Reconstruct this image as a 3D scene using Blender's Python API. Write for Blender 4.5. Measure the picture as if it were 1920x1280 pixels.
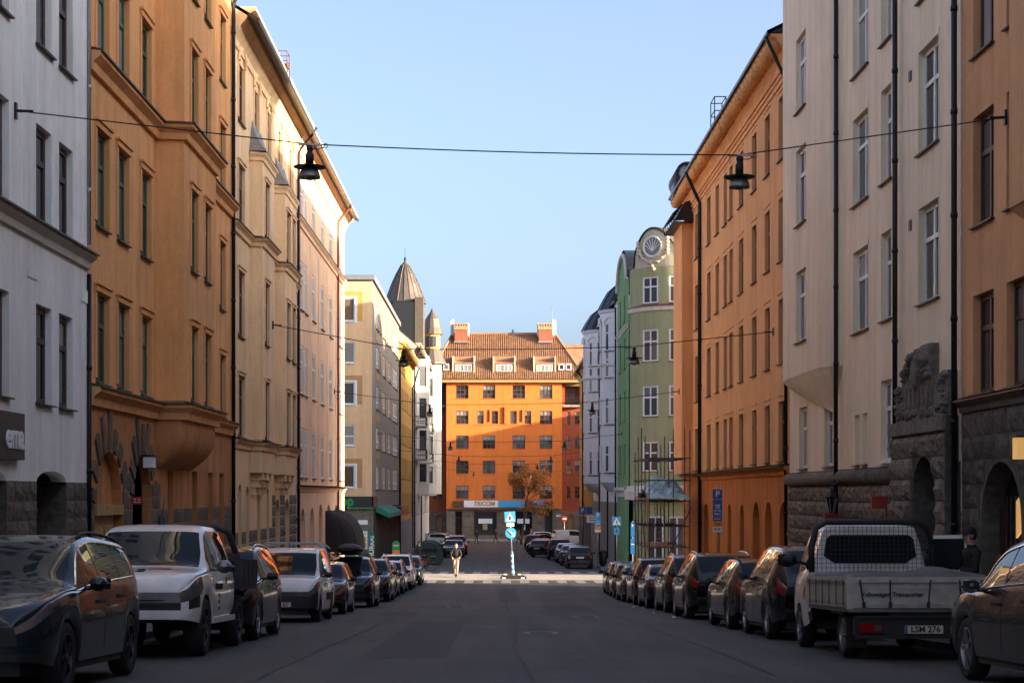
import bpy, bmesh, math, random
import numpy as np
from mathutils import Matrix, Vector
for o in list(bpy.data.objects): bpy.data.objects.remove(o)
S = bpy.context.scene
C = S.collection
R = math.radians
random.seed(7)
# ------------------------------------------------------------------ camera
FPX, CX, HY, CZ = 3200.0, 928.0, 925.0, 1.24      # focal length and vanishing point in photo pixels, eye height
cam = bpy.data.cameras.new('camera'); camo = bpy.data.objects.new('camera', cam); C.objects.link(camo)
camo.location = (0, 0, CZ); camo.rotation_euler = (R(90), 0, 0)
cam.sensor_width = 36; cam.lens = 36*FPX/1920
cam.shift_x = (960-CX)/1920; cam.shift_y = (HY-640)/1920
cam.clip_start = .3; cam.clip_end = 3000
S.camera = camo
# ------------------------------------------------------------------ sky, sun, exposure
SUN_EL, SUN_TH = 11.0, 70.0           # elevation; angle between the light's travel and the street axis
w = bpy.data.worlds.new('World'); S.world = w; w.use_nodes = True
nt = w.node_tree; bg = nt.nodes['Background']
sk = nt.nodes.new('ShaderNodeTexSky'); sk.sky_type = 'NISHITA'; sk.sun_disc = False
sk.sun_elevation = R(SUN_EL); sk.altitude = 30; sk.air_density = .62; sk.dust_density = 4.6; sk.ozone_density = 2.2
d_sun = Vector((math.sin(R(SUN_TH))*math.cos(R(SUN_EL)), -math.cos(R(SUN_TH))*math.cos(R(SUN_EL)), math.sin(R(SUN_EL))))   # towards the sun
sk.sun_rotation = math.atan2(d_sun.x, d_sun.y)
hs = nt.nodes.new('ShaderNodeHueSaturation'); hs.inputs['Saturation'].default_value = .84; hs.inputs['Hue'].default_value = .503
nt.links.new(sk.outputs[0], hs.inputs['Color']); nt.links.new(hs.outputs[0], bg.inputs['Color']); bg.inputs['Strength'].default_value = .15
sl = bpy.data.lights.new('sun', 'SUN'); sl.energy = 5.0; sl.angle = R(.5); sl.color = (1, .79, .54)
so = bpy.data.objects.new('sun', sl); C.objects.link(so)
so.rotation_euler = d_sun.to_track_quat('Z', 'Y').to_euler(); so.location = (60, -20, 60)
S.view_settings.view_transform = 'Standard'; S.view_settings.look = 'None'
S.view_settings.gamma = 1; S.view_settings.use_curve_mapping = False
S.view_settings.exposure = 1.9
# ------------------------------------------------------------------ places
XL, XR = -8.3, 9.5                     # facade planes
KL, KR = -6.25, 6.85                   # kerbs
def DL(px, x=XL): return FPX*x/(px-CX)
def DR(px, x=XR): return FPX*x/(px-CX)
def ZZ(py, d): return CZ+(HY-py)*d/FPX
_hd = [-80, 0, 24.2, 67.5, 76, 86, 100, 204, 260, 500]
_hh = [1.24-.0446*80, 1.24, 2.32, 4.25, 4.52, 4.72, 4.75, 6.05, 6.0, 6.0]
def zg(d): return CZ-float(np.interp(d, _hd, _hh))
def tag(o, label=None, cat=None, group=None, kind=None):
    if label: o['label'] = label
    if cat: o['category'] = cat
    if group: o['group'] = group
    if kind: o['kind'] = kind
    return o
def thing(name, loc, label, cat, group=None, rz=0):
    o = bpy.data.objects.new(name, None); C.objects.link(o); o.location = loc; o.rotation_euler = (0, 0, rz)
    o.empty_display_size = .3
    return tag(o, label, cat, group)
# ------------------------------------------------------------------ materials
MATS = {}
def nodes(name):
    m = bpy.data.materials.new(name); m.use_nodes = True
    n = m.node_tree; b = n.nodes['Principled BSDF']; return m, n, b
def mapped(n, scale=(1, 1, 1), obj=False):
    if obj:
        t = n.nodes.new('ShaderNodeTexCoord'); src = t.outputs['Object']
    else:
        t = n.nodes.new('ShaderNodeNewGeometry'); src = t.outputs['Position']
    mp = n.nodes.new('ShaderNodeMapping'); mp.inputs['Scale'].default_value = scale
    n.links.new(src, mp.inputs['Vector']); return mp.outputs[0]
def noise(n, vec, scale, detail=4, rough=.55):
    t = n.nodes.new('ShaderNodeTexNoise'); t.inputs['Scale'].default_value = scale
    t.inputs['Detail'].default_value = detail; t.inputs['Roughness'].default_value = rough
    n.links.new(vec, t.inputs['Vector']); return t.outputs['Fac']
def ramp(n, fac, stops):
    r = n.nodes.new('ShaderNodeValToRGB'); e = r.color_ramp.elements
    while len(e) < len(stops): e.new(.5)
    for k, (p, c) in zip(e, stops): k.position = p; k.color = (*c, 1)
    n.links.new(fac, r.inputs[0]); return r.outputs[0]
def mixc(n, f, a, b, mode='MIX'):
    m = n.nodes.new('ShaderNodeMix'); m.data_type = 'RGBA'; m.blend_type = mode
    for s, v in ((0, f), (6, a), (7, b)):
        if hasattr(v, 'is_linked') or hasattr(v, 'links'): n.links.new(v, m.inputs[s])
        elif s == 0: m.inputs[0].default_value = v
        else: m.inputs[s].default_value = (*v, 1)
    return m.outputs[2]
def bump(n, b, h, strength=.3, dist=.02):
    bp = n.nodes.new('ShaderNodeBump'); bp.inputs['Strength'].default_value = strength; bp.inputs['Distance'].default_value = dist
    n.links.new(h, bp.inputs['Height']); n.links.new(bp.outputs[0], b.inputs['Normal'])
def mul(c, k): return tuple(min(1, x*k) for x in c)
def plaster(name, col, dirt=.35, rough=.9, grain=60):
    m, n, b = nodes(name)
    pos = mapped(n)
    big = noise(n, pos, .35, 5, .6); streak = noise(n, mapped(n, (2.2, 2.2, .16)), 1.0, 5, .65)
    fine = noise(n, pos, grain, 3, .6); mid = noise(n, pos, 2.4, 5, .65)
    c = ramp(n, big, [(.3, mul(col, 1-.22*dirt)), (.7, mul(col, 1+.12*dirt))])
    s = ramp(n, streak, [(.34, mul((.74, .72, .70), 1)), (.56, (1, 1, 1))])
    c = mixc(n, min(1, dirt*1.2), c, s, 'MULTIPLY')
    s2 = ramp(n, mid, [(.3, (.86, .85, .84)), (.6, (1, 1, 1))]); c = mixc(n, dirt, c, s2, 'MULTIPLY')
    sm = noise(n, pos, 9, 6, .75); c = mixc(n, dirt, c, ramp(n, sm, [(.32, (.84, .83, .82)), (.55, (1, 1, 1)), (.75, (1.05, 1.05, 1.04))]), 'MULTIPLY')
    pt = noise(n, mapped(n, (1, 1, .55)), .8, 3, .5); c = mixc(n, dirt, c, ramp(n, pt, [(.42, (1, 1, 1)), (.46, (.93, .92, .91)), (.6, (.93, .92, .91)), (.64, (1, 1, 1))]), 'MULTIPLY')
    n.links.new(c, b.inputs['Base Color']); b.inputs['Roughness'].default_value = rough; b.inputs['Specular IOR Level'].default_value = .2
    hh = mixc(n, .5, fine, sm); bump(n, b, hh, .5, .015)
    MATS[name] = m; return m
def simple(name, col, rough=.6, metal=0, spec=.5, var=.12, scale=6, coat=0, bumpk=0):
    m, n, b = nodes(name)
    f = noise(n, mapped(n), scale, 4)
    c = ramp(n, f, [(.3, mul(col, 1-var)), (.7, mul(col, 1+var))])
    n.links.new(c, b.inputs['Base Color'])
    b.inputs['Roughness'].default_value = rough; b.inputs['Metallic'].default_value = metal
    b.inputs['Specular IOR Level'].default_value = spec; b.inputs['Coat Weight'].default_value = coat
    if bumpk: bump(n, b, f, bumpk, .02)
    MATS[name] = m; return m
def stone_mat(name, ca, cb, bk=.6):
    m, n, b = nodes(name); pos = mapped(n)
    oi = n.nodes.new('ShaderNodeObjectInfo')
    f = noise(n, pos, 7, 6, .65); g = noise(n, pos, 1.3, 4)
    c = ramp(n, f, [(.25, mul(ca, .55)), (.5, ca), (.75, cb)])
    tone = ramp(n, oi.outputs['Random'], [(0, (.72, .7, .7)), (.5, (.95, .93, .9)), (1, (1.0, .98, .92))])
    c = mixc(n, 1, c, tone, 'MULTIPLY')
    s = ramp(n, g, [(.35, (.62, .6, .58)), (.6, (1, 1, 1))]); c = mixc(n, .7, c, s, 'MULTIPLY')
    n.links.new(c, b.inputs['Base Color']); b.inputs['Roughness'].default_value = .88; b.inputs['Specular IOR Level'].default_value = .3
    bump(n, b, noise(n, pos, 18, 6, .7), bk, .03)
    MATS[name] = m; return m
def glass(name, a, b_, curtain=False):
    m, n, b = nodes(name)
    oi = n.nodes.new('ShaderNodeObjectInfo')
    c = ramp(n, oi.outputs['Random'], [(0, a), (1, b_)])
    if curtain:                                   # net curtain close behind the pane
        t = n.nodes.new('ShaderNodeTexWave'); t.inputs['Scale'].default_value = 5; t.inputs['Distortion'].default_value = 3
        n.links.new(mapped(n, (1, 1, .1), True), t.inputs['Vector'])
        c = mixc(n, .5, c, ramp(n, t.outputs['Fac'], [(0, (.55, .55, .55)), (1, (1, 1, 1))]), 'MULTIPLY')
    n.links.new(c, b.inputs['Base Color']); b.inputs['Roughness'].default_value = .05; b.inputs['IOR'].default_value = 1.42
    b.inputs['Specular IOR Level'].default_value = .32
    bump(n, b, noise(n, mapped(n), 1.1, 2), .06, .05)
    MATS[name] = m; return m
plaster('pl_white', (.90, .89, .86), .4)
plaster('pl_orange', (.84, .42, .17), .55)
plaster('pl_yellow', (.93, .65, .38), .5)
plaster('pl_peach', (.93, .62, .40), .45)
plaster('pl_beige', (.80, .53, .30), .4)
plaster('pl_pebble', (.29, .24, .19), .5, grain=25)
plaster('pl_ochre', (.62, .34, .09), .3)
plaster('pl_brownpaint', (.47, .27, .12), .2)
plaster('pl_pale', (.50, .45, .39), .4)
plaster('pl_end', (.74, .20, .045), .4)
plaster('pl_endred', (.34, .09, .045), .4)
plaster('pl_green', (.37, .385, .21), .4)
plaster('pl_greend', (.20, .36, .16), .4)
plaster('pl_cream', (.55, .49, .37), .3)
plaster('pl_lilac', (.78, .79, .84), .25)
plaster('pl_rorange', (.92, .49, .21), .45)
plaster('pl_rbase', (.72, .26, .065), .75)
plaster('pl_rbeige', (.94, .82, .60), .35)
plaster('pl_tan', (.80, .44, .22), .5)
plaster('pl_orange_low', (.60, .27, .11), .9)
plaster('pl_trim', (.66, .62, .55), .4)
plaster('concrete', (.30, .29, .28), .5)
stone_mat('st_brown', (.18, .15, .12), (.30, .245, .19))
stone_mat('st_grey', (.20, .18, .15), (.36, .32, .26))
stone_mat('st_voussoir', (.20, .145, .11), (.29, .21, .15))
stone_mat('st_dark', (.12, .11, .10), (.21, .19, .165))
stone_mat('st_carved', (.19, .18, .165), (.32, .30, .27), .5)
simple('fr_white', (.74, .74, .73), .5, var=.05)
simple('fr_green', (.035, .085, .055), .5)
simple('fr_brown', (.055, .022, .017), .5)
simple('fr_dark', (.045, .035, .03), .5)
simple('fr_wood', (.12, .05, .025), .5)
simple('metal_black', (.022, .023, .026), .45, .6)
simple('metal_green', (.025, .06, .04), .5, .3)
simple('metal_sill', (.05, .042, .036), .5, .4)
simple('metal_red', (.18, .055, .04), .55)
simple('metal_grey', (.22, .22, .23), .4, .8)
simple('scaffold_steel', (.09, .085, .08), .7, .2, var=.4)
simple('metal_galv', (.36, .36, .37), .45, .7)
simple('roof_black', (.03, .032, .036), .4, .5)
simple('roof_zinc', (.22, .21, .20), .55, .3, var=.2)
simple('roof_copper', (.13, .105, .085), .5, .4, var=.25)
simple('roof_tile', (.31, .16, .08), .85, var=.25, scale=1.5, bumpk=.3)
simple('brick', (.28, .09, .05), .85, var=.3, scale=9)
simple('wood_door', (.42, .25, .09), .55, var=.2)
simple('wood_ply', (.30, .17, .08), .7, var=.25)
simple('white_paint', (.78, .78, .78), .5, var=.04)
simple('black_matte', (.012, .012, .013), .7)
simple('fabric_black', (.018, .018, .02), .85, bumpk=.4)
simple('rubber', (.016, .016, .017), .8)
simple('sign_blue', (.015, .13, .38), .4, var=.04)
simple('sign_lblue', (.05, .33, .62), .4, var=.08)
simple('sign_red', (.32, .028, .018), .5, var=.06)
simple('sign_orange', (.75, .30, .04), .5, var=.06)
simple('sign_green', (.02, .30, .07), .5, var=.08)
simple('sign_gold', (.40, .27, .10), .4)
simple('sign_dark', (.02, .025, .026), .5)
simple('canvas_green', (.02, .22, .14), .8)
simple('tarp', (.30, .55, .62), .55, var=.2, bumpk=.6)
simple('bark', (.06, .045, .035), .9, bumpk=.6)
simple('skin', (.50, .30, .22), .55)
simple('hair', (.02, .014, .01), .6)
simple('hazel_leaf', (.40, .16, .03), .7, var=.4)
glass('gl_dark', (.012, .014, .016), (.05, .055, .06))
glass('gl_mid', (.05, .055, .06), (.13, .135, .14))
glass('gl_curtain', (.20, .20, .195), (.38, .37, .35), True)
glass('gl_warm', (.06, .045, .035), (.22, .15, .10), True)
def M(k): return MATS[k]
# ------------------------------------------------------------------ mesh building
class MB:
    def __init__(s): s.v = []; s.f = []; s.smooth = False
    def p(s, *pts):
        i = len(s.v); s.v += [tuple(q) for q in pts]; s.f.append(tuple(range(i, i+len(pts))))
    def box(s, a, b, mt=None):
        (x0, y0, z0), (x1, y1, z1) = a, b
        c = [Vector(q) for q in ((x0,y0,z0),(x1,y0,z0),(x1,y1,z0),(x0,y1,z0),(x0,y0,z1),(x1,y0,z1),(x1,y1,z1),(x0,y1,z1))]
        if mt is not None: c = [mt @ q for q in c]
        i = len(s.v); s.v += [tuple(q) for q in c]
        s.f += [tuple(i+k for k in q) for q in ((0,3,2,1),(4,5,6,7),(0,1,5,4),(1,2,6,5),(2,3,7,6),(3,0,4,7))]
    def fbox(s, fr, u0, u1, w0, w1, z0, z1):
        c = [fr(u, w_, z) for z in (z0, z1) for (u, w_) in ((u0,w0),(u1,w0),(u1,w1),(u0,w1))]
        i = len(s.v); s.v += [tuple(q) for q in c]
        s.f += [tuple(i+k for k in q) for q in ((0,3,2,1),(4,5,6,7),(0,1,5,4),(1,2,6,5),(2,3,7,6),(3,0,4,7))]
    def tube(s, pts, r, n=8, r1=None, cap=True):
        pts = [Vector(q) for q in pts]; m = len(pts); rings = []
        up = Vector((.13, .21, 1)).normalized()
        for k, q in enumerate(pts):
            t = (pts[min(k+1, m-1)]-pts[max(k-1, 0)]).normalized()
            a = t.cross(up)
            if a.length < .05: a = t.cross(Vector((1, 0, 0)))
            a.normalize(); b = t.cross(a); rr = r if r1 is None else r+(r1-r)*k/(m-1)
            if isinstance(r, (list, tuple)): rr = r[k]
            i = len(s.v); rings.append(i)
            s.v += [tuple(q+a*math.cos(2*math.pi*j/n)*rr+b*math.sin(2*math.pi*j/n)*rr) for j in range(n)]
        for i, j in zip(rings, rings[1:]):
            for k in range(n): s.f.append((i+k, i+(k+1) % n, j+(k+1) % n, j+k))
        if cap:
            s.f.append(tuple(range(rings[0], rings[0]+n))[::-1]); s.f.append(tuple(range(rings[-1], rings[-1]+n)))
    def lathe(s, prof, n=16, c=(0, 0, 0), a0=0, a1=2*math.pi, axis='z'):
        full = abs(a1-a0-2*math.pi) < 1e-6; m = n if full else n+1; i0 = len(s.v)
        for (r, z) in prof:
            for k in range(m):
                a = a0+(a1-a0)*k/n
                q = (r*math.cos(a), r*math.sin(a), z) if axis == 'z' else (r*math.cos(a), z, r*math.sin(a))
                s.v.append((c[0]+q[0], c[1]+q[1], c[2]+q[2]))
        for j in range(len(prof)-1):
            for k in range(n):
                k2 = (k+1) % m
                s.f.append((i0+j*m+k, i0+j*m+k2, i0+(j+1)*m+k2, i0+(j+1)*m+k))
    def grid(s, rows):
        i0 = len(s.v); n = len(rows[0])
        for r in rows: s.v += [tuple(q) for q in r]
        for j in range(len(rows)-1):
            for k in range(n-1): s.f.append((i0+j*n+k, i0+j*n+k+1, i0+(j+1)*n+k+1, i0+(j+1)*n+k))
    def mesh(s, name, mat=None):
        me = bpy.data.meshes.new(name); me.from_pydata(s.v, [], s.f)
        if mat: me.materials.append(M(mat) if isinstance(mat, str) else mat)
        if s.smooth: me.shade_smooth()
        return me
    def build(s, name, mat, parent=None, loc=None, world=True, kind=None):
        o = bpy.data.objects.new(name, s.mesh(name, mat)); C.objects.link(o)
        if parent is not None:
            o.parent = parent
            if world and loc is None: o.location = [-q for q in wloc(parent)]
        if loc is not None: o.location = loc
        if kind: o['kind'] = kind
        return o
def wloc(o):
    l = Vector(o.location)
    while o.parent: o = o.parent; l += Vector(o.location)
    return l
def inst(name, me, parent, mt, mats=None):
    o = bpy.data.objects.new(name, me); C.objects.link(o); o.parent = parent; o.matrix_local = mt
    return o
def copytree(o, parent=None):
    c = o.copy(); C.objects.link(c); c.parent = parent
    for ch in [k for k in CH.get(o.name, [])]: copytree(ch, c)
    return c
CH = {}
def index_children():
    CH.clear()
    for o in bpy.data.objects:
        if o.parent: CH.setdefault(o.parent.name, []).append(o)
def text(s, size, mat, parent, mt, name='lettering', align='CENTER', bold=0, ext=.004, xs=1, shear=0):
    cu = bpy.data.curves.new('lettering', 'FONT'); cu.body = s; cu.size = size; cu.align_x = align; cu.align_y = 'CENTER'
    cu.extrude = ext; cu.offset = bold; cu.resolution_u = 3; cu.shear = shear
    t = bpy.data.objects.new('t', cu); me = bpy.data.meshes.new_from_object(t)
    bpy.data.objects.remove(t)
    me.materials.clear(); me.materials.append(M(mat))
    if xs != 1: me.transform(Matrix.Scale(xs, 4, (1, 0, 0)))
    return inst(name, me, parent, mt)
class Fr:                                       # a facade frame: u along, w outward, z up
    def __init__(s, o, u, n): s.o = Vector((*o, 0)); s.u = Vector((*u, 0)).normalized(); s.n = Vector((*n, 0)).normalized()
    def __call__(s, u, w_, z): return s.o+s.u*u+s.n*w_+Vector((0, 0, z))
    def off(s, w_): return Fr((s.o+s.n*w_)[:2], s.u[:2], s.n[:2])
    def mat(s, u, w_, z):                       # right handed matrix: x along, y outward, z up
        x = Vector((s.n.y, -s.n.x, 0)); p = s(u, w_, z); n = s.n
        return Matrix(((x.x, n.x, 0, p.x), (x.y, n.y, 0, p.y), (0, 0, 1, p.z), (0, 0, 0, 1)))
    def tmat(s, u, w_, z, rot=0):               # for lettering: x to the reader's right, y up, z outward
        x = Vector((-s.n.y, s.n.x, 0)); p = s(u, w_, z); n = s.n
        m = Matrix(((x.x, 0, n.x, p.x), (x.y, 0, n.y, p.y), (0, 1, 0, p.z), (0, 0, 0, 1)))
        return m @ Matrix.Rotation(rot, 4, 'Z')
FL = Fr((XL, 0), (0, 1), (1, 0)); FR_ = Fr((XR, 0), (0, 1), (-1, 0))
def arch_pts(a, b, d, rise, n=10):
    c = (a+b)/2; r = (b-a)/2
    return [(c-r*math.cos(math.pi*k/n), d-rise+rise*math.sin(math.pi*k/n)) for k in range(n+1)]
def wall(mb, fr, u0, u1, z0, z1, ops=(), depth=.2):
    us = sorted({u0, u1, *[q for o in ops for q in o[:2] if u0 < q < u1]}); zs = sorted({z0, z1, *[q for o in ops for q in o[2:4] if z0 < q < z1]})
    for a, b in zip(us, us[1:]):
        run = None
        for c, d in zip(zs, zs[1:]):
            mu, mz = (a+b)/2, (c+d)/2
            solid = not any(o[0] < mu < o[1] and o[2] < mz < o[3] for o in ops)
            if solid: run = (run[0], d) if run else (c, d)
            if run and (not solid or d == zs[-1]):
                mb.p(fr(a, 0, run[0]), fr(b, 0, run[0]), fr(b, 0, run[1]), fr(a, 0, run[1])); run = None
    for o in ops:
        a, b, c, d = o[:4]; rise = o[4] if len(o) > 4 else 0
        if rise:
            pts = arch_pts(a, b, d, rise); h = len(pts)//2
            for k in range(len(pts)-1):
                q = (a, d) if k < h else (b, d)
                mb.p(fr(pts[k][0], 0, pts[k][1]), fr(pts[k+1][0], 0, pts[k+1][1]), fr(q[0], 0, q[1]))
            mb.p(fr((a+b)/2, 0, d), fr(a, 0, d), fr(b, 0, d))
            loop = [(a, c)]+pts+[(b, c)]
        else: loop = [(a, c), (a, d), (b, d), (b, c)]
        loop = loop+[loop[0]]
        for (p, q), (r_, s_) in zip(loop, loop[1:]):
            mb.p(fr(p, 0, q), fr(r_, 0, s_), fr(r_, -depth, s_), fr(p, -depth, q))
def sweep(mb, fr, path, prof):
    """prof (w,z) swept along plan path [(u,w)] with mitred corners"""
    P = [Vector(q) for q in path]; n = len(P); offs = []
    for k in range(n):
        ns = []
        for a, b in ((k-1, k), (k, k+1)):
            if 0 <= a and b < n:
                t = (P[b]-P[a]).normalized(); ns.append(Vector((-t.y, t.x)))
        m = sum(ns, Vector((0, 0))).normalized(); offs.append(m/max(.4, m.dot(ns[0])))
    rows = [[fr((P[k]+offs[k]*w_).x, (P[k]+offs[k]*w_).y, z) for (w_, z) in prof] for k in range(n)]
    mb.grid(rows)
    for r in (rows[0], rows[-1]): mb.p(*r)
WC = {}
def win_meshes(w_, h, cols, rows, frame, t=.06):
    key = (round(w_, 2), round(h, 2), cols, tuple(rows), frame, t)
    if key in WC: return WC[key]
    mb = MB(); W = w_/2; D = .07
    mb.box((-W, -D, 0), (W, 0, t)); mb.box((-W, -D, h-t), (W, 0, h))
    mb.box((-W, -D, t), (-W+t, 0, h-t)); mb.box((W-t, -D, t), (W, 0, h-t))
    zs = [t]+[t+(h-2*t)*r for r in rows]+[h-t]; cw = (w_-2*t)/cols; panes = []
    for z in zs[1:-1]: mb.box((-W+t, -D+.005, z-t*.45), (W-t, .012, z+t*.45))
    for k in range(1, cols): mb.box((-W+t+k*cw-t*.45, -D+.008, t), (-W+t+k*cw+t*.45, .006, h-t))
    fm = mb.mesh('window', frame)
    for r in range(len(zs)-1):
        for k in range(cols):
            pb = MB(); pb.box((-W+t+k*cw+.01, -.045, zs[r]+.01), (-W+t+(k+1)*cw-.01, -.03, zs[r+1]-.01))
            panes.append(pb)
    sb = MB(); x0 = W+.05
    sb.p((-x0, -.02, .035), (x0, -.02, .035), (x0, .26, -.005), (-x0, .26, -.005)); sb.p((-x0, -.02, -.02), (x0, -.02, -.02), (x0, .26, -.035), (-x0, .26, -.035))
    sb.p((-x0, .26, -.035), (x0, .26, -.035), (x0, .26, -.005), (-x0, .26, -.005)); sb.p((-x0, -.02, -.02), (-x0, .26, -.035), (-x0, .26, -.005), (-x0, -.02, .035)); sb.p((x0, -.02, -.02), (x0, .26, -.035), (x0, .26, -.005), (x0, -.02, .035))
    WC[key] = (fm, [{} for _ in panes], panes, sb); return WC[key]
SILLS = {}
def window(b, fr, a, bb, c, d, cols=2, rows=(.68,), frame='fr_white', glassk=None, recess=.14, sill='metal_sill', t=.06, blind=None):
    w_, h = bb-a, d-c
    fm, cache, panes, sb = win_meshes(w_, h, cols, rows, frame, t)
    mt = fr.mat((a+bb)/2, -recess, c); mt.translation -= wloc(b)
    o = inst('window', fm, b, mt)
    if blind is None and random.random() < .3: blind = random.choice(['gl_curtain', 'gl_mid'])
    g0 = glassk or random.choice(['gl_dark', 'gl_dark', 'gl_mid', 'gl_mid', 'gl_curtain'])
    for k, pb in enumerate(panes):
        g = g0
        if blind and k >= cols*(len(rows)): g = blind
        if g not in cache[k]: cache[k][g] = pb.mesh('pane', g)
        inst('pane', cache[k][g], o, Matrix())
    if sill:
        key = (id(sb), sill)
        if key not in SILLS: SILLS[key] = sb.mesh('sill', sill)
        s_ = Matrix.Diagonal((1, (recess+.09)/.26, 1, 1)); inst('sill', SILLS[key], o, s_)
    return o
def pipe(b, fr, u, w_, z0, z1, mat='metal_black', r=.055, name='drainpipe', kick=None):
    mb = MB(); pts = [fr(u, w_, z0), fr(u, w_, z1)]
    if kick: pts = [fr(u, w_, z0), fr(u, w_, z1), fr(u, w_+.12, z1+.25), fr(u, kick[0]-.1, kick[1]-.2), fr(u, kick[0], kick[1])]
    mb.smooth = True; mb.tube(pts, r, 8)
    z = z0+1.1
    while z < z1: mb.tube([fr(u, w_, z-.05), fr(u, w_, z+.05)], r*1.25, 8); z += 2.1
    return mb.build(name, mat, b)
def mass(b, fr, u0, u1, z0, ze, depth, rise, wallm, roofm, ov=.45, side0=True, side1=True, ridge=None):
    """end walls, back wall and pitched roof behind a facade"""
    mb = MB(); rd = ridge or depth/2
    for u, on in ((u0, side0), (u1, side1)):
        if on: mb.p(fr(u, 0, z0), fr(u, -depth, z0), fr(u, -depth, ze), fr(u, -rd, ze+rise), fr(u, 0, ze))
    mb.p(fr(u0, -depth, z0), fr(u1, -depth, z0), fr(u1, -depth, ze), fr(u0, -depth, ze))
    mb.build('outer_wall', wallm, b)
    mb = MB(); k = rise/rd; t = .12
    for a, c in (((ov, ze-k*ov+.02), (-rd, ze+rise+.02)), ((-rd, ze+rise+.02), (-depth-.2, ze-k*.2+.02))):
        for dz in (0, t): mb.p(fr(u0, a[0], a[1]+dz), fr(u1, a[0], a[1]+dz), fr(u1, c[0], c[1]+dz), fr(u0, c[0], c[1]+dz))
    mb.p(fr(u0, ov, ze-k*ov+.02), fr(u1, ov, ze-k*ov+.02), fr(u1, ov, ze-k*ov+.02+t), fr(u0, ov, ze-k*ov+.02+t))
    for u in (u0, u1): mb.p(fr(u, ov, ze-k*ov+.02), fr(u, -rd, ze+rise+.02), fr(u, -depth-.2, ze-k*.2+.02), fr(u, -depth-.2, ze-k*.2+.02+t), fr(u, -rd, ze+rise+.02+t), fr(u, ov, ze-k*ov+.02+t))
    return mb.build('roof', roofm, b)
# rock-faced blocks: a few shapes, stretched to size
STV = {}
def stone_mesh(k, mat, rough=1.0):
    key = (k, mat, rough)
    if key in STV: return STV[key]
    rnd = random.Random(k*7+3); mb = MB(); n = 4; rows = []
    for j in range(n+1):
        r = []
        for i in range(n+1):
            x, z = i/n, j/n; e = 0 if i in (0, n) or j in (0, n) else 1
            xx = .018+x*.964+(rnd.uniform(-.05, .05) if e else 0); zz = .035+z*.93+(rnd.uniform(-.05, .05) if e else 0)
            r.append((xx-.5, (.012 if not e else rnd.uniform(.03, .085))*rough, zz))
        rows.append(r)
    mb.grid(rows)
    edge = rows[0]+[r[-1] for r in rows[1:]]+rows[-1][-2::-1]+[r[0] for r in rows[-2:0:-1]]
    m = len(edge)
    for q in range(m):
        a, c = edge[q], edge[(q+1) % m]; mb.p(a, c, (c[0], -.05, c[2]), (a[0], -.05, a[2]))
    STV[key] = mb.mesh('stone', mat); return STV[key]
def stones(b, fr, u0, u1, z0, z1, mat, rowh=.36, lw=(.5, .95), ops=(), rough=1.0, w0=.0, smooth=False):
    rnd = random.Random(int(u0*31+z0*17)); nrow = max(1, round((z1-z0)/rowh)); rh = (z1-z0)/nrow
    for j in range(nrow):
        z = z0+j*rh; u = u0; first = True
        spans = [(u0, u1)]
        for o in ops:
            a, bb, c, d = o[:4]; rise = o[4] if len(o) > 4 else 0
            if z+rh*.5 < c or z+rh*.35 > d: continue
            if rise and z+rh*.5 > d-rise:
                q = min(1, (z+rh*.4-(d-rise))/rise); half = (bb-a)/2*math.sqrt(max(0, 1-q*q)); m_ = (a+bb)/2; a, bb = m_-half, m_+half
            new = []
            for s_, e_ in spans:
                if bb <= s_ or a >= e_: new.append((s_, e_)); continue
                if a > s_: new.append((s_, a))
                if bb < e_: new.append((bb, e_))
            spans = new
        for s_, e_ in spans:
            if e_-s_ < .08: continue
            u = s_; half = (j % 2)*.5
            while u < e_-.01:
                L = rnd.uniform(*lw)*(1-.4*half); half = 0
                if e_-(u+L) < lw[0]*.6: L = e_-u
                mt = fr.mat(u+L/2, w0, z) @ Matrix.Diagonal((L, 1, rh, 1)); mt.translation -= wloc(b)
                inst('stone', stone_mesh(rnd.randrange(6), mat, rough), b, mt); u += L
# ------------------------------------------------------------------ ground, road, pavements
def asphalt():
    m, n, b = nodes('asphalt'); pos = mapped(n)
    big = noise(n, pos, .25, 5, .6); lane = noise(n, mapped(n, (1.1, .05, 1)), 1, 4, .6); fine = noise(n, pos, 90, 3, .7); mid = noise(n, pos, 22, 5, .75)
    c = ramp(n, big, [(.3, (.050, .049, .047)), (.7, (.074, .072, .068))])
    c = mixc(n, .8, c, ramp(n, lane, [(.32, (.6, .6, .61)), (.62, (1.2, 1.18, 1.14))]), 'MULTIPLY')
    c = mixc(n, .8, c, ramp(n, mid, [(.34, (.45, .45, .45)), (.66, (1.5, 1.5, 1.5))]), 'MULTIPLY')
    c = mixc(n, .7, c, ramp(n, fine, [(.3, (.5, .5, .5)), (.7, (1.5, 1.5, 1.5))]), 'MULTIPLY')
    v = n.nodes.new('ShaderNodeTexVoronoi'); v.feature = 'DISTANCE_TO_EDGE'; v.inputs['Scale'].default_value = .3
    wv = n.nodes.new('ShaderNodeVectorMath'); wv.operation = 'ADD'
    nz = n.nodes.new('ShaderNodeTexNoise'); nz.inputs['Scale'].default_value = .8; nz.inputs['Detail'].default_value = 5
    n.links.new(pos, nz.inputs['Vector']); n.links.new(pos, wv.inputs[0]); n.links.new(nz.outputs['Color'], wv.inputs[1]); n.links.new(wv.outputs[0], v.inputs['Vector'])
    c = mixc(n, ramp(n, v.outputs['Distance'], [(0, (.85, .85, .85)), (.012, (0, 0, 0))]), c, (.018, .018, .019))
    n.links.new(c, b.inputs['Base Color']); b.inputs['Roughness'].default_value = .72; b.inputs['Specular IOR Level'].default_value = .35
    bump(n, b, fine, .6, .01); MATS['asphalt'] = m
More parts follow.
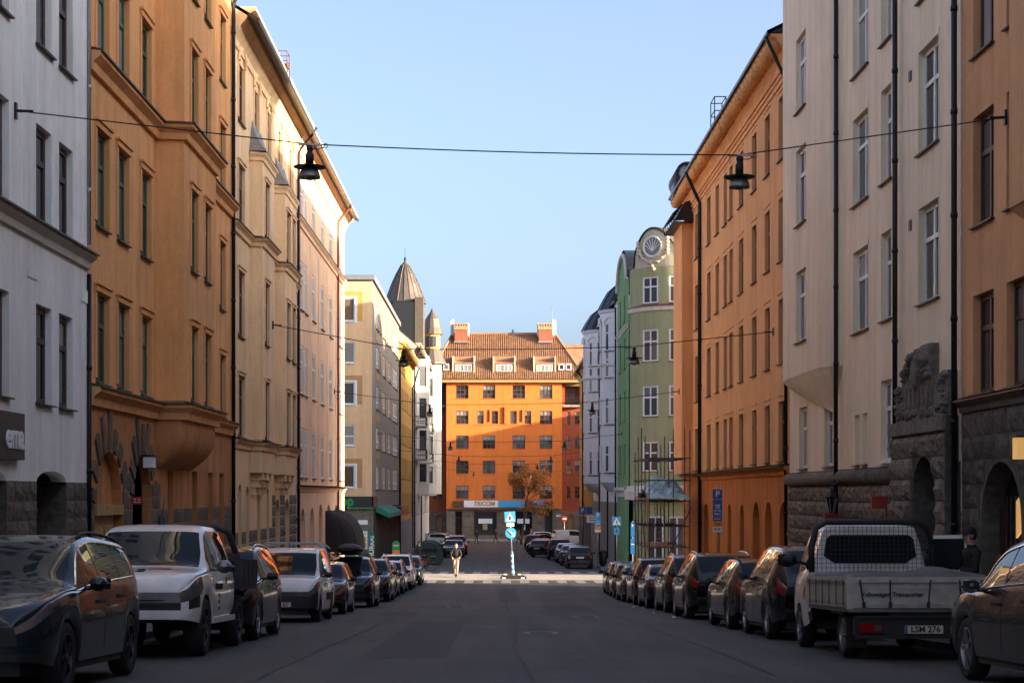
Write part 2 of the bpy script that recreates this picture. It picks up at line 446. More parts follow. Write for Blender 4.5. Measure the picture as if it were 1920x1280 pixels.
asphalt(); simple('asphalt_new', (.033, .033, .034), .8, var=.4, scale=30, bumpk=.3)
plaster('sun_band_pale', (.50, .46, .41), .6, grain=20)  # pale so that the sun band's brightness sits in the colour
simple('earth', (.09, .085, .08), .95); simple('pavement', (.13, .125, .12), .85, var=.25, scale=2.5, bumpk=.2); simple('kerbstone', (.2, .195, .19), .8, var=.25)
def paint_mat():
    m, n, b = nodes('road_paint'); pos = mapped(n)
    f = noise(n, pos, 9, 6, .75); c = ramp(n, f, [(.40, (.07, .07, .07)), (.62, (.42, .41, .39))])
    n.links.new(c, b.inputs['Base Color']); b.inputs['Roughness'].default_value = .7; MATS['road_paint'] = m
paint_mat()
def strip(name, mat, x0, x1, y0, y1, dz, step=2.0, kind='structure', edge=0):
    ys = sorted({y0, y1, *[q for q in np.arange(math.ceil(y0/step)*step, y1, step)], *[q for q in _hd if y0 < q < y1]})
    mb = MB(); mb.grid([[(x0, y, zg(y)+dz), (x1, y, zg(y)+dz)] for y in ys])
    if edge:
        for x in (x0, x1): mb.grid([[(x, y, zg(y)+dz), (x, y, zg(y)-.05)] for y in ys])
        for y in (y0, y1): mb.p((x0, y, zg(y)+dz), (x1, y, zg(y)+dz), (x1, y, zg(y)-.05), (x0, y, zg(y)-.05))
    return tag(mb.build(name, mat), kind=kind)
strip('ground', 'earth', -700, 700, -80, 1500, -.012, 25)
strip('road', 'asphalt', KL-.05, KR+.05, -60, 240, 0)
strip('side_road', 'asphalt', -90, KL-.05, 94.4, 101.2, -.003); strip('side_road', 'asphalt', KR+.05, 110, 90.5, 101.2, -.003)
strip('junction_sun_band', 'sun_band_pale', KL-.05, KR+.05, 93.6, 101.4, .004)  # pale sheet laid where the sun band falls, to make it read bright
strip('side_road', 'asphalt', -80, KL-.05, 217, 232, -.003); strip('side_road', 'asphalt', KR+.05, 110, 185, 232, -.003)
PV = .12
for (x0, x1, y0, y1) in ((XL-.3, KL-.15, -60, 93.9), (KR+.15, XR+.3, -60, 89.2), (-40, KL-.15, 101.6, 118.2), (XL-.5, KL-.15, 118.3, 216), (KR+.15, 40, 101.6, 110), (KR+.15, XR+.2, 110.1, 184), (-60, 60, 232.3, 238)):
    strip('pavement', 'pavement', x0, x1, y0, y1, PV, edge=1)
for (x0, x1, y0, y1) in ((KL-.15, KL, -60, 93.9), (KR, KR+.15, -60, 89.2), (KL-.15, KL, 101.6, 216), (KR, KR+.15, 101.6, 184)):
    strip('kerb', 'kerbstone', x0, x1, y0, y1, PV+.006, edge=1)
for k, (x0, x1, y0, y1) in enumerate(((-1.9, -.7, 24, 41), (1.6, 3.1, 52, 61), (-3.2, -2.2, 46, 50.5), (.2, 1.0, 66, 84))):
    o = strip('asphalt_patch', 'asphalt_new', x0, x1, y0, y1, .004)
rnd = random.Random(31)
for x, y0, y1 in ((-2.6, 14, 88), (.35, 14, 88), (3.3, 20, 88)):
    mb = MB(); xx = x; rws = []
    for y in np.arange(y0, y1, .6): xx += rnd.uniform(-.03, .03); hw = rnd.uniform(.012, .035); rws.append([(xx-hw, y, zg(y)+.006), (xx+hw, y, zg(y)+.006)])
    mb.grid(rws); tag(mb.build('tar_seam', 'asphalt_new'), kind='structure')
for k, (x, y) in enumerate(((.9, 33.5), (-1.3, 57), (2.4, 45))):
    mh = thing('manhole_cover', (x, y, zg(y)+.005), 'round iron manhole cover in the asphalt ' + ('near the grey estate car', 'level with the roof-box SUV', 'beside the tall black SUV')[k], 'manhole cover')
    mb = MB(); mb.lathe([(.36, .0), (.36, .006), (.31, .008), (.3, .003), (.001, .004)], 24); mb.build('frame', 'metal_sill', mh, world=False)
    for q in range(5): mb = MB(); mb.box((-.22, -.22+.1*q, .0045), (.22, -.18+.1*q, .011)); mb.build('rib', 'metal_sill', mh, world=False)
for y0, y1, off in ((90.2, 93.2, .1), (101.9, 105.4, .4)):
    cw = thing('pedestrian_crossing', (0, y0, zg(y0)), 'worn white zebra stripes on the %s side of the sunlit junction' % ('scaffold' if y0 < 95 else 'bicycle'), 'crossing')
    x = KL+.5+off
    while x < KR-.6:
        mb = MB(); mb.grid([[(x, y, zg(y)+.006), (x+.5, y, zg(y)+.006)] for y in np.linspace(y0, y1, 4)]); mb.build('stripe', 'road_paint', cw); x += 1.0
# ------------------------------------------------------------------ buildings, left row
def grid_windows(b, fr, cl, rw, ops, **kw):
    for (a, bb) in cl:
        for (c, d) in rw:
            ops.append((a, bb, c, d)); window(b, fr, a, bb, c, d, **kw)
def surround(bl, mat, fr, a, b, c, d, t=.12, p=.035, sides=True):
    mb = MB()
    """raised plaster hood and jambs round an opening"""
    mb.fbox(fr, a-t, b+t, 0, p+.03, d+.02, d+.02+t)
    mb.fbox(fr, a-t-.04, b+t+.04, 0, p+.07, d+.021+t, d+.07+t)
    if sides:
        for u in (a-t, b): mb.fbox(fr, u, u+t, 0, p, c+.1, d+.03)
    return mb.build('window_surround', mat, bl)
def bay_walls(mb, fr, u0, u1, p, s, z0, z1, ops=(), depth=.2):
    """projecting bay: two cheeks (splayed by s) and a front"""
    wall(mb, fr.off(p), u0+s, u1-s, z0, z1, ops, depth)
    for ua, ub in ((u0, u0+s), (u1, u1-s)):
        mb.p(fr(ua, 0, z0), fr(ub, p, z0), fr(ub, p, z1), fr(ua, 0, z1))
    for z in (z0, z1): mb.p(fr(u0, 0, z), fr(u0+s, p, z), fr(u1-s, p, z), fr(u1, 0, z))
def led(z, p=.22, h=.22): return [(0, z-h), (p*.35, z-h), (p*.45, z-h*.6), (p*.8, z-h*.4), (p, z-h*.3), (p, z-.03), (0, z)]
def cap(z, p=.27): return [(0, z+.07), (0, z-.002), (p, z-.04), (p, z-.005)]
def cornice(z, p=.55, h=.9): return [(0, z-h), (.06, z-h), (.08, z-h*.8), (p*.3, z-h*.62), (p*.34, z-h*.5), (p*.6, z-h*.32), (p*.68, z-h*.2), (p, z-h*.1), (p, z), (0, z)]
# --- white building
y0 = -32
b = thing('apartment_building', (XL, 15, zg(30)), 'white plastered building with dark brown paired windows and rough stone arcade', 'building')
rows = [(2.88, 4.68), (6.15, 7.95), (9.38, 11.2), (12.65, 14.5)]
cols = []
for k in range(0, 15): cols += [(30.87-4.4*k, 31.95-4.4*k), (32.5-4.4*k, 33.55-4.4*k)]
ops = []; grid_windows(b, FL, cols, rows, ops, cols=1, frame='fr_brown', recess=.12, t=.12)
arch = [(30.9-4.05*k, 33.05-4.05*k, -1.3, 1.66, .45) for k in range(4)]
mb = MB(); wall(mb, FL, y0, 34.75, 1.46, 18, [*ops, *[(a, bb, 1.46, d, .2) for a, bb, c, d, r in arch]], .3); mb.build('wall', 'pl_white', b)
mb = MB(); wall(mb, FL, y0, 34.75, -2, 1.459, [(a, bb, c, 1.459) for a, bb, c, d, r in arch], .6); mb.build('plinth', 'st_dark', b)
stones(b, FL, 18.5, 34.75, -1.6, 1.45, 'st_brown', .34, (.4, .75), [(a, bb, -3, 2) for a, bb, c, d, r in arch], .5)
for a, bb, c, d, r in arch:
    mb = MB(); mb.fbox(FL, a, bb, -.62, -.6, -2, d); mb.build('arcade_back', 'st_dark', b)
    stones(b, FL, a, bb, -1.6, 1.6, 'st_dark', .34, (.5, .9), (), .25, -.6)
mb = MB(); sweep(mb, FL, [(y0, 0), (34.75, 0)], led(6.1, .2, .3)); mb.build('ledge', 'pl_trim', b)
mb = MB(); sweep(mb, FL, [(y0, 0), (34.75, 0)], cap(6.1, .26)); mb.build('ledge_flashing', 'metal_sill', b)
for u in (30.3, 34.2):
    for k in range(3):
        mb = MB(); mb.fbox(FL, u+.22*k, u+.22*k+.03, 0, .03, 5.1, 5.35); mb.fbox(FL, u+.22*k+.031, u+.22*k+.15, 0, .03, 5.1, 5.13); mb.build('plaster_relief', 'pl_white', b)
for u in (29.9, 31.98, 34.3, 30.25):
    mb = MB(); mb.fbox(FL, u, u+.035, 0, .02, 6.2, 18); mb.build('pilaster_strip', 'pl_white', b)
mb = MB(); sweep(mb, FL, [(y0, 0), (34.75, 0)], cornice(18.4)); mb.build('cornice', 'pl_white', b)
mass(b, FL, y0, 34.75, -3, 18.4, 12, 3, 'pl_white', 'roof_black')
pipe(b, FL, 34.72, .05, -1.5, 5.7, 'metal_black', .045); pipe(b, FL, 34.72, .05, 6.3, 18, 'metal_galv', .035)
sg = thing('shop_sign', FL(28.2, 0, 1.85), 'dark wall sign with white lettering on the white plastered building', 'sign')
mb = MB(); mb.fbox(FL, 26.2, 29.62, .02, .14, 1.82, 2.62); mb.build('panel', 'sign_dark', sg)
mt = FL.tmat(28.98, .15, 2.2); mt.translation -= sg.location; text('ema', .62, 'white_paint', sg, mt, bold=.012, align='CENTER', ext=.02)
# --- orange building
b = thing('apartment_building', (XL, 44, zg(44)), 'ochre orange building with green windows, a rounded bay and arched stone doorways', 'building')
rows = [(3.55, 5.43), (6.82, 8.84), (10.4, 12.4), (13.7, 15.7)]
cols = [(35.5, 36.6), (37.5, 38.6), (40.0, 41.1), (51.4, 52.4)]
ops = []; grid_windows(b, FL, cols, rows, ops, cols=2, frame='fr_green', recess=.085, t=.1, sill='metal_green')
doors = [(35.4, 38.0, -1.7, 2.15, 1.2), (39.1, 41.2, -1.9, 2.15, 1.0)]
slots = [(43.3, 44.1, -.6, 1.83), (46.8, 47.6, -.7, 1.85), (49.4, 50.2, -.9, 1.85), (51.4, 52.3, -1, 1.85)]
mb = MB(); wall(mb, FL, 34.8, 53.7, 3.3, 17.2, ops, .22); mb.build('wall', 'pl_orange', b)
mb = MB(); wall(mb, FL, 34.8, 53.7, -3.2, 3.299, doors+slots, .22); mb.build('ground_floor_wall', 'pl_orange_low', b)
for s_ in slots: window(b, FL, *s_, cols=1, rows=(.75,), frame='fr_green', sill=None, recess=.15)
FB = FL.off(.68); bops = []; bc = [(42.75, 43.65), (44.75, 45.65)]
grid_windows(b, FB, bc, rows, bops, cols=1, frame='fr_green', recess=.07, t=.1, sill='metal_green')
mb = MB(); bay_walls(mb, FL, 41.75, 46.7, .68, .12, 3.3, 17.2, bops); mb.build('bay', 'pl_orange', b)
# rounded corner beads of the bay
for u in (41.9,):
    mb = MB(); mb.smooth = True; mb.lathe([(.15, 3.3), (.15, 17.2)], 14, tuple(FL(u+.12, .535, 0))); mb.build('bay_corner', 'pl_orange', b)
mb = MB(); mb.smooth = True; rws = []
for k in range(11):                                   # console under the bay
    t = k/10; z = 3.3-1.45*t; c_ = max(0, (t-.35)/.65); p = .68*(1-c_**2.6); e = .22*c_**2
    rws.append([FL(41.75+e*.6, 0, z), FL(41.82+e, p*.85, z), FL(42.0+e, p, z), FL(46.45-e, p, z), FL(46.63-e, p*.85, z), FL(46.7-e*.6, 0, z)])
mb.grid(rws); mb.build('bay_console', 'pl_orange_low', b)
BP = [(34.8, 0), (41.75, 0), (41.87, .68), (46.58, .68), (46.7, 0), (53.7, 0)]
for z, m_ in ((3.45, 'metal_green'), (10.3, 'metal_sill')):
    mb = MB(); sweep(mb, FL, BP, led(z, .26, .4)); mb.build('ledge', 'pl_orange', b)
    mb = MB(); sweep(mb, FL, BP, cap(z, .31)); mb.build('ledge_flashing', m_, b)
mb = MB()
for (a, bb) in cols:
    for (c, d) in rows: surround(b, 'pl_orange', FL, a, bb, c, d, .13)
for (a, bb) in bc:
    for (c, d) in rows: surround(b, 'pl_orange', FB, a, bb, c, d, .13)
stones(b, FL, 34.8, 53.7, -2.3, .86, 'st_brown', .4, (.45, .9), [(a, bb, -4, 3) for a, bb, c, d, *_ in doors+slots], .35)
stones(b, FL, 34.8, 35.35, .86, 1.3, 'st_brown', .4, (.5, .6), (), .35); stones(b, FL, 38.05, 39.05, .86, 1.7, 'st_brown', .4, (.5, 1), (), .35); stones(b, FL, 41.25, 42.3, .86, 1.5, 'st_brown', .4, (.5, 1), (), .35)
rnd = random.Random(3)
for a, bb, c, d, r in doors:                          # long radiating stones round the arches
    cc = (a+bb)/2; n_ = 9
    for k in range(n_):
        an = math.pi*(k+.5)/n_; r0 = (bb-a)/2+.04; L = rnd.uniform(.5, 1.25) if 1 < k < 7 else rnd.uniform(.35, .7); hw = .13
        mb = MB(); q = []
        for rr in (r0, r0+L*.75):
            for s_ in (-hw, hw):
                uu = cc-math.cos(an)*rr+math.sin(an)*s_; zz = d-r+math.sin(an)*rr*(r/((bb-a)/2) if rr == r0 else 1)+math.cos(an)*s_; q.append((uu, zz))
        q = [q[0], q[1], q[3], q[2]]
        mb.p(*[FL(u, .05, z) for u, z in q])
        for e in range(4): (u, z), (u2, z2) = q[e], q[(e+1) % 4]; mb.p(FL(u, .05, z), FL(u2, .05, z2), FL(u2, -.02, z2), FL(u, -.02, z))
        mb.build('voussoir', 'st_voussoir', b)
a, bb = 35.4, 38.0
mb = MB(); mb.fbox(FL, a, bb, -.26, -.2, -1.9, 2.2); mb.build('arch_infill', 'pl_orange_low', b)
d_ = MB(); d_.fbox(FL, 35.7, 37.7, -.2, -.13, -1.9, .75); do = d_.build('door', 'wood_door', b)
for k in range(2):
    d_ = MB(); d_.fbox(FL, 35.8+k*.95, 36.6+k*.95, -.13, -.1, -1.3, .55); d_.build('door_panel', 'wood_door', b)
d_ = MB(); d_.fbox(FL, 35.45, 38, -.2, .04, .78, 1.0); d_.build('door_lintel', 'wood_door', b)
mb = MB(); mb.fbox(FL, 39.1, 41.2, -.5, -.45, -2, 2.2); mb.build('door', 'fr_dark', b)
mb = MB(); sweep(mb, FL, BP, cornice(17.6)); mb.build('cornice', 'pl_orange', b)
mass(b, FL, 34.8, 53.7, -3.5, 17.6, 12, 3.2, 'pl_orange', 'roof_black')
pipe(b, FL, 53.6, .09, -2.2, 16.6, 'metal_black', .06, kick=(.7, 17.5))
s_ = thing('house_number_sign', FL(38.7, .05, 1.0), 'small red house number plate beside the stone arched doorway', 'sign')
mb = MB(); mb.box((0, -.02, 0), (.27, 0, .17)); mb.build('plate', 'sign_red', s_, world=False)
text('2.2', .13, 'white_paint', s_, Matrix.Translation((.135, -.025, .08)) @ Matrix.Rotation(R(90), 4, 'X'), ext=.002)
s_ = thing('wall_lamp', FL(40.3, .02, 1.85), 'white box lamp above the arched doorway of the orange building', 'lamp')
mb = MB(); mb.box((0, -.14, 0), (.24, .14, .26)); mb.build('shade', 'white_paint', s_, world=False)
mb = MB(); mb.box((-.03, -.16, .26), (.27, .16, .3)); mb.box((-.02, -.15, -.03), (.26, .15, 0)); mb.build('housing', 'metal_black', s_, world=False)
# --- yellow building
b = thing('apartment_building', (XL, 62, zg(62)), 'pale yellow building with two small roofed bays and arched top windows', 'building')
rows = [(3.08, 5.06), (6.34, 8.45), (10.0, 11.9)]
cols = [(55.1, 56.4), (62.0, 63.0), (69.0, 70.1)]
ops = []; grid_windows(b, FL, cols, rows, ops, cols=2, frame='fr_wood', recess=.06, t=.1)
tops = [(55.1, 56.4), (58.7, 59.8), (62, 63), (65.1, 66.3), (68.7, 69.9)]
grid_windows(b, FL, tops, [(13.3, 15.2)], ops, cols=2, frame='fr_wood', recess=.06, t=.1)
gr = [(55.2, 55.9, -.9, 1.55, .35), (56.9, 57.6, -1, 1.5, .35), (59.6, 60.4, -1.1, 1.5, .4), (62.0, 62.7, -1.1, 1.5, .35)]
dr = [(64.4, 65.9, -2.6, 1.05, .7), (67.4, 68.9, -2.6, 1.05, .7)]
mb = MB(); wall(mb, FL, 53.9, 71.3, -3.6, 16, ops+gr+dr, .22); mb.build('wall', 'pl_yellow', b)
for g_ in gr: window(b, FL, *g_[:4], cols=1, rows=(.7,), frame='fr_dark', sill=None, recess=.2)
for g_ in dr: mb = MB(); mb.fbox(FL, g_[0], g_[1], -.3, -.22, g_[2], g_[3]); mb.build('door', 'fr_dark', b)
mb = MB()
for (a, bb) in cols:
    for (c, d) in rows: surround(b, 'pl_yellow', FL, a, bb, c, d, .1)
BAYS = [(57.7, 61.1), (64.0, 67.8)]; pth = [(53.9, 0)]
FB = FL.off(.42)
for u0, u1 in BAYS:
    m_ = (u0+u1)/2; bops = []; bc = [(u0+.75, u0+1.75)] if u1-u0 < 3.5 else [(u0+.5, u0+1.6), (u1-1.5, u1-.5)]
    grid_windows(b, FB, bc, rows, bops, cols=1, frame='fr_wood', recess=.06, t=.1)
    wb = MB(); bay_walls(wb, FL, u0, u1, .42, .12, 1.95, 12.8, bops); wb.build('bay', 'pl_yellow', b)
    for (a, bb) in bc:
        for (c, d) in rows: surround(b, 'pl_yellow', FB, a, bb, c, d, .1)
    rb = MB(); e = .12
    for k in range(4):
        q0, q1 = k/4, (k+1)/4
        def pr(q): return (.55*(1-q)**1.6+.02, 12.8+1.15*q, e*(1-q)-.55*q)
        (pa, za, ea), (pb_, zb, eb) = pr(q0), pr(q1)
        rb.p(FL(u0-ea, pa, za), FL(u1+ea, pa, za), FL(u1+eb, pb_, zb), FL(u0-eb, pb_, zb))
        for u, sg_ in ((u0, -1), (u1, 1)): rb.p(FL(u+sg_*ea, pa, za), FL(u+sg_*eb, pb_, zb), FL(u+sg_*eb, -.02, zb), FL(u+sg_*ea, -.02, za))
    rb.build('bay_roof', 'roof_zinc', b)
    sw = MB(); sweep(sw, FL, [(u0, 0), (u0+.12, .42), (u1-.12, .42), (u1, 0)], led(12.8, .14, .3)); sw.build('bay_cornice', 'pl_yellow', b)
    for k in range(3):                                  # carved brackets below
        u = u0+.35+k*(u1-u0-1.1)/2; cb = MB(); cb.fbox(FL, u, u+.4, 0, .4, 1.7, 1.95); cb.fbox(FL, u+.05, u+.35, 0, .28, 1.45, 1.7); cb.fbox(FL, u+.1, u+.3, 0, .16, 1.2, 1.45); cb.build('bracket', 'pl_yellow', b)
    pth += [(u0, 0), (u0+.12, .42), (u1-.12, .42), (u1, 0)]
pth.append((71.3, 0))
for (a, bb) in tops:                                    # arched hoods of the top floor
    ab = MB(); cc = (a+bb)/2; P_ = [FL(cc-math.cos(math.pi*k/10)*.72, .05, 15.2+math.sin(math.pi*k/10)*.5) for k in range(11)]
    ab.tube(P_, .07, 6)
    for u in (a-.13, bb+.01): ab.fbox(FL, u, u+.12, 0, .05, 13.4, 15.2)
    ab.build('arched_hood', 'pl_yellow', b)
for z in (3.0, 9.9):
    mb = MB(); sweep(mb, FL, pth, led(z, .2, .3)); mb.build('ledge', 'pl_yellow', b)
    mb = MB(); sweep(mb, FL, pth, cap(z, .24)); mb.build('ledge_flashing', 'metal_sill', b)
stones(b, FL, 53.9, 63.6, -2.6, 0, 'st_grey', .42, (.5, .9), [(g_[0], g_[1], -4, 3) for g_ in gr], .35)
stones(b, FL, 63.6, 71.2, -2.9, 1.2, 'st_grey', .42, (.5, .9), [(g_[0], g_[1], -4, 3) for g_ in dr], .7)
mb = MB(); sweep(mb, FL, [(53.9, 0), (71.3, 0)], cornice(16.6, .75, 1.1)); mb.build('cornice', 'pl_yellow', b)
mass(b, FL, 53.9, 71.3, -4, 16.6, 12, 3.6, 'pl_yellow', 'roof_black', .85)
mb = MB()
for u in (61.6, 62.3):
    for w_ in (.4, .8): mb.tube([FL(u, w_, 16.4), FL(u, w_, 17.2)], .018, 5)
for z in (16.85, 17.2): mb.tube([FL(61.6, .4, z), FL(61.6, .8, z), FL(62.3, .8, z), FL(62.3, .4, z), FL(61.6, .4, z)], .018, 5)
mb.fbox(FL, 61.6, 62.3, .4, .8, 16.7, 16.75); mb.build('roof_hatch_rail', 'metal_red', b)
pipe(b, FL, 71.25, .09, -3, 15.4, 'metal_black', .05, kick=(.85, 16.5))
# --- peach corner building
b = thing('apartment_building', (XL, 82, zg(82)), 'peach corner building with white windows and two black dome awnings', 'building')
rows = [(1.92, 4.06), (5.5, 7.6), (9.1, 11.2), (12.95, 14.7)]
cols = [(72.8, 73.95), (74.5, 75.5), (77.6, 78.9), (81.5, 82.8), (85.6, 87.0), (90.9, 91.7), (92.2, 93.0)]
ops = []; grid_windows(b, FL, cols, rows, ops, cols=2, frame='fr_white', recess=.03, t=.12)
ar = [(72.9, 74.6, -2.2, .6, .8), (76.6, 78.4, -2.3, .6, .85), (80.4, 82.2, -2.4, .75, .9), (84.3, 86.1, -2.5, .7, .9), (88.3, 90, -2.6, .7, .9)]
mb = MB(); wall(mb, FL, 71.4, 94, 1.5, 16.2, ops, .2); mb.build('wall', 'pl_peach', b)
mb = MB(); wall(mb, FL, 71.4, 94, -4, 1.499, ar, .25); mb.build('ground_floor_wall', 'pl_peach', b)
for g_ in ar: window(b, FL, g_[0], g_[1], g_[2], g_[3], cols=2, rows=(.55, .8), frame='fr_white', sill=None, recess=.22)
for z, p, h in ((1.55, .16, .22), (12.9, .2, .32)):
    mb = MB(); sweep(mb, FL, [(71.4, 0), (94, 0)], led(z, p, h)); mb.build('ledge', 'pl_peach', b)
    mb = MB(); sweep(mb, FL, [(71.4, 0), (94, 0)], cap(z, p+.03)); mb.build('ledge_flashing', 'metal_sill', b)
mb = MB()
for u in (76.5, 80.2, 84.2, 88.6):
    mb.fbox(FL, u, u+.05, 0, .03, 1.7, 12.3)
mb.build('wall_strips', 'pl_peach', b)
mb = MB(); sweep(mb, FL, [(71.4, 0), (94, 0), (94.001, -8)], cornice(16.6, .7, 1.0)); mb.build('cornice', 'pl_peach', b)
mass(b, FL, 71.4, 94, -4.5, 16.6, 11, 3, 'pl_peach', 'roof_black', .8)
pipe(b, FL, 89.4, .09, -3.3, 15.4, 'metal_red', .06, kick=(.8, 16.4)); pipe(b, FL, 71.65, .09, -3, 15.6, 'metal_red', .04)
for u in (84.6, 88.9):                                   # dutch dome awnings over the restaurant doors
    aw = MB(); aw.smooth = True; n_ = 8; rws = []
    for k in range(n_+1):
        a = math.pi/2*k/n_; rws.append([FL(u+1.15*math.cos(math.pi*j/10), .03+1.5*math.sin(math.pi*j/10)*math.cos(a), -1.35+1.75*math.sin(a)) if True else 0 for j in range(11)])
    rws.insert(0, [FL(u+1.15*math.cos(math.pi*j/10), .03+1.5*math.sin(math.pi*j/10), -1.62) for j in range(11)])
    aw.grid(rws); ao = aw.build('dome_awning', 'fabric_black', b)
    rb = MB()
    for j in range(0, 11, 2):
        rb.tube([tuple(q[j]) for q in rws[1:]], .02, 5)
    rb.build('awning_rib', 'metal_black', ao)
    ao.children[0].location = (0, 0, 0)
# --- supermarket block across the side street
XC = -8.5; FC = Fr((XC, 0), (0, 1), (1, 0)); FCf = Fr((0, 118), (1, 0), (0, -1))
b = thing('apartment_building', (XC, 134, zg(130)), 'beige flat-roofed block with painted brown squares and a supermarket below', 'building')
rows = [(1.65, 3.2), (4.55, 6.0), (7.4, 8.95), (10.25, 11.75), (13.15, 14.75)]
ops = []; pb = MB(); tb = MB(); ob = MB()
for k, (c, d) in enumerate(rows):
    for a in (-10.95, -14.6, -18):
        ops.append((a, a+1.25, c, d)); window(b, FCf, a, a+1.25, c, d, cols=1, rows=((.45,) if k == 1 else ()), frame='fr_white', recess=.05, t=.09, sill='fr_white', glassk=['gl_warm', 'gl_curtain', 'gl_mid', 'gl_curtain', 'gl_warm'][k])
        if k % 2 == 0:
            (ob if k == 4 else pb).p(*[FCf(u, .012, z) for u, z in ((a+1.25, c), (a+1.78, c), (a+1.78, d+.45), (a+1.25, d+.45))]); (ob if k == 4 else pb).p(*[FCf(u, .012, z) for u, z in ((a-.3, d), (a+1.249, d), (a+1.249, d+.45), (a-.3, d+.45))])
            tb.fbox(FCf, a-.2, a, 0, .04, c-.1, d+.12); tb.fbox(FCf, a+1.25, a+1.42, 0, .04, c-.1, d+.12); tb.fbox(FCf, a+.001, a+1.249, 0, .04, d, d+.12); tb.fbox(FCf, a+.001, a+1.249, 0, .04, c-.1, c-.04)
pb.build('painted_square', 'pl_brownpaint', b); ob.build('painted_square', 'pl_ochre', b); tb.build('window_surrounds', 'fr_white', b)
mb = MB(); wall(mb, FCf, -24, XC, -4.2, 16.1, ops, .15); mb.build('wall', 'pl_beige', b)
ops = []; cols = [(122, 125.2), (126.3, 127.0), (129.5, 132.4), (136, 139.5), (142.4, 149.3)]; ob = MB()
for k, (c, d) in enumerate(rows):
    for (a, bb) in cols:
        ops.append((a, bb, c-.1, d)); window(b, FC, a, bb, c-.1, d, cols=4 if bb-a > 4 else (2 if bb-a > 1 else 1), rows=(.3,) if bb-a > 1 else (), frame='fr_white', recess=.06, t=.1, glassk=random.choice(['gl_curtain', 'gl_mid', 'gl_mid']))
    for (a, bb) in ((127.2, 129.2), (133, 135.7), (140, 142)): ob.fbox(FC, a, bb, 0, .012, c-.1, d)
    ob.fbox(FC, 122, 125.2, 0, .012, d+.5, d+1.0)
mb = MB(); wall(mb, FC, 118, 151, -4.6, 16.1, ops, .12); mb.build('side_wall', 'pl_pebble', b)
ob.build('spandrel_panels', 'pl_brownpaint', b)
mb = MB(); sweep(mb, FC, [(117.9, -16), (117.9, .12), (151, .12)], [(0, 16.0), (.06, 16.0), (.06, 16.35), (-.3, 16.35)]); mb.build('parapet', 'metal_galv', b)
mb = MB(); mb.fbox(FC, 118, 151, -15, -.02, 15.9, 16.15); mb.fbox(FC, 150.8, 151, -15, -.05, -4, 16); mb.build('roof', 'concrete', b)
# shop front
mb = MB(); mb.fbox(FCf, -24, XC+.1, .02, .3, .2, 1.05); mb.fbox(FC, 117.7, 122, .02, .12, .2, 1.05); mb.build('sign_fascia', 'sign_dark', b)
mb = MB(); mb.fbox(FCf, -10.2, XC+.11, .3, .33, .2, .28); mb.build('sign_stripe', 'sign_green', b)
mt = FCf.tmat(-10.62, .34, .72); mt.translation -= b.location; text('COOP'[0:0]+'coop', .95, 'sign_green', b, mt, bold=.03, align='CENTER', xs=.9)
mb = MB(); mb.fbox(FCf, -24, XC+.01, .015, .05, -3.9, .2); mb.build('shop_wall', 'st_brown', b)
mb = MB(); mb.fbox(FC, 119, 150, .015, .05, -4.3, .3); mb.build('shop_glazing', 'gl_mid', b)
for k in range(16):
    mb = MB(); mb.fbox(FC, 119+k*2, 119.18+k*2, .05, .14, -4.3, .3); mb.build('shop_mullion', 'fr_dark', b)
for u0, u1 in ((120.4, 128), (128.2, 137)):
    mb = MB(); rws = [[FC(u, .1+.9*q, .35-.5*q**1.5) for q in (0, .35, .7, 1.0, 1.001)] for u in (u0, u1)]
    rws = [r[:4]+[r[4]-Vector((0, 0, .3))] for r in rws]; mb.grid(rws); mb.p(*rws[0], FC(u0, .1, -.05)); mb.p(*rws[1], FC(u1, .1, -.05)); mb.build('awning', 'canvas_green', b)
mb = MB(); mb.fbox(FC, 137.5, 149, .1, .95, -.55, .2); mb.build('canopy', 'sign_dark', b)
pipe(b, FC, 150.7, .12, -4.5, 13, 'metal_black', .09, kick=(.5, 14.2))
po = thing('food_poster', (-9.2, 117.6, -2.6), 'framed poster with four food pictures beside the supermarket window', 'poster')
mb = MB(); mb.box((-.45, -.05, 0), (.45, 0, 1.3)); mb.build('board', 'sign_green', po, world=False)
mb = MB(); mb.box((-.41, -.055, .04), (.41, -.051, 1.26)); mb.build('print', 'white_paint', po, world=False)
for k, m_ in enumerate(('sign_orange', 'sign_gold', 'sign_red', 'sign_orange')):
    mb = MB(); x = -.36+.38*(k % 2); z = .12+.4*(k//2); mb.box((x, -.06, z), (x+.34, -.056, z+.34)); mb.build('picture', m_, po, world=False)
text('HURRA!', .2, 'sign_green', po, Matrix.Translation((0, -.06, 1.08)) @ Matrix.Rotation(R(90), 4, 'X'), ext=.002, bold=.004)
for x, z in ((-9.15, -1.2),):
    mb = MB(); mb.fbox(FCf, x-.3, x+.35, .06, .1, .0-.9, .32-.9); o_ = mb.build('notice_board', 'white_paint', b)
simple('canvas_banner', (.02, .15, .06), .8)
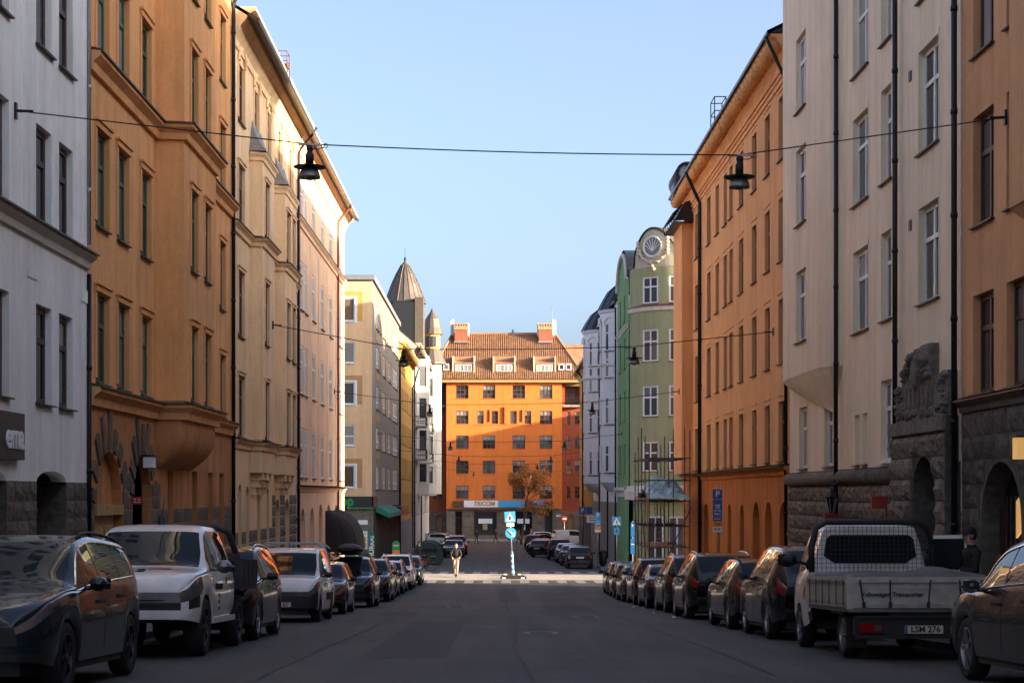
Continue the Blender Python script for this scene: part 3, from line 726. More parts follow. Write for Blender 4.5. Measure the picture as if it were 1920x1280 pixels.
for x, y, h in ((-8.3, 112.3, 1.75), (-9.0, 108.5, 1.1)):
    fl = thing('beach_flag', (x, y, zg(y)+PV), 'green and blue banner flag reading HURRA! ' + ('beside the food poster' if h > 1.5 else 'behind the dome awnings'), 'banner')
    mb = MB(); mb.tube([(0, 0, 0), (0, 0, h+.5), (.12, 0, h+.75)], .018, 6); mb.build('pole', 'metal_grey', fl, world=False)
    mb = MB(); rws = [[(.02+.36*q, .03*math.sin(q*5+t*4), .35+(h+.3)*t-(.25*q*q if t == 1 else 0)) for q in np.linspace(0, 1, 5)] for t in np.linspace(0, 1, 8)]; mb.grid(rws); mb.grid([[(x_, y_+.012, z_) for x_, y_, z_ in r] for r in rws]); mb.build('cloth', 'canvas_banner', fl, world=False)
    text('HURRA!', .42*h/1.75, 'white_paint', fl, Matrix.Translation((.2, -.05, .4+h/2)) @ Matrix.Rotation(R(90), 4, 'X') @ Matrix.Rotation(R(90), 4, 'Z'), bold=.008)
    mb = MB(); mb.box((.02, -.06, h*.8), (.12, -.055, h+.4)); mb.build('logo_band', 'sign_blue', fl, world=False)
cs = thing('round_shop_sign', (-6.75, 116.5, zg(116)+PV), 'round-topped green pavement sign reading coop above an orange panel', 'sign')
mb = MB(); mb.lathe([(.27, -.04), (.27, .04)], 20, (0, 0, 1.35), axis='y')
mb.p(*[(.27*math.cos(a), -.041, 1.35+.27*math.sin(a)) for a in np.linspace(0, 2*math.pi, 20, False)]); mb.box((-.27, -.04, 1.0), (.27, .04, 1.3)); mb.build('disc', 'sign_green', cs, world=False)
mb = MB(); mb.box((-.25, -.04, .25), (.25, .04, .99)); mb.build('panel', 'sign_orange', cs, world=False)
mb = MB(); mb.box((-.3, -.15, 0), (.3, .15, .06)); mb.box((-.03, -.03, .06), (.03, .03, .3)); mb.build('base', 'black_matte', cs, world=False)
text('coop', .19, 'white_paint', cs, Matrix.Translation((0, -.05, 1.32)) @ Matrix.Rotation(R(90), 4, 'X'), bold=.006)
# --- narrow ochre house
b = thing('apartment_building', (XC, 162, zg(162)), 'narrow ochre yellow house squeezed between the flat-roofed block and the balconied house', 'building')
ops = []; grid_windows(b, FC, [(152.5+3.1*k, 153.9+3.1*k) for k in range(7)], [(-.6+3.2*k, 1.3+3.2*k) for k in range(5)], ops, cols=2, frame='fr_dark', recess=.12)
mb = MB(); wall(mb, FC, 151.1, 174, -5, 14.2, ops, .15); mb.build('wall', 'pl_ochre', b)
mb = MB(); sweep(mb, FC, [(151.1, 0), (174, 0)], cornice(14.6, .8, 1.2)); mb.build('cornice', 'pl_ochre', b)
mass(b, FC, 151.1, 174, -5, 14.6, 11, 4.5, 'pl_ochre', 'roof_copper', .9)
mb = MB(); mb.fbox(FC, 151.2, 174, .01, .09, -5, -1.2); mb.build('plinth', 'concrete', b)
pipe(b, FC, 173.6, .14, -5, 12, 'metal_black', .08, kick=(.8, 14))
mb = MB()
for k in range(12): mb.tube([FC(152+1.7*k, -.9, 15.5), FC(152+1.7*k, -.9, 16.1)], .03, 4)
for z in (15.8, 16.1): mb.tube([FC(152, -.9, z), FC(171, -.9, z)], .03, 4)
mb.build('snow_guard', 'metal_galv', b)
# --- pale house with balconies and a corner turret
XW = -8.35; FW = Fr((XW, 0), (0, 1), (1, 0))
b = thing('apartment_building', (XW, 195, zg(195)), 'pale stone house with iron balconies and a copper cone roof', 'building')
rows = [(-1.0+3.45*k, 1.2+3.45*k) for k in range(5)]
ops = []; grid_windows(b, FW, [(176.5+4*k, 177.8+4*k) for k in range(10)], rows, ops, cols=2, frame='fr_dark', recess=.15)
mb = MB(); wall(mb, FW, 174, 216, -6, 16.2, ops, .2); mb.build('wall', 'pl_pale', b)
FWs = Fr((XW+.85, 184), (-.3, -1), (1, -.3))
for (u0, u1) in ((184, 189), (203, 208.5)):             # splayed bays, their near cheeks show
    wb = MB(); bo = []
    ck = Fr((XW, u0), (1.15, 1.2), (1.2, -1.15)); L = math.hypot(1.15, 1.2)
    for (c, d) in rows[1:]: bo.append((.3, L-.3, c, d)); window(b, ck, .3, L-.3, c, d, cols=1, frame='fr_dark', recess=.12, sill='fr_white')
    wall(wb, ck, 0, L, 1.2, 16.2, bo, .18)
    F2 = FW.off(1.15); bo2 = []
    grid_windows(b, F2, [(u0+1.8, u0+3.2)], rows[1:], bo2, cols=2, frame='fr_dark', recess=.12)
    wall(wb, F2, u0+1.2, u1-1.2, 1.2, 16.2, bo2); wb.p(FW(u1, 0, 1.2), FW(u1-1.2, 1.15, 1.2), FW(u1-1.2, 1.15, 16.2), FW(u1, 0, 16.2))
    for z in (1.2, 16.2): wb.p(FW(u0, 0, z), FW(u0+1.2, 1.15, z), FW(u1-1.2, 1.15, z), FW(u1, 0, z))
    wb.build('bay', 'pl_pale', b)
    for z in (1.25, 4.7, 15.9):
        wb = MB(); sweep(wb, FW, [(u0, 0), (u0+1.2, 1.15), (u1-1.2, 1.15), (u1, 0)], led(z, .15, .25)); wb.build('bay_ledge', 'pl_pale', b)
    for k, z in enumerate((4.9, 8.4)):
        bl = MB(); bl.fbox(FW, u0-4.5, u0-.5, 0, 1.1, z-.15, z); bo_ = bl.build('balcony', 'concrete', b)
        bl = MB()
        for q in (.45, 1.0): bl.tube([FW(u0-4.5, .02, z+q), FW(u0-4.5, 1.07, z+q), FW(u0-.5, 1.07, z+q), FW(u0-.5, .02, z+q)], .035, 5)
        for j in range(17): bl.tube([FW(u0-4.5+.25*j, 1.07, z), FW(u0-4.5+.25*j, 1.07, z+1)], .018, 4)
        for j in range(5):
            for u in (u0-4.5, u0-.5): bl.tube([FW(u, .05+.25*j, z), FW(u, .05+.25*j, z+1)], .018, 4)
        bl.build('railing', 'metal_black', bo_)
mb = MB(); sweep(mb, FW, [(174, 0), (216, 0)], cornice(16.6, .8, 1.0)); mb.build('cornice', 'pl_pale', b)
mass(b, FW, 174, 216, -6, 16.6, 12, 5.2, 'pl_pale', 'roof_copper', .9)
pipe(b, FW, 174.6, .14, -5, 15, 'metal_black', .08, kick=(.8, 16.3)); pipe(b, FW, 190.5, .14, -5, 15, 'metal_black', .08, kick=(.8, 16.3))
tx, ty = -9.8, 186
mb = MB(); mb.lathe([(2.15, 15.5), (2.15, 22.1)], 10, (tx, ty, 0)); mb.build('tower_drum', 'roof_copper', b)
mb = MB(); mb.lathe([(2.3, 21.9), (2.3, 22.05), (1.95, 22.8), (1.5, 24), (1.0, 25.1), (.45, 26.1), (.05, 26.6)], 20, (tx, ty, 0)); ro = mb.build('tower_roof', 'roof_copper', b)
mb = MB()
for k in range(20):
    a = 2*math.pi*k/20; mb.tube([(tx+r*math.cos(a), ty+r*math.sin(a), z) for r, z in ((2.3, 22.07), (1.96, 22.82), (1.51, 24.02), (1.01, 25.12), (.46, 26.12))], .035, 4)
mb.build('standing_seams', 'roof_copper', ro)
mb = MB(); mb.lathe([(.0, 26.5), (.1, 26.55), (.13, 26.8), (.05, 27)], 8, (tx, ty, 0)); mb.tube([(tx, ty, 26.9), (tx, ty, 28)], .02, 5); mb.build('finial', 'metal_black', b)
mb = MB(); mb.box((tx-1.1, ty-2.9, 16), (tx+1.2, ty-1.2, 21.8)); mb.build('glazed_dormer', 'gl_dark', b)
mb = MB(); mb.box((tx+1.21, ty-2.95, 16), (tx+2.1, ty-1.2, 22.3)); mb.box((tx-2.1, ty-2.4, 16), (tx-1.11, ty-1.2, 21.6)); mb.build('dormer_cheek', 'roof_copper', b)
# sunlit corner turret
tx, ty = -7.75, 211
mb = MB(); mb.smooth = True; mb.lathe([(1.15, 1.2), (1.15, 17.2)], 16, (tx, ty, 0)); mb.build('turret', 'pl_pale', b)
mb = MB(); mb.lathe([(1.7, 17.2), (1.7, 17.4), (1.05, 18.9), (1.05, 19)], 14, (tx, ty, 0)); mb.build('turret_skirt_roof', 'roof_copper', b); mb = MB(); mb.lathe([(1.35, 20.9), (1.35, 21.05), (1.1, 21.7), (.85, 22.8), (.3, 23.6), (0.02, 24.2)], 14, (tx, ty, 0)); mb.build('turret_roof', 'roof_copper', b)
mb = MB(); mb.lathe([(.95, 18.8), (.95, 20.95)], 14, (tx, ty, 0)); mb.build('turret_lantern', 'pl_ochre', b)
for k in range(6):
    a = -math.pi*.95+k*.42; mb = MB(); mb.box((-.17, -.04, 0), (.17, .03, 1.3), Matrix.Translation((tx+.95*math.cos(a), ty+.95*math.sin(a), 19.3)) @ Matrix.Rotation(a-R(90), 4, 'Z')); mb.build('turret_window', 'gl_mid', b)
# ------------------------------------------------------------------ the building that closes the street
DE = 235; k_ = DE/FPX
def EX(px): return (px-CX)*k_
def EZ(py): return CZ+(HY-py)*k_
FE = Fr((0, DE), (1, 0), (0, -1))
b = thing('apartment_building', (1.2, DE, zg(DE)), 'bright orange building with tiled hipped roof closing the end of the street', 'building')
cols = [(EX(855), EX(878.5)), (EX(905), EX(928.5)), (EX(961), EX(984.5)), (EX(1012), EX(1035.5))]
rws_ = [(EZ(747), EZ(722)), (EZ(794.5), EZ(770)), (EZ(841), EZ(816)), (EZ(888), EZ(863)), (EZ(935), EZ(910))]
ops = []
for k, (c, d) in enumerate(rws_):
    cc = cols if k != 1 else [cols[0], (EX(894.5), EX(907)), (EX(921.5), EX(934)), (EX(956.5), EX(969)), (EX(983.5), EX(996)), cols[3]]
    for (a, bb) in cc:
        ops.append((a, bb, c, d)); window(b, FE, a, bb, c, d, cols=3 if bb-a > 1.2 else 2, rows=(.33, .66), frame='fr_wood', t=.07, recess=.12, sill='pl_end', glassk=random.choice(['gl_dark', 'gl_mid', 'gl_mid']), blind=random.choice([None, 'gl_curtain', 'gl_curtain']))
mb = MB(); wall(mb, FE, EX(837), EX(1053.5), EZ(953), EZ(712), ops, .25); mb.build('wall', 'pl_end', b)
mb = MB(); mb.fbox(FE, EX(890), EX(1000), 0, .08, EZ(797), EZ(795.2)); mb.build('string_course', 'pl_end', b)
nb = MB(); nb.fbox(FE, EX(946), EX(951.5), 0, .25, EZ(794), EZ(762)); nb.build('wall_pier', 'pl_end', b)
for x in (917.5, 978.5): nb = MB(); nb.fbox(FE, EX(x), EX(x+1), 0, .15, EZ(791), EZ(768)); nb.build('wall_hook', 'fr_wood', b)
# ground floor
shop = [(EX(853), EX(867), EZ(1003), EZ(957)), (EX(888), EX(932), EZ(1003), EZ(958)), (EX(955), EX(998), EZ(1003), EZ(958)), (EX(1021), EX(1036), EZ(1003), EZ(955))]
mb = MB(); wall(mb, FE, EX(837), EX(1053.5), EZ(1012), EZ(953.01), shop, .4); mb.build('ground_floor_wall', 'st_brown', b)
stones(b, FE, EX(837), EX(1053.5), EZ(1010), EZ(955), 'st_brown', 1.0, (1.2, 2.0), [(s_[0], s_[1], -9, 9) for s_ in shop], .35)
for k, s_ in enumerate(shop): window(b, FE, *s_, cols=1, rows=(.18,) if k in (1, 2) else (.75,), frame='fr_dark', glassk='gl_dark', sill=None, recess=.35)
mb = MB(); mb.fbox(FE, EX(841), EX(1047), 0, .35, EZ(954.9), EZ(952.6)); mb.build('ledge', 'st_brown', b)
for x0, x1, y0_, y1, m_ in ((897, 923, 981, 972, 'white_paint'), (905, 914, 993, 982, 'sign_gold'), (970, 993, 981, 972, 'white_paint'), (980, 985, 993, 983, 'white_paint'), (1043, 1051, 968, 965, 'white_paint')):
    mb = MB(); mb.fbox(FE, EX(x0), EX(x1), -.28 if x0 < 1040 else .06, -.25 if x0 < 1040 else .1, EZ(y0_), EZ(y1)); mb.build('shop_notice', m_, b)
sg = thing('shop_sign', (EX(945), DE-.35, EZ(950)), 'long shop sign reading TRICOM in gold with a bright blue end', 'sign')
mb = MB(); mb.fbox(FE, EX(870), EX(934), .1, .3, EZ(950.3), EZ(938)); mb.build('panel', 'white_paint', sg)
mb = MB(); mb.fbox(FE, EX(934), EX(1019), .1, .3, EZ(950.3), EZ(938)); mb.build('panel', 'sign_lblue', sg)
mt = FE.tmat(EX(907.5), .32, EZ(944)); mt.translation -= sg.location; text('TRICOM', .82, 'sign_gold', sg, mt, bold=.03, xs=.95, shear=.2)
mb = MB(); mb.fbox(FE, EX(851), EX(869.5), .05, .2, EZ(950.3), EZ(939)); mb.fbox(FE, EX(1019.5), EX(1037), .05, .2, EZ(950.3), EZ(939)); mb.build('end_panel', 'fr_wood', sg)
# recessed red wings
for x0, x1, wins in ((806, 836.9, ((812, 820), (823, 829))), (1053.6, 1094, ((1062, 1070), (1077, 1088)))):
    Fw = FE.off(-2.2); kk = (DE+2.2)/FPX
    ops = []
    for (c, d) in rws_[1:]:
        for wa, wb_ in wins:
            q = ((wa-CX)*kk, (wb_-CX)*kk, c, d); ops.append(q); window(b, Fw, *q, cols=2, rows=(.35, .68), frame='fr_wood', recess=.12, sill='pl_endred', glassk=random.choice(['gl_dark', 'gl_mid', 'gl_curtain']))
    lo = ((x0-CX)*kk+.4, (x1-CX)*kk-.4, EZ(757), EZ(722)); ops.append(lo)
    mb = MB(); wall(mb, Fw, (x0-CX)*kk, (x1-CX)*kk, EZ(960), EZ(712), ops, 1.4); mb.build('wing_wall', 'pl_endred', b)
    mb = MB(); mb.fbox(Fw, lo[0], lo[1], -1.45, -1.4, lo[2], lo[3]); mb.build('loggia_back', 'fr_wood', b)
    window(b, Fw, (lo[0]+lo[1])/2-.5, (lo[0]+lo[1])/2+.5, lo[2], lo[3]-.2, cols=1, rows=(.4, .7), frame='fr_dark', recess=1.3, sill=None)
    mb = MB(); mb.fbox(Fw, (x0-CX)*kk+.02, (x1-CX)*kk, .0, 1.2, EZ(762), EZ(758)); bo_ = mb.build('balcony', 'concrete', b)
    mb = MB()
    for q in (.3, 1.2): mb.tube([Fw((x0-CX)*kk+.1, 1.15, EZ(758)+q), Fw((x1-CX)*kk-.1, 1.15, EZ(758)+q)], .03, 4)
    for j in range(int((x1-x0)/1.9)): u = (x0-CX)*kk+.1+.14*j; mb.tube([Fw(u, 1.15, EZ(758)), Fw(u, 1.15, EZ(758)+1.2)], .015, 4)
    mb.build('railing', 'metal_black', bo_)
    if x0 > 1000: mb = MB(); rws2 = [[Fw(u, 0, EZ(714)), Fw(u, 1.3, EZ(718)), Fw(u, 1.32, EZ(721))] for u in ((x0-CX)*kk+.3, (x1-CX)*kk)]; mb.grid(rws2); mb.build('awning', 'canvas_green', b)
    mb = MB(); wall(mb, Fw, (x0-CX)*kk, (x1-CX)*kk, EZ(1014), EZ(960.02), [((x0+12-CX)*kk, (x0+22-CX)*kk, EZ(1014), EZ(965), .35)], .5); mb.build('wing_ground_floor', 'st_brown', b)
    mb = MB(); mb.fbox(Fw, (x0+12-CX)*kk, (x0+22-CX)*kk, -.55, -.5, EZ(1014), EZ(965)); mb.build('door', 'wood_door', b)
for u, w0, w1 in ((EX(837), -2.2, 0), (EX(1053.5), -2.2, 0)):
    mb = MB(); mb.p(FE(u, w0, EZ(1012)), FE(u, w1, EZ(1012)), FE(u, w1, EZ(712)), FE(u, w0, EZ(712))); mb.build('return_wall', 'pl_endred', b)
# roof with pantile ribs
ez, rz, rdp = EZ(711), EZ(627)+.6, 6.2
A = [(EX(803), -.9, ez), (EX(1097), -.9, ez), (EX(1043), rdp, rz), (EX(846), rdp, rz)]
mb = MB(); mb.p(*[FE(x, -y_, z) for x, y_, z in A])
mb.p(FE(EX(803), .9, ez), FE(EX(846), -rdp, rz), FE(EX(846), -rdp-6, ez-2)); mb.p(FE(EX(1097), .9, ez), FE(EX(1043), -rdp, rz), FE(EX(1043), -rdp-6, ez-2)); mb.p(FE(EX(846), -rdp, rz), FE(EX(1043), -rdp, rz), FE(EX(1043), -rdp-6, ez-2), FE(EX(846), -rdp-6, ez-2))
rf = mb.build('roof', 'roof_tile', b)
mb = MB(); xl0, xl1, xr0, xr1 = EX(803), EX(846), EX(1097), EX(1043); x = xl0+.15
while x < xr0-.1:
    t1 = 1.0
    if x < xl1: t1 = (x-xl0)/(xl1-xl0)
    if x > xr1: t1 = (xr0-x)/(xr0-xr1)
    n_ = max(1, int(t1*20))
    for j in range(n_):
        q0, q1 = j/20, (j+1)/20
        p0 = FE(x, .93-q0*(rdp+.9), ez+.09+q0*(rz-ez)); p1 = FE(x, .93-q1*(rdp+.9), ez+.04+q1*(rz-ez))
        mb.tube([p0, p1], .06, 4, cap=False)
    x += .3
mb.build('roof_tiles', 'roof_tile', rf, kind='stuff')
mb = MB(); mb.fbox(FE, EX(808), EX(1092), -2, .7, ez-.45, ez-.1); mb.build('eaves', 'pl_brownpaint', b)
for a_, c_ in ((A[0], A[3]), (A[1], A[2]), (A[3], A[2])):
    mb = MB(); mb.tube([FE(a_[0], -a_[1], a_[2]+.1), FE(c_[0], -c_[1], c_[2]+.1)], .16, 6); mb.build('ridge_tiles', 'roof_tile', rf)
def roof_w(z): return .9-(z-ez)/(rz-ez)*(rdp+.9)
for x0, x1 in ((848, 890.5), (924, 966.5), (1000, 1042.5)):
    zb, zt = EZ(698), EZ(673); wf = roof_w(zb)+.02
    mb = MB()
    for xa, xb in ((x0, x0+2.5), (x1-2.5, x1)):
        u0, u1 = EX(xa), EX(xb); zt2 = EZ(667)
        for u in (u0, u1): mb.p(FE(u, wf, zb), FE(u, wf, zt2), FE(u, roof_w(zt2), zt2))
        mb.p(FE(u0, wf, zb), FE(u1, wf, zb), FE(u1, wf, zt2), FE(u0, wf, zt2)); mb.p(FE(u0, wf, zt2), FE(u1, wf, zt2), FE(u1, roof_w(zt2), zt2), FE(u0, roof_w(zt2), zt2))
    dm = mb.build('dormer', 'pl_cream', b)
    mb = MB(); u0, u1 = EX(x0+2.5), EX(x1-2.5); mb.p(FE(u0, wf-.15, zb), FE(u1, wf-.15, zb), FE(u1, wf-.15, EZ(681)), FE(u0, wf-.15, EZ(681))); mb.build('dormer_front', 'roof_tile', dm)
    mb = MB(); z2 = EZ(681); mb.p(FE(u0, wf-.1, z2), FE(u1, wf-.1, z2), FE(u1, roof_w(EZ(664)), EZ(664)), FE(u0, roof_w(EZ(664)), EZ(664))); mb.fbox(FE, u0, u1, wf-.1, wf-.03, z2-.05, z2+.14); mb.build('dormer_roof', 'roof_tile', dm)
    window(b, FE.off(wf-.14), EX(x0+6), EX(x1-6), EZ(696), EZ(683), cols=4, rows=(), frame='fr_white', recess=-.06, sill=None, t=.09, glassk='gl_curtain')
for x0 in (817, 831, 1047.5, 1061):
    z0, z1 = EZ(694), EZ(682); wf = roof_w(z1)
    mb = MB(); mb.fbox(FE, EX(x0-.8), EX(x0+11.4), roof_w(z0)-.6, roof_w(z0)+.28, z0, z1+.1); mb.build('roof_window_box', 'roof_tile', b)
    window(b, FE.off(roof_w(z0)+.28), EX(x0), EX(x0+10.6), z0+.02, z1, cols=1, rows=(), frame='fr_white', recess=-.06, sill=None, t=.12, glassk='gl_dark')
# chimneys, drums and aerials
for cx_ in (863.5, 1024.5):
    ch = MB(); u0, u1 = EX(cx_-12.5), EX(cx_+12.5); ch.fbox(FE, u0, u1, -6.4, -4.6, EZ(636), EZ(612)); co = ch.build('chimney', 'brick', b)
    ch = MB(); ch.fbox(FE, u0-.08, u1+.08, -6.5, -4.5, EZ(612), EZ(608)); ch.fbox(FE, u0-.06, u1+.06, -6.48, -4.52, EZ(602), EZ(599.5))
    for j in range(6): a = u0+(u1-u0)*j/5.0; ch.fbox(FE, a-.09, a+.09, -6.45, -4.55, EZ(608), EZ(602))
    ch.build('chimney_cap', 'pl_brownpaint', co)
    ch = MB(); ch.fbox(FE, u0-.1, u1+.1, -6.6, -4.4, EZ(637), EZ(634)); ch.build('flashing', 'metal_galv', co)
    ch = MB(); s_ = -1 if cx_ < 900 else 1
    for dx, z0, z1 in ((16*s_, 622, 592), (19*s_, 618, 594), (-14*s_, 622, 600)):
        u = EX(cx_+dx); ch.fbox(FE, u-.13, u+.13, -5.6, -5.35, EZ(z0), EZ(z1))
        ch.tube([FE(u, -5.7, EZ(z0+3)), FE(u, -5.7, EZ(z1-2))], .04, 5); ch.tube([FE(u, -5.7, EZ(z0-6)), FE(EX(cx_), -5.7, EZ(z0-6))], .03, 4)
    ch.build('phone_aerials', 'white_paint', b)
ch = MB(); ch.tube([FE(EX(1037.5), -5.5, EZ(600)), FE(EX(1037.5), -5.5, EZ(569))], .03, 5); ch.tube([FE(EX(1034.5), -5.5, EZ(571)), FE(EX(1039), -5.5, EZ(570))], .02, 4); ch.build('mast', 'metal_galv', b)
for px in (911.5, 928.5):
    ch = MB(); ch.lathe([(.5, EZ(628)), (.5, EZ(619.5)), (0.01, EZ(619))], 12, (EX(px), DE+6.5, 0)); ch.build('roof_drum', 'pl_endred', b)
for px, t_ in ((949, 620), (962.5, 610), (979.5, 619)):
    ch = MB(); ch.fbox(FE, EX(px-4), EX(px+4), -6.7, -5.9, EZ(628), EZ(621)); ch.fbox(FE, EX(px-2), EX(px+2), -6.5, -6, EZ(621), EZ(t_)); ch.build('vent', 'brick' if t_ > 615 else 'metal_grey', b)
mb = MB(); mb.fbox(FE, EX(803), EX(1097), -18, -12, EZ(1014), ez-1.5); mb.build('rear_wall', 'pl_endred', b)
# tiled house behind, right
b = thing('house', (EX(1100)+6, DE+14, zg(240)), 'house with pale orange tiled roof behind the bright orange building', 'house')
mb = MB(); mb.box((EX(1058), DE+9, -5), (EX(1058)+26, DE+22, 17)); mb.build('wall', 'pl_end', b)
mb = MB(); mb.p((EX(1040), DE+7, 17.5), (EX(1040)+30, DE+7, 17.5), (EX(1040)+30, DE+14, 23), (EX(1045), DE+14, 23)); mb.p((EX(1045), DE+14, 23), (EX(1040)+30, DE+14, 23), (EX(1040)+30, DE+23, 17), (EX(1040), DE+23, 17)); mb.p((EX(1040), DE+7, 17.5), (EX(1045), DE+14, 23), (EX(1040), DE+23, 17)); mb.build('roof', 'roof_tile', b)
b = thing('house', (-22, DE+12, zg(240)), 'brown roofed house beyond the left wing of the bright orange building', 'house')
mb = MB(); mb.box((-40, DE+9, -5), (EX(806), DE+22, 17)); mb.build('wall', 'pl_endred', b)
mb = MB(); mb.p((-40, DE+7, 17), (EX(830), DE+7, 17), (EX(828), DE+14, 21.5), (-40, DE+14, 21.5)); mb.build('roof', 'roof_copper', b)
# ------------------------------------------------------------------ right row
XG = 8.9; FG = Fr((XG, 0), (0, 1), (-1, 0))
# --- ochre house at the far right
b = thing('apartment_building', (XG, 167, zg(167)), 'yellow ochre house with dark cornice next to the pale house with domed bays', 'building')
ops = []; grid_windows(b, FG, [(155.3+2.6*k, 156.6+2.6*k) for k in range(9)], [(-.2+3.1*k, 1.6+3.1*k) for k in range(4)], ops, cols=2, frame='fr_white', recess=.12)
mb = MB(); wall(mb, FG, 154, 179, -5.5, 13, ops, .18); mb.build('wall', 'pl_ochre', b)
mb = MB(); sweep(mb, Fr((XG, 0), (0, 1), (-1, 0)), [(154, 0), (179, 0)], cornice(13.8, .8, 1.1)); mb.build('cornice', 'pl_cream', b)
mass(b, FG, 154, 179, -5.5, 13.8, 12, 3, 'pl_ochre', 'roof_black', .9)
mb = MB(); mb.fbox(FG, 154.1, 179, .01, .1, -5.5, -1); mb.build('plinth', 'st_dark', b)
for z in (3.0, 9.2): mb = MB(); sweep(mb, FG, [(154, 0), (179, 0)], led(z, .12, .2)); mb.build('ledge', 'pl_cream', b)
pipe(b, FG, 170, .15, -5, 12.6, 'metal_black', .09, kick=(.8, 13.6))
# --- pale house with two domed bays
b = thing('apartment_building', (XG, 139, zg(139)), 'pale lilac white house with two round domed bays', 'building')
ops = []; grid_windows(b, FG, [(133.4, 134.6), (136.5, 137.7), (139.6, 140.8)], [(2.9+3.7*k, 4.9+3.7*k) for k in range(3)], ops, cols=2, frame='fr_white', recess=.12)
mb = MB(); wall(mb, FG, 124, 154, -5.5, 15.3, ops, .18); mb.build('wall', 'pl_lilac', b)
mass(b, FG, 124, 154, -5.5, 15.3, 12, 2.5, 'pl_lilac', 'roof_black', .3)
mb = MB(); mb.fbox(FG, 124.1, 154, .01, .08, -5.5, .6); mb.build('plinth', 'concrete', b)
for (yc, r, zt) in ((129.2, 2.3, 15.0), (147.5, 2.6, 15.2)):
    cx_ = XG+1.35; bb_ = MB(); zb = 2.1; n_ = 16
    aa = lambda q: math.pi*.5+math.pi*q            # from +y round -x to -y
    pt = lambda q, z, rr=r: Vector((cx_+rr*math.cos(aa(q)), yc+rr*math.sin(aa(q)), z))
    bb_.smooth = True; bb_.grid([[pt(k/n_, z) for k in range(n_+1)] for z in (zb, zt)]); bb_.grid([[pt(k/n_, z, r-q) for k in range(n_+1)] for z, q in ((zb, 0), (zb-.6, .5), (zb-.9, 1.2))]); bo_ = bb_.build('round_bay', 'pl_lilac', b)
    for z in (zt-4.0, zt):
        lb = MB(); lb.grid([[pt(k/n_, z+dz, r+dr) for k in range(n_+1)] for dz, dr in ((-.25, 0), (-.18, .12), (0, .18), (.02, 0))]); lb.build('bay_ledge', 'pl_lilac', b)
    db = MB(); db.smooth = False; db.lathe([(r+.2, zt), (r*.95, zt+.6), (r*.75, zt+1.4), (r*.45, zt+2.0), (.1, zt+2.35), (.06, zt+3)], 16, (cx_, yc, 0)); db.build('dome', 'roof_black', b)
    db = MB()
    for k in range(16): a = 2*math.pi*k/16; db.tube([(cx_+rr*math.cos(a), yc+rr*math.sin(a), z) for rr, z in ((r+.22, zt), (r*.96, zt+.62), (r*.76, zt+1.42), (r*.46, zt+2.02))], .03, 4)
    db.build('dome_ribs', 'roof_black', b)
    for q in (.5, .76):
        a = aa(q); n_v = (math.cos(a), math.sin(a)); F3 = Fr((cx_+r*n_v[0], yc+r*n_v[1]), (-n_v[1], n_v[0]), n_v)
        for k in range(4):
            c = (3.0, 6.6, 10.1)[k] if k < 3 else zt-2.9
            window(b, F3, -.62, .62, c-.2, c+1.9, cols=2, rows=(.66,), frame='fr_white', recess=.0, t=.11, glassk=random.choice(['gl_mid', 'gl_curtain']))
            if k == 3: ab = MB(); ab.tube([F3(.66*math.cos(math.pi*j/8), .06, c+1.85+.5*math.sin(math.pi*j/8)) for j in range(9)], .09, 5); ab.p(*[F3(.6*math.cos(math.pi*j/8), .03, c+1.88+.45*math.sin(math.pi*j/8)) for j in range(9)]); ab.build('arched_fanlight', 'fr_white', b)
pipe(b, FG, 133, .12, -5, 14.8, 'metal_black', .07); pipe(b, FG, 124.3, .12, -5, 14.8, 'metal_black', .07); pipe(b, FG, 143.5, .12, -5, 14.8, 'metal_black', .07)
# --- green house with round corner
b = thing('apartment_building', (12, 113, zg(112)), 'green corner house with round front, curved gable and round window', 'building')
cx_, cy_, r = 12.0, 112.6, 3.1
def gp(an, z, rr=r): return Vector((cx_+rr*math.sin(an), cy_-rr*math.cos(an), z))
def gtop(an):
    c = (an+.62)/.55
    if abs(c) < 1: return 16.6+1.75*math.cos(c*math.pi/2)**.8
    c = (an-.42)/.55
    return 16.0+(1.1*math.cos(c*math.pi/2) if abs(c) < 1 else 0)
rows = [(2.65, 4.6), (6.2, 8.2), (9.75, 11.85), (13.5, 15.25)]; wa = [(-.90, -.50), (-.27, .17), (.42, .86)]
mb = MB(); angs = sorted({*[q for p_ in wa for q in p_], *np.linspace(-1.57, 1.57, 41)})
for a0, a1 in zip(angs, angs[1:]):
    zs = [1.7]; inw = any(p_[0]-1e-6 <= a0 and a1 <= p_[1]+1e-6 for p_ in wa)
    segs = [(1.7, None)]
    if inw:
        segs = []; z = 1.7
        for c, d in rows: segs.append((z, c)); z = d
        segs.append((z, None))
    for c, d in segs:
        if d is None: mb.p(gp(a0, c), gp(a1, c), gp(a1, gtop(a1)), gp(a0, gtop(a0)))
        else: mb.p(gp(a0, c), gp(a1, c), gp(a1, d), gp(a0, d))
for (a0, a1) in wa:
    for c, d in rows:
        for a in (a0, a1): mb.p(gp(a, c), gp(a, d), gp(a, d, r-.4), gp(a, c, r-.4))
        for z in (c, d): mb.grid([[gp(q, z, rr) for q in np.linspace(a0, a1, 7)] for rr in (r, r-.4)])
mb.build('round_wall', 'pl_green', b)
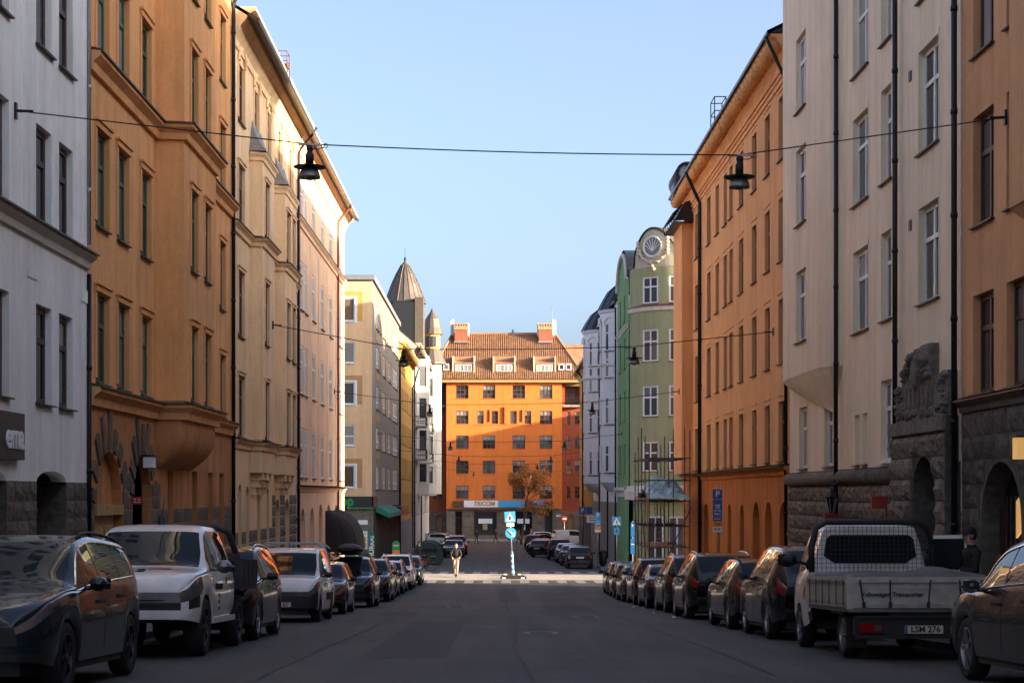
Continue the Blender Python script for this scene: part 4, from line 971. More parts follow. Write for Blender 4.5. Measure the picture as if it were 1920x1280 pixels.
for (a0, a1) in wa:
    m_ = (a0+a1)/2; hw = r*math.sin((a1-a0)/2)-.01; n_v = (math.sin(m_), -math.cos(m_)); rr = r*math.cos((a1-a0)/2)
    F3 = Fr((cx_+rr*n_v[0], cy_+rr*n_v[1]), (n_v[1], -n_v[0]), n_v)
    for k, (c, d) in enumerate(rows): window(b, F3, -hw, hw, c, d, cols=2, rows=(.64,), frame='fr_white', recess=.02, t=.11, sill='metal_red', glassk=random.choice(['gl_dark', 'gl_warm', 'gl_curtain', 'gl_mid']))
def ring(name, mat, prof, a0=-1.57, a1=1.57, n=32):
    q = MB(); q.grid([[gp(a, z, r+w_) for a in np.linspace(a0, a1, n)] for w_, z in prof]); return q.build(name, mat, b)
ring('ledge', 'pl_trim', [(0, 13.0), (.14, 13.05), (.16, 13.32), (0, 13.34)]); ring('ledge_flashing', 'metal_red', [(.0, 13.44), (.2, 13.34), (.2, 13.3), (0, 13.31)])
ring('base_cornice', 'pl_trim', [(0, .8), (.35, .85), (.4, 1.4), (.25, 1.5), (.2, 1.75), (0, 1.75)])
q = MB(); al = np.linspace(-1.15, -.1, 14); q.grid([[gp(a, z0, r+.02) for a in al] for z0 in (15.85,)]+[[gp(a, gtop(a)-.12, r+.02) for a in al]]); q.build('gable_panel', 'pl_cream', b)
q = MB(); q.grid([[gp(a, gtop(a)+dz, r+dr) for a in np.linspace(-1.57, 1.57, 60)] for dz, dr in ((-.03, 0), (-.02, .1), (.06, .11), (.09, -.3))]); q.build('gable_coping', 'roof_black', b)
q = MB(); q.grid([[gp(a, gtop(a)+.1, r-.2) for a in np.linspace(-1.57, 1.57, 40)], [gp(a, 18.6, .8) for a in np.linspace(-1.57, 1.57, 40)]]); q.build('roof', 'roof_copper', b)
m_ = -.62; n_v = Vector((math.sin(m_), -math.cos(m_), 0)); t_v = Vector((math.cos(m_), math.sin(m_), 0)); c0 = gp(m_, 17.15, r+.05)
def rp(rad, an, o_=0): return c0+t_v*rad*math.cos(an)+Vector((0, 0, rad*math.sin(an)))+n_v*o_
q = MB(); q.p(*[rp(.58, 2*math.pi*j/24, .02) for j in range(24)]); ow = q.build('round_window', 'gl_curtain', b)
q = MB(); q.tube([rp(.64, 2*math.pi*j/24, .05) for j in range(25)], .065, 6)
for j in range(7): an = math.pi*(j+.5)/7; q.tube([rp(.0, 0, .05)-Vector((0, 0, .3)), rp(.56, an, .05)], .025, 4)
q.build('frame', 'fr_white', ow)
q = MB()
for j in range(15): an = math.pi*1.08+math.pi*.84*j/14; q.lathe([(0, -.13), (.1, -.08), (.13, 0), (.1, .08), (0, .13)], 6, tuple(rp(.98+.05*(j % 2), an, .02)))
for j in range(5): q.lathe([(0, -.15), (.12, -.06), (.13, .05), (0, .16)], 6, tuple(rp(1.12, .1, .03)-Vector((0, 0, .24*j-.35)))); q.lathe([(0, -.15), (.1, -.06), (.1, .05), (0, .16)], 6, tuple(rp(1.12, math.pi-.1, .0)-Vector((0, 0, .24*j-.2))))
for j in range(3): q.lathe([(0, -.15), (.12, -.06), (.13, .05), (0, .16)], 6, tuple(rp(1.05, -math.pi/2, .04)-Vector((0, 0, .2*j))+t_v*.1*(j-1)))
q.build('stucco_garland', 'pl_cream', b)
# side front along the street, rounded shaped gable
ops = []; grid_windows(b, FG, [(116.6, 117.9), (120.4, 121.7)], rows[:3]+[(13.0, 14.8)], ops, cols=2, frame='fr_white', recess=.12, t=.1, sill='metal_red')
mb = MB(); wall(mb, FG, 113.5, 124, -5, 15.6, ops, .2)
mb.p(*[FG(118.6-4.2*math.cos(math.pi*j/14), 0, 15.6+2.1*math.sin(math.pi*j/14)) for j in range(15)]); mb.build('side_wall', 'pl_greend', b)
q = MB(); q.tube([FG(118.6-4.2*math.cos(math.pi*j/14), .08, 15.6+2.1*math.sin(math.pi*j/14)) for j in range(15)], .16, 6); q.build('gable_band', 'pl_trim', b)
q = MB(); q.grid([[FG(118.6-4.4*math.cos(math.pi*j/14), w_, 15.75+2.3*math.sin(math.pi*j/14)) for j in range(15)] for w_ in (.05, -6)]); q.build('barrel_roof', 'roof_black', b)
q = MB(); sweep(q, FG, [(113.5, 0), (124, 0)], led(12.6, .16, .3)); q.build('ledge', 'pl_trim', b); q = MB(); sweep(q, FG, [(113.5, 0), (124, 0)], led(1.7, .3, .7)); q.build('base_cornice', 'pl_trim', b)
mb = MB(); mb.box((12, 112.6, -5), (34, 124, 16)); mb.box((XG+.3, 113.4, -5), (12, 123.9, 1)); mb.build('outer_wall', 'pl_green', b)
q = MB(); q.grid([[gp(a, z, r-.25) for a in np.linspace(-1.57, 1.57, 24)] for z in (-4.8, .85)]); q.build('ground_floor_wall', 'pl_green', b)
for a in (-.6, -.1, .4):
    q = MB(); q.grid([[gp(a+s_, z, r-.2) for s_ in (-.17, 0, .17)] for z in (-4, -.3)]); wo = q.build('shop_window', 'gl_mid', b)
    q = MB()
    for s_ in (-.18, 0, .18): q.tube([gp(a+s_, -4, r-.18), gp(a+s_, -.25, r-.18)], .06, 5)
    q.tube([gp(a-.18, -.28, r-.18), gp(a+.18, -.28, r-.18)], .06, 5); q.build('frame', 'fr_white', wo)
# --- tall orange building
b = thing('apartment_building', (XR, 72, zg(72)), 'long orange building with deep brown windows and scalloped cornice', 'building')
cols = [(79.8, 81), (75.2, 76.5), (72.4, 73.5), (69.9, 70.9), (68.2, 69.2), (65.3, 66.5), (62, 63.1), (59, 60.1), (56, 57.2)]
rows = [(2.32, 4.3), (5.56, 7.7), (8.95, 11.05), (12.3, 14.4)]
ops = []; grid_windows(b, FR_, cols, rows, ops, cols=2, frame='fr_wood', recess=.13, t=.1, glassk='gl_dark')
mb = MB(); wall(mb, FR_, 55.05, 86, 2.1, 16.0, ops, .26); mb.build('wall', 'pl_rorange', b)
ar = [(55.4, 57, -3, .96, .8), (58.5, 60.1, -3.1, .96, .8), (61.3, 62.9, -3.2, .95, .8), (65.1, 66.2, -3.2, .83, .55), (68.6, 69.7, -3.3, .83, .55), (72, 73.1, -3.3, .8, .55), (76, 77.6, -3.3, .8, .8)]
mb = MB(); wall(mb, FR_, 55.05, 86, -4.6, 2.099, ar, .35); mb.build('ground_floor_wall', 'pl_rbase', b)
for k, g_ in enumerate(ar):
    mb = MB(); mb.fbox(FR_, g_[0], g_[1], -.42, -.35, g_[2], g_[3]); mb.build('niche_back', 'pl_rbase', b)
    if k in (0, 1, 2): window(b, FR_, g_[0]+.55, g_[1]-.1, -.6, .55, cols=1, rows=(), frame='fr_wood', recess=.28, sill=None, glassk='gl_mid')
    else: window(b, FR_, g_[0]+.15, g_[1]-.15, -2.6, .35, cols=1, rows=(.7,), frame='fr_wood', recess=.28, sill=None, glassk='gl_dark')
mb = MB(); sweep(mb, FR_, [(55.05, 0), (86, 0)], led(2.15, .18, .3)); mb.build('ledge', 'pl_rbase', b); mb = MB(); sweep(mb, FR_, [(55.05, 0), (86, 0)], cap(2.15, .3)); mb.build('ledge_flashing', 'metal_black', b)
mb = MB(); surr = [(a, bb, c, d) for a, bb in cols for c, d in rows]
for a, bb, c, d in surr:
    mb.fbox(FR_, a-.12, bb+.12, 0, .03, d+.18, d+.22)
for z in (14.75, 15.0): mb.fbox(FR_, 55.05, 86, 0, .05, z, z+.08)
mb.build('plaster_lines', 'pl_rorange', b)
mb = MB(); sweep(mb, FR_, [(55.05, 0), (86, 0)], cornice(16.1, .6, .9)); mb.build('cornice', 'pl_rorange', b)
cm = MB(); cm.smooth = True; cm.lathe([(0, -.3), (.16, -.26), (.25, -.12), (.27, .02), (.2, .1)], 10); cme = cm.mesh('console', 'pl_rorange')
u = 55.5
while u < 85.8:
    mt = Matrix.Translation(Vector(FR_(u, .42, 15.85))-b.location); inst('console', cme, b, mt); u += .72
mb = MB(); mb.p(*[FR_(u_, w_, z) for u_, w_, z in ((55.05, 0, -5), (55.05, -12, -5), (55.05, -12, 16), (55.05, 0, 16))])
pA = Vector(FR_(86, 0, 0)); dd = Vector((math.sin(R(SUN_TH)), -math.cos(R(SUN_TH)), 0)); pB = pA+dd*12.7  # unseen end wall slanted along the sun's path to let light onto the junction
mb.p(tuple(pA+Vector((0, 0, -5))), tuple(pB+Vector((0, 0, -5))), tuple(pB+Vector((0, 0, 16))), tuple(pA+Vector((0, 0, 16))))
mb.p(tuple(pB+Vector((0, 0, -5))), tuple(FR_(55.05, -12, -5)), tuple(FR_(55.05, -12, 16)), tuple(pB+Vector((0, 0, 16)))); mb.build('outer_wall', 'pl_rorange', b)
mb = MB(); e0, e1 = FR_(55.05, .72, 16.05), FR_(86.4, .72, 16.05); r0, r1 = FR_(55.05, -6, 19.3), tuple(pA+dd*6.4+Vector((0, -.3, 19.3))); k0, k1 = FR_(55.05, -12, 16.4), tuple(pB+Vector((0, 0, 16.4)))
for dz in (0, .12): mb.p(e0+Vector((0, 0, dz)), e1+Vector((0, 0, dz)), Vector(r1)+Vector((0, 0, dz)), r0+Vector((0, 0, dz))); mb.p(r0+Vector((0, 0, dz)), Vector(r1)+Vector((0, 0, dz)), Vector(k1)+Vector((0, 0, dz)), k0+Vector((0, 0, dz)))
mb.p(e0, e1, e1+Vector((0, 0, .12)), e0+Vector((0, 0, .12))); mb.p(e1, r1, tuple(k1), tuple(pA+Vector((0, 0, 16)))); mb.p(e0, r0, k0); mb.build('roof', 'roof_black', b)
pipe(b, FR_, 55.2, .09, -2.6, 14.6, 'metal_black', .06, kick=(.75, 16)); pipe(b, FR_, 78.4, .1, -3.3, 14.6, 'metal_black', .085, kick=(.75, 16))
# projecting end bay, its roof, the round dormer
wb = MB(); bay_walls(wb, FR_, 82.0, 85.8, .52, .0, 2.2, 14.3); wb.build('end_bay', 'pl_rorange', b)
wb = MB(); wb.p(FR_(81.5, 0, 14.3), FR_(81.5, .95, 14.25), FR_(82.4, .35, 15.3), FR_(82.4, 0, 15.4)); wb.p(FR_(81.5, .95, 14.25), FR_(86.2, .95, 14.25), FR_(85.4, .35, 15.3), FR_(82.4, .35, 15.3)); wb.p(FR_(81.5, .95, 14.25), FR_(86.2, .95, 14.25), FR_(86.2, 0, 14.2), FR_(81.5, 0, 14.2)); wb.build('end_bay_roof', 'roof_black', b)
wb = MB()
for j in range(6): u = 81.5+.9*j; wb.tube([FR_(u, .95, 14.25), FR_(u+.1, 1.0, 14.6), FR_(u+.35, .5, 15.1)], .04, 4)
wb.tube([FR_(81.5, 1.0, 14.6), FR_(86.2, 1.0, 14.6)], .04, 4); wb.build('snow_guard', 'metal_black', b)
dc = FR_(83.5, .2, 16.75); dm = MB(); dm.smooth = True; dm.lathe([(.5, -.9), (.55, -.9), (.55, 2.6)], 18, tuple(dc), axis='y'); dm.box(tuple(dc+Vector((-.5, -.6, -.9))), tuple(dc+Vector((.5, 2, -.1)))); do_ = dm.build('round_dormer', 'roof_black', b)
dm = MB(); dm.p(*[tuple(dc+Vector((.42*math.cos(a), -.85, .44*math.sin(a)))) for a in np.linspace(0, 2*math.pi, 20, False)]); dm.build('pane', 'gl_curtain', do_)
dm = MB(); dm.tube([tuple(dc+Vector((.44*math.cos(a), -.9, .46*math.sin(a)))) for a in np.linspace(0, 2*math.pi, 21)], .07, 5); dm.tube([tuple(dc+Vector((0, -.9, -.42))), tuple(dc+Vector((0, -.9, .42)))], .03, 4); dm.build('frame', 'metal_black', do_)
mb = MB()
for u in (67.6, 68.8):
    for w_ in (.35, .8): mb.tube([FR_(u, w_, 16.0), FR_(u, w_, 16.95)], .022, 5)
for z in (16.4, 16.95): mb.tube([FR_(67.6, .35, z), FR_(67.6, .8, z), FR_(68.8, .8, z), FR_(68.8, .35, z), FR_(67.6, .35, z)], .022, 5)
mb.build('roof_hatch_rail', 'metal_black', b)
mb = MB(); mb.tube([FR_(u_, -1.5+.4*(j % 2), 16.9+.5*(j % 2)) for j, u_ in enumerate(np.linspace(70, 83, 8))], .03, 4); mb.build('roof_line', 'metal_black', b)
# --- beige building
b = thing('apartment_building', (XR, 45, zg(45)), 'beige building with white windows, rounded bay and carved stone portal', 'building')
rows = [(5.45, 7.6), (8.8, 11.1), (12.2, 14.5)]
wins = [(43.4, 45.3), (40.85, 42.0), (36.5, 38.3)]
ops = []; grid_windows(b, FR_, wins, rows, ops, cols=2, frame='fr_white', recess=.14, t=.11)
low = [(40.8, 42.0, 2.0, 4.0), (51.9, 53.3, 2.0, 3.9), (47.9, 49.2, 2.0, 3.9), (43.55, 44.1, 1.98, 3.3), (44.5, 45.05, 1.98, 3.3)]
for k, g_ in enumerate(low): window(b, FR_, *g_, cols=2 if k < 3 else 1, frame='fr_white' if k < 3 else 'pl_rbeige', recess=.12 if k < 3 else .1, t=.11 if k < 3 else .14, sill='metal_sill' if k else 'fr_white')
mb = MB(); wall(mb, FR_, 34.8, 55, 1.9, 17.6, ops+low, .3); mb.build('wall', 'pl_rbeige', b)
mb = MB(); wall(mb, FR_, 34.8, 55, -4, 1.899, [(35.6, 37.8, -2.5, 1.899)], .3); mb.build('base_wall', 'st_dark', b)
mb = MB()
for a, bb, c, d in ops+low[:3]: mb.fbox(FR_, a-.05, a-.01, 0, .02, c, d+.1)
mb.build('plaster_lines', 'pl_rbeige', b)
# rounded bay
bp = [(46.6, 0), (46.95, .28), (47.6, .46), (49, .52), (52, .52), (53.6, .46), (54.4, .3), (54.8, 0)]
bwin = [(48.9, 50.6)]
mb = MB()
for (ua, wa_), (ub, wb_) in zip(bp, bp[1:]):
    if (ua, ub) == (49, 52): continue
    mb.p(FR_(ua, wa_, 4.75), FR_(ub, wb_, 4.75), FR_(ub, wb_, 17.6), FR_(ua, wa_, 17.6))
FBr = FR_.off(.52); bops = []; grid_windows(b, FBr, [(49.3, 50.9)], [(5.7, 7.8), (9.15, 11.4), (12.5, 14.7)], bops, cols=2, frame='fr_white', recess=.12, t=.11)
wall(mb, FBr, 49, 52, 4.75, 17.6, bops, .25); mb.smooth = False; mb.build('bay', 'pl_rbeige', b)
mb = MB(); mb.smooth = True; cc = 50.0; rws = []
for k in range(9):
    t = k/8; s_ = 1-t; rws.append([FR_(47.9+(u-47.9)*s_, w_*(1-t)**1.3*.999, 4.75-1.25*t**.85) for u, w_ in bp])
mb.smooth = False; mb.grid(rws); mb.build('bay_console', 'pl_rbeige', b)
mb = MB(); sweep(mb, FR_, [(34.8, 0), (46.6, 0)]+bp[1:-1]+[(54.8, 0), (55, 0)], cornice(18.2, .5, .7)); mb.build('cornice', 'pl_rbeige', b)
for z in (5.0, 8.5, 11.9): 
    for u in (54.6, ): mb = MB(); mb.lathe([(0, -.12), (.12, 0), (0, .12)], 8, tuple(FR_(u, .2, z))); mb.build('wall_anchor', 'metal_black', b)
for z in (11.0, 7.6): mb = MB(); mb.fbox(FR_, 38.9, 39.1, 0, .03, z-.35, z-.12); mb.build('wall_vent', 'metal_black', b)
mass(b, FR_, 34.8, 55, -4, 18.2, 12, 3.0, 'pl_rbeige', 'roof_black', .7)
for u, rr in ((46.75, .062), (39.85, .062), (34.72, .062)): pipe(b, FR_, u, .16, -2.6, 18, 'metal_black', rr)
AR = [(50.9, 52.3, -2.6, -.15, .6), (44.6, 45.8, -2.4, .3, .5)]
stones(b, FR_, 39.95, 55, -2.4, 1.45, 'st_grey', .42, (.55, 1.05), AR, 1.3, .02)
for a_ in AR: mb = MB(); mb.fbox(FR_, a_[0], a_[1], -.1, .005, a_[2], a_[3]+.2); mb.build('cellar_opening', 'black_matte', b)
mb = MB(); mb.smooth = True; mb.tube([FR_(39.95, .03, 1.68), FR_(55, .03, 1.68)], .2, 8); mb.build('base_roll', 'st_grey', b)
# portal
FP = FR_.off(.28)
pa = (35.75, 37.7, -2.4, 2.05, .95)
mb = MB(); wall(mb, FP, 34.95, 39.7, -3.6, 2.85, [pa], .7); 
for u in (34.95, 39.7): mb.p(FP(u, 0, -3.6), FP(u, -.3, -3.6), FP(u, -.3, 2.85), FP(u, 0, 2.85))
mb.p(FP(34.95, 0, 2.85), FP(39.7, 0, 2.85), FP(39.7, -.3, 2.85), FP(34.95, -.3, 2.85)); mb.build('portal', 'st_dark', b)
stones(b, FP, 34.97, 39.68, -2.2, 2.5, 'st_grey', .46, (.5, 1.0), [(pa[0]-.1, pa[1]+.1, -9, pa[3]+.1, pa[4])], 1.5)
mb = MB(); mb.fbox(FP, 34.93, 39.72, 0, .08, 2.55, 2.84); mb.build('portal_ledge', 'st_carved', b)
stones(b, FP, pa[0], pa[1], -2.2, 2.2, 'st_dark', .5, (.9, 1.1), (), .2, -.66)
mb = MB(); mb.fbox(FP, pa[0], pa[1], -.74, -.68, -3, 2.3); mb.build('door', 'st_dark', b)
# carved relief slab: stepped outline, scrolls and foliage
out = [(35.05, 2.86), (39.6, 2.86), (39.6, 3.95), (39.0, 3.95), (38.9, 4.55), (38.3, 4.85), (37.6, 4.85), (37.3, 5.0), (36.5, 5.0), (36.5, 4.0), (35.6, 4.05), (35.05, 4.1)]
out = [(u, 2.86+(z-2.86)*.75) for u, z in out]
mb = MB(); mb.p(*[FR_(u, .2, z) for u, z in out])
for (u, z), (u2, z2) in zip(out, out[1:]+out[:1]): mb.p(FR_(u, .2, z), FR_(u2, .2, z2), FR_(u2, 0, z2), FR_(u, 0, z))
mb.build('carved_slab', 'st_carved', b)
rnd = random.Random(11)
def blob(uc, zc, sx, sz, p=.16):
    q = MB(); n_ = 6; ph = uc*37.0; zc = 2.86+(zc-2.86)*.75
    rows_ = [[FR_(uc+sx*math.cos(2*math.pi*j/n_+ph)*math.cos(t), .2+p*math.sin(t), zc+sz*math.sin(2*math.pi*j/n_+ph)*math.cos(t)) for j in range(n_+1)] for t in (0, .9, math.pi/2)]
    q.grid(rows_); return q
for k in range(26): blob(35.35+rnd.uniform(-.25, .35), rnd.uniform(2.95, 4.0), rnd.uniform(.05, .13), rnd.uniform(.04, .11), rnd.uniform(.04, .12)).build('carving', 'st_carved', b)
for k in range(26): blob(39.25+rnd.uniform(-.35, .25), rnd.uniform(2.95, 3.9), rnd.uniform(.05, .13), rnd.uniform(.04, .11), rnd.uniform(.04, .12)).build('carving', 'st_carved', b)
for k in range(26): blob(35.8+.13*k, rnd.uniform(2.92, 3.2), rnd.uniform(.05, .12), rnd.uniform(.05, .12), rnd.uniform(.03, .1)).build('carving', 'st_carved', b)
for k in range(46): a = math.pi*rnd.random(); q_ = rnd.uniform(.75, 1.1); blob(37.6-1.05*q_*math.cos(a), 4.05+.75*q_*math.sin(a), rnd.uniform(.06, .17), rnd.uniform(.05, .14), rnd.uniform(.05, .17)).build('carving', 'st_carved', b)
blob(37.55, 4.25, .55, .5, .12).build('carving', 'st_carved', b); blob(36.8, 4.6, .2, .3, .28).build('carving', 'st_carved', b); blob(37.0, 4.15, .16, .2, .24).build('carving', 'st_carved', b)
q = MB()
for k in range(7): q.fbox(FR_, 36.2+.38*k, 36.5+.38*k, .2, .225, 3.15, 3.6)
q.build('fluting', 'st_carved', b)
# --- tan building, near right
b = thing('apartment_building', (XR, 20, zg(25)), 'tan orange building with dark windows above dark rough stone arches', 'building')
rows = [(3.2, 5.15), (6.5, 8.67), (9.85, 12.0), (13.2, 15.3)]; cols = []
for k in range(0, 12): cols += [(32.5-5*k, 33.9-5*k), (30.5-5*k, 31.7-5*k)]
ops = []; grid_windows(b, FR_, cols, rows, ops, cols=2, frame='fr_brown', recess=.15, t=.11, glassk=None)
mb = MB(); wall(mb, FR_, -32, 34.7, 3.05, 17.6, ops, .3); mb.build('wall', 'pl_tan', b)
ar = [(30.8-4.2*k, 33.35-4.2*k, -1.9, 1.85, 1.15) for k in range(4)]
mb = MB(); wall(mb, FR_, -32, 34.7, -3, 3.049, ar, .45); mb.build('base_wall', 'st_dark', b)
stones(b, FR_, 24, 34.68, -1.9, 2.85, 'st_dark', .5, (.6, 1.1), [(a_[0]-.12, a_[1]+.12, -9, a_[3]+.14, a_[4]) for a_ in ar], 1.0)
mb = MB(); sweep(mb, FR_, [(-32, 0), (34.7, 0)], led(3.12, .16, .25)); mb.build('ledge', 'st_dark', b); mb = MB(); sweep(mb, FR_, [(-32, 0), (34.7, 0)], cap(3.12, .2)); mb.build('ledge_flashing', 'metal_red', b)
for a_ in ar:
    mb = MB(); mb.fbox(FR_, a_[0], a_[1], -.5, -.44, a_[2], a_[3]); wo = mb.build('shop_window', 'gl_dark', b)
    for k in range(8): mb = MB(); u = a_[0]+.25+.28*k; mb.tube([FR_(u, -.4, -1.2), FR_(u, -.4, 1.2)], .015, 4); mb.build('bar', 'metal_grey', wo)
    mb = MB(); mb.fbox(FR_, a_[0]+.05, a_[1]-.05, -.44, -.36, -1.5, -1.2); mb.fbox(FR_, a_[0], a_[0]+.14, -.44, -.36, -1.5, 1); mb.fbox(FR_, a_[1]-.14, a_[1], -.44, -.36, -1.5, 1); mb.build('frame', 'fr_brown', wo)
mb = MB(); bay_walls(mb, FR_, 25.9, 30.0, .55, .3, 6.2, 17.6); mb.build('bay', 'pl_tan', b)
mb = MB(); mb.smooth = True; rws = []
for k in range(7): t = k/6; rws.append([FR_(25.9+1.2*t, 0, 6.2-.65*t), FR_(26.2+1.2*t, .55*(1-t*t), 6.2-.65*t), FR_(29.7-1.2*t, .55*(1-t*t), 6.2-.65*t), FR_(30.0-1.2*t, 0, 6.2-.65*t)])
mb.grid(rws); mb.build('bay_console', 'pl_tan', b)
mb = MB(); sweep(mb, FR_, [(-32, 0), (34.7, 0)], cornice(18.2, .5, .7)); mb.build('cornice', 'pl_tan', b)
mass(b, FR_, -32, 34.7, -3, 18.2, 12, 4.5, 'pl_tan', 'roof_black', .6)
# added blocks, unseen behind the row, placed and gapped to shape the sun's shade
for (x0, x1, y0_, y1, z1) in ((23, 48, 93.5, 120, 16.5), (30, 44, 150, 201, 15), (30, 44, 217, 229, 14.4)):
    b = thing('apartment_building', ((x0+x1)/2, (y0_+y1)/2, zg(y0_)), {93.5: 'unseen beige block added to shade the green corner house', 150: 'unseen beige block added to shade the far street around the tree', 217: 'unseen beige block added to shade the lower bright orange building'}[y0_], 'building')
    mb = MB(); fr = Fr((x0, 0), (0, 1), (-1, 0)); ops = []; grid_windows(b, fr, [(y0_+2+4*k, y0_+3.3+4*k) for k in range(int((y1-y0_-3)//4))], [(-2+3.3*k, 0+3.3*k) for k in range(5)], ops, cols=2)
    wall(mb, fr, y0_, y1, -6, z1, ops, .2); mb.build('wall', 'pl_beige', b); mass(b, fr, y0_, y1, -6, z1, x1-x0, 3, 'pl_beige', 'roof_tile')
# ------------------------------------------------------------------ vehicles
def paint(name, col, metal=.0, rough=.22):
    m, n, b = nodes(name); f = noise(n, mapped(n, (1, 1, 1)), 3, 5, .7)
    c = ramp(n, f, [(.3, mul(col, .86)), (.7, mul(col, 1.08))]); n.links.new(c, b.inputs['Base Color'])
    rr = ramp(n, noise(n, mapped(n), 9, 5, .7), [(.3, (rough*.8,)*3), (.75, (rough*1.35,)*3)]); n.links.new(rr, b.inputs['Roughness'])
    b.inputs['Metallic'].default_value = metal; b.inputs['Coat Weight'].default_value = .7; b.inputs['Specular IOR Level'].default_value = .25; b.inputs['Coat Roughness'].default_value = .03
    MATS[name] = m
paint('car_black', (.012, .013, .015)); paint('car_blue', (.008, .016, .024)); paint('car_dark', (.014, .015, .017)); paint('car_brown', (.026, .017, .011))
paint('car_white', (.86, .85, .83)); paint('car_maroon', (.06, .009, .012)); paint('car_silver', (.38, .39, .40), .6); paint('car_grey', (.032, .033, .035)); paint('car_tan', (.026, .023, .02))
glass('car_glass', (.010, .014, .018), (.022, .028, .034)); MATS['car_glass'].node_tree.nodes['Principled BSDF'].inputs['Roughness'].default_value = .015
simple('lamp_glass', (.20, .21, .22), .12, .6, .8, coat=1); simple('lamp_red', (.22, .008, .006), .15, 0, .8, coat=1); simple('chrome', (.7, .7, .72), .15, 1); simple('plastic', (.018, .018, .019), .6)
simple('rim_silver', (.35, .35, .36), .35, .9); simple('rim_dark', (.05, .05, .055), .4, .8); simple('plate_white', (.60, .54, .47), .4); paint('truck_white', (.76, .74, .70), .0, .5); simple('truck_grey', (.44, .42, .38), .5, .3, var=.2); simple('canvas_grey', (.13, .125, .12), .85, bumpk=.5); simple('dust_black', (.03, .03, .031), .75)
def interp(keys):
    xs = np.array([k[0] for k in keys], float); ys = np.array([k[1] for k in keys], float); h = np.diff(xs); dl = np.diff(ys)/h
    m = np.zeros(len(xs)); m[0] = dl[0]; m[-1] = dl[-1]
    for i in range(1, len(xs)-1):
        if dl[i-1]*dl[i] > 0:
            w1, w2 = 2*h[i]+h[i-1], h[i]+2*h[i-1]; m[i] = (w1+w2)/(w1/dl[i-1]+w2/dl[i])
    def f(x):
        i = int(np.clip(np.searchsorted(xs, x)-1, 0, len(xs)-2)); t = (x-xs[i])/h[i]; t = min(1, max(0, t))
        return float((1+2*t)*(1-t)**2*ys[i]+t*(1-t)**2*h[i]*m[i]+t*t*(3-2*t)*ys[i+1]+t*t*(t-1)*h[i]*m[i+1])
    return f
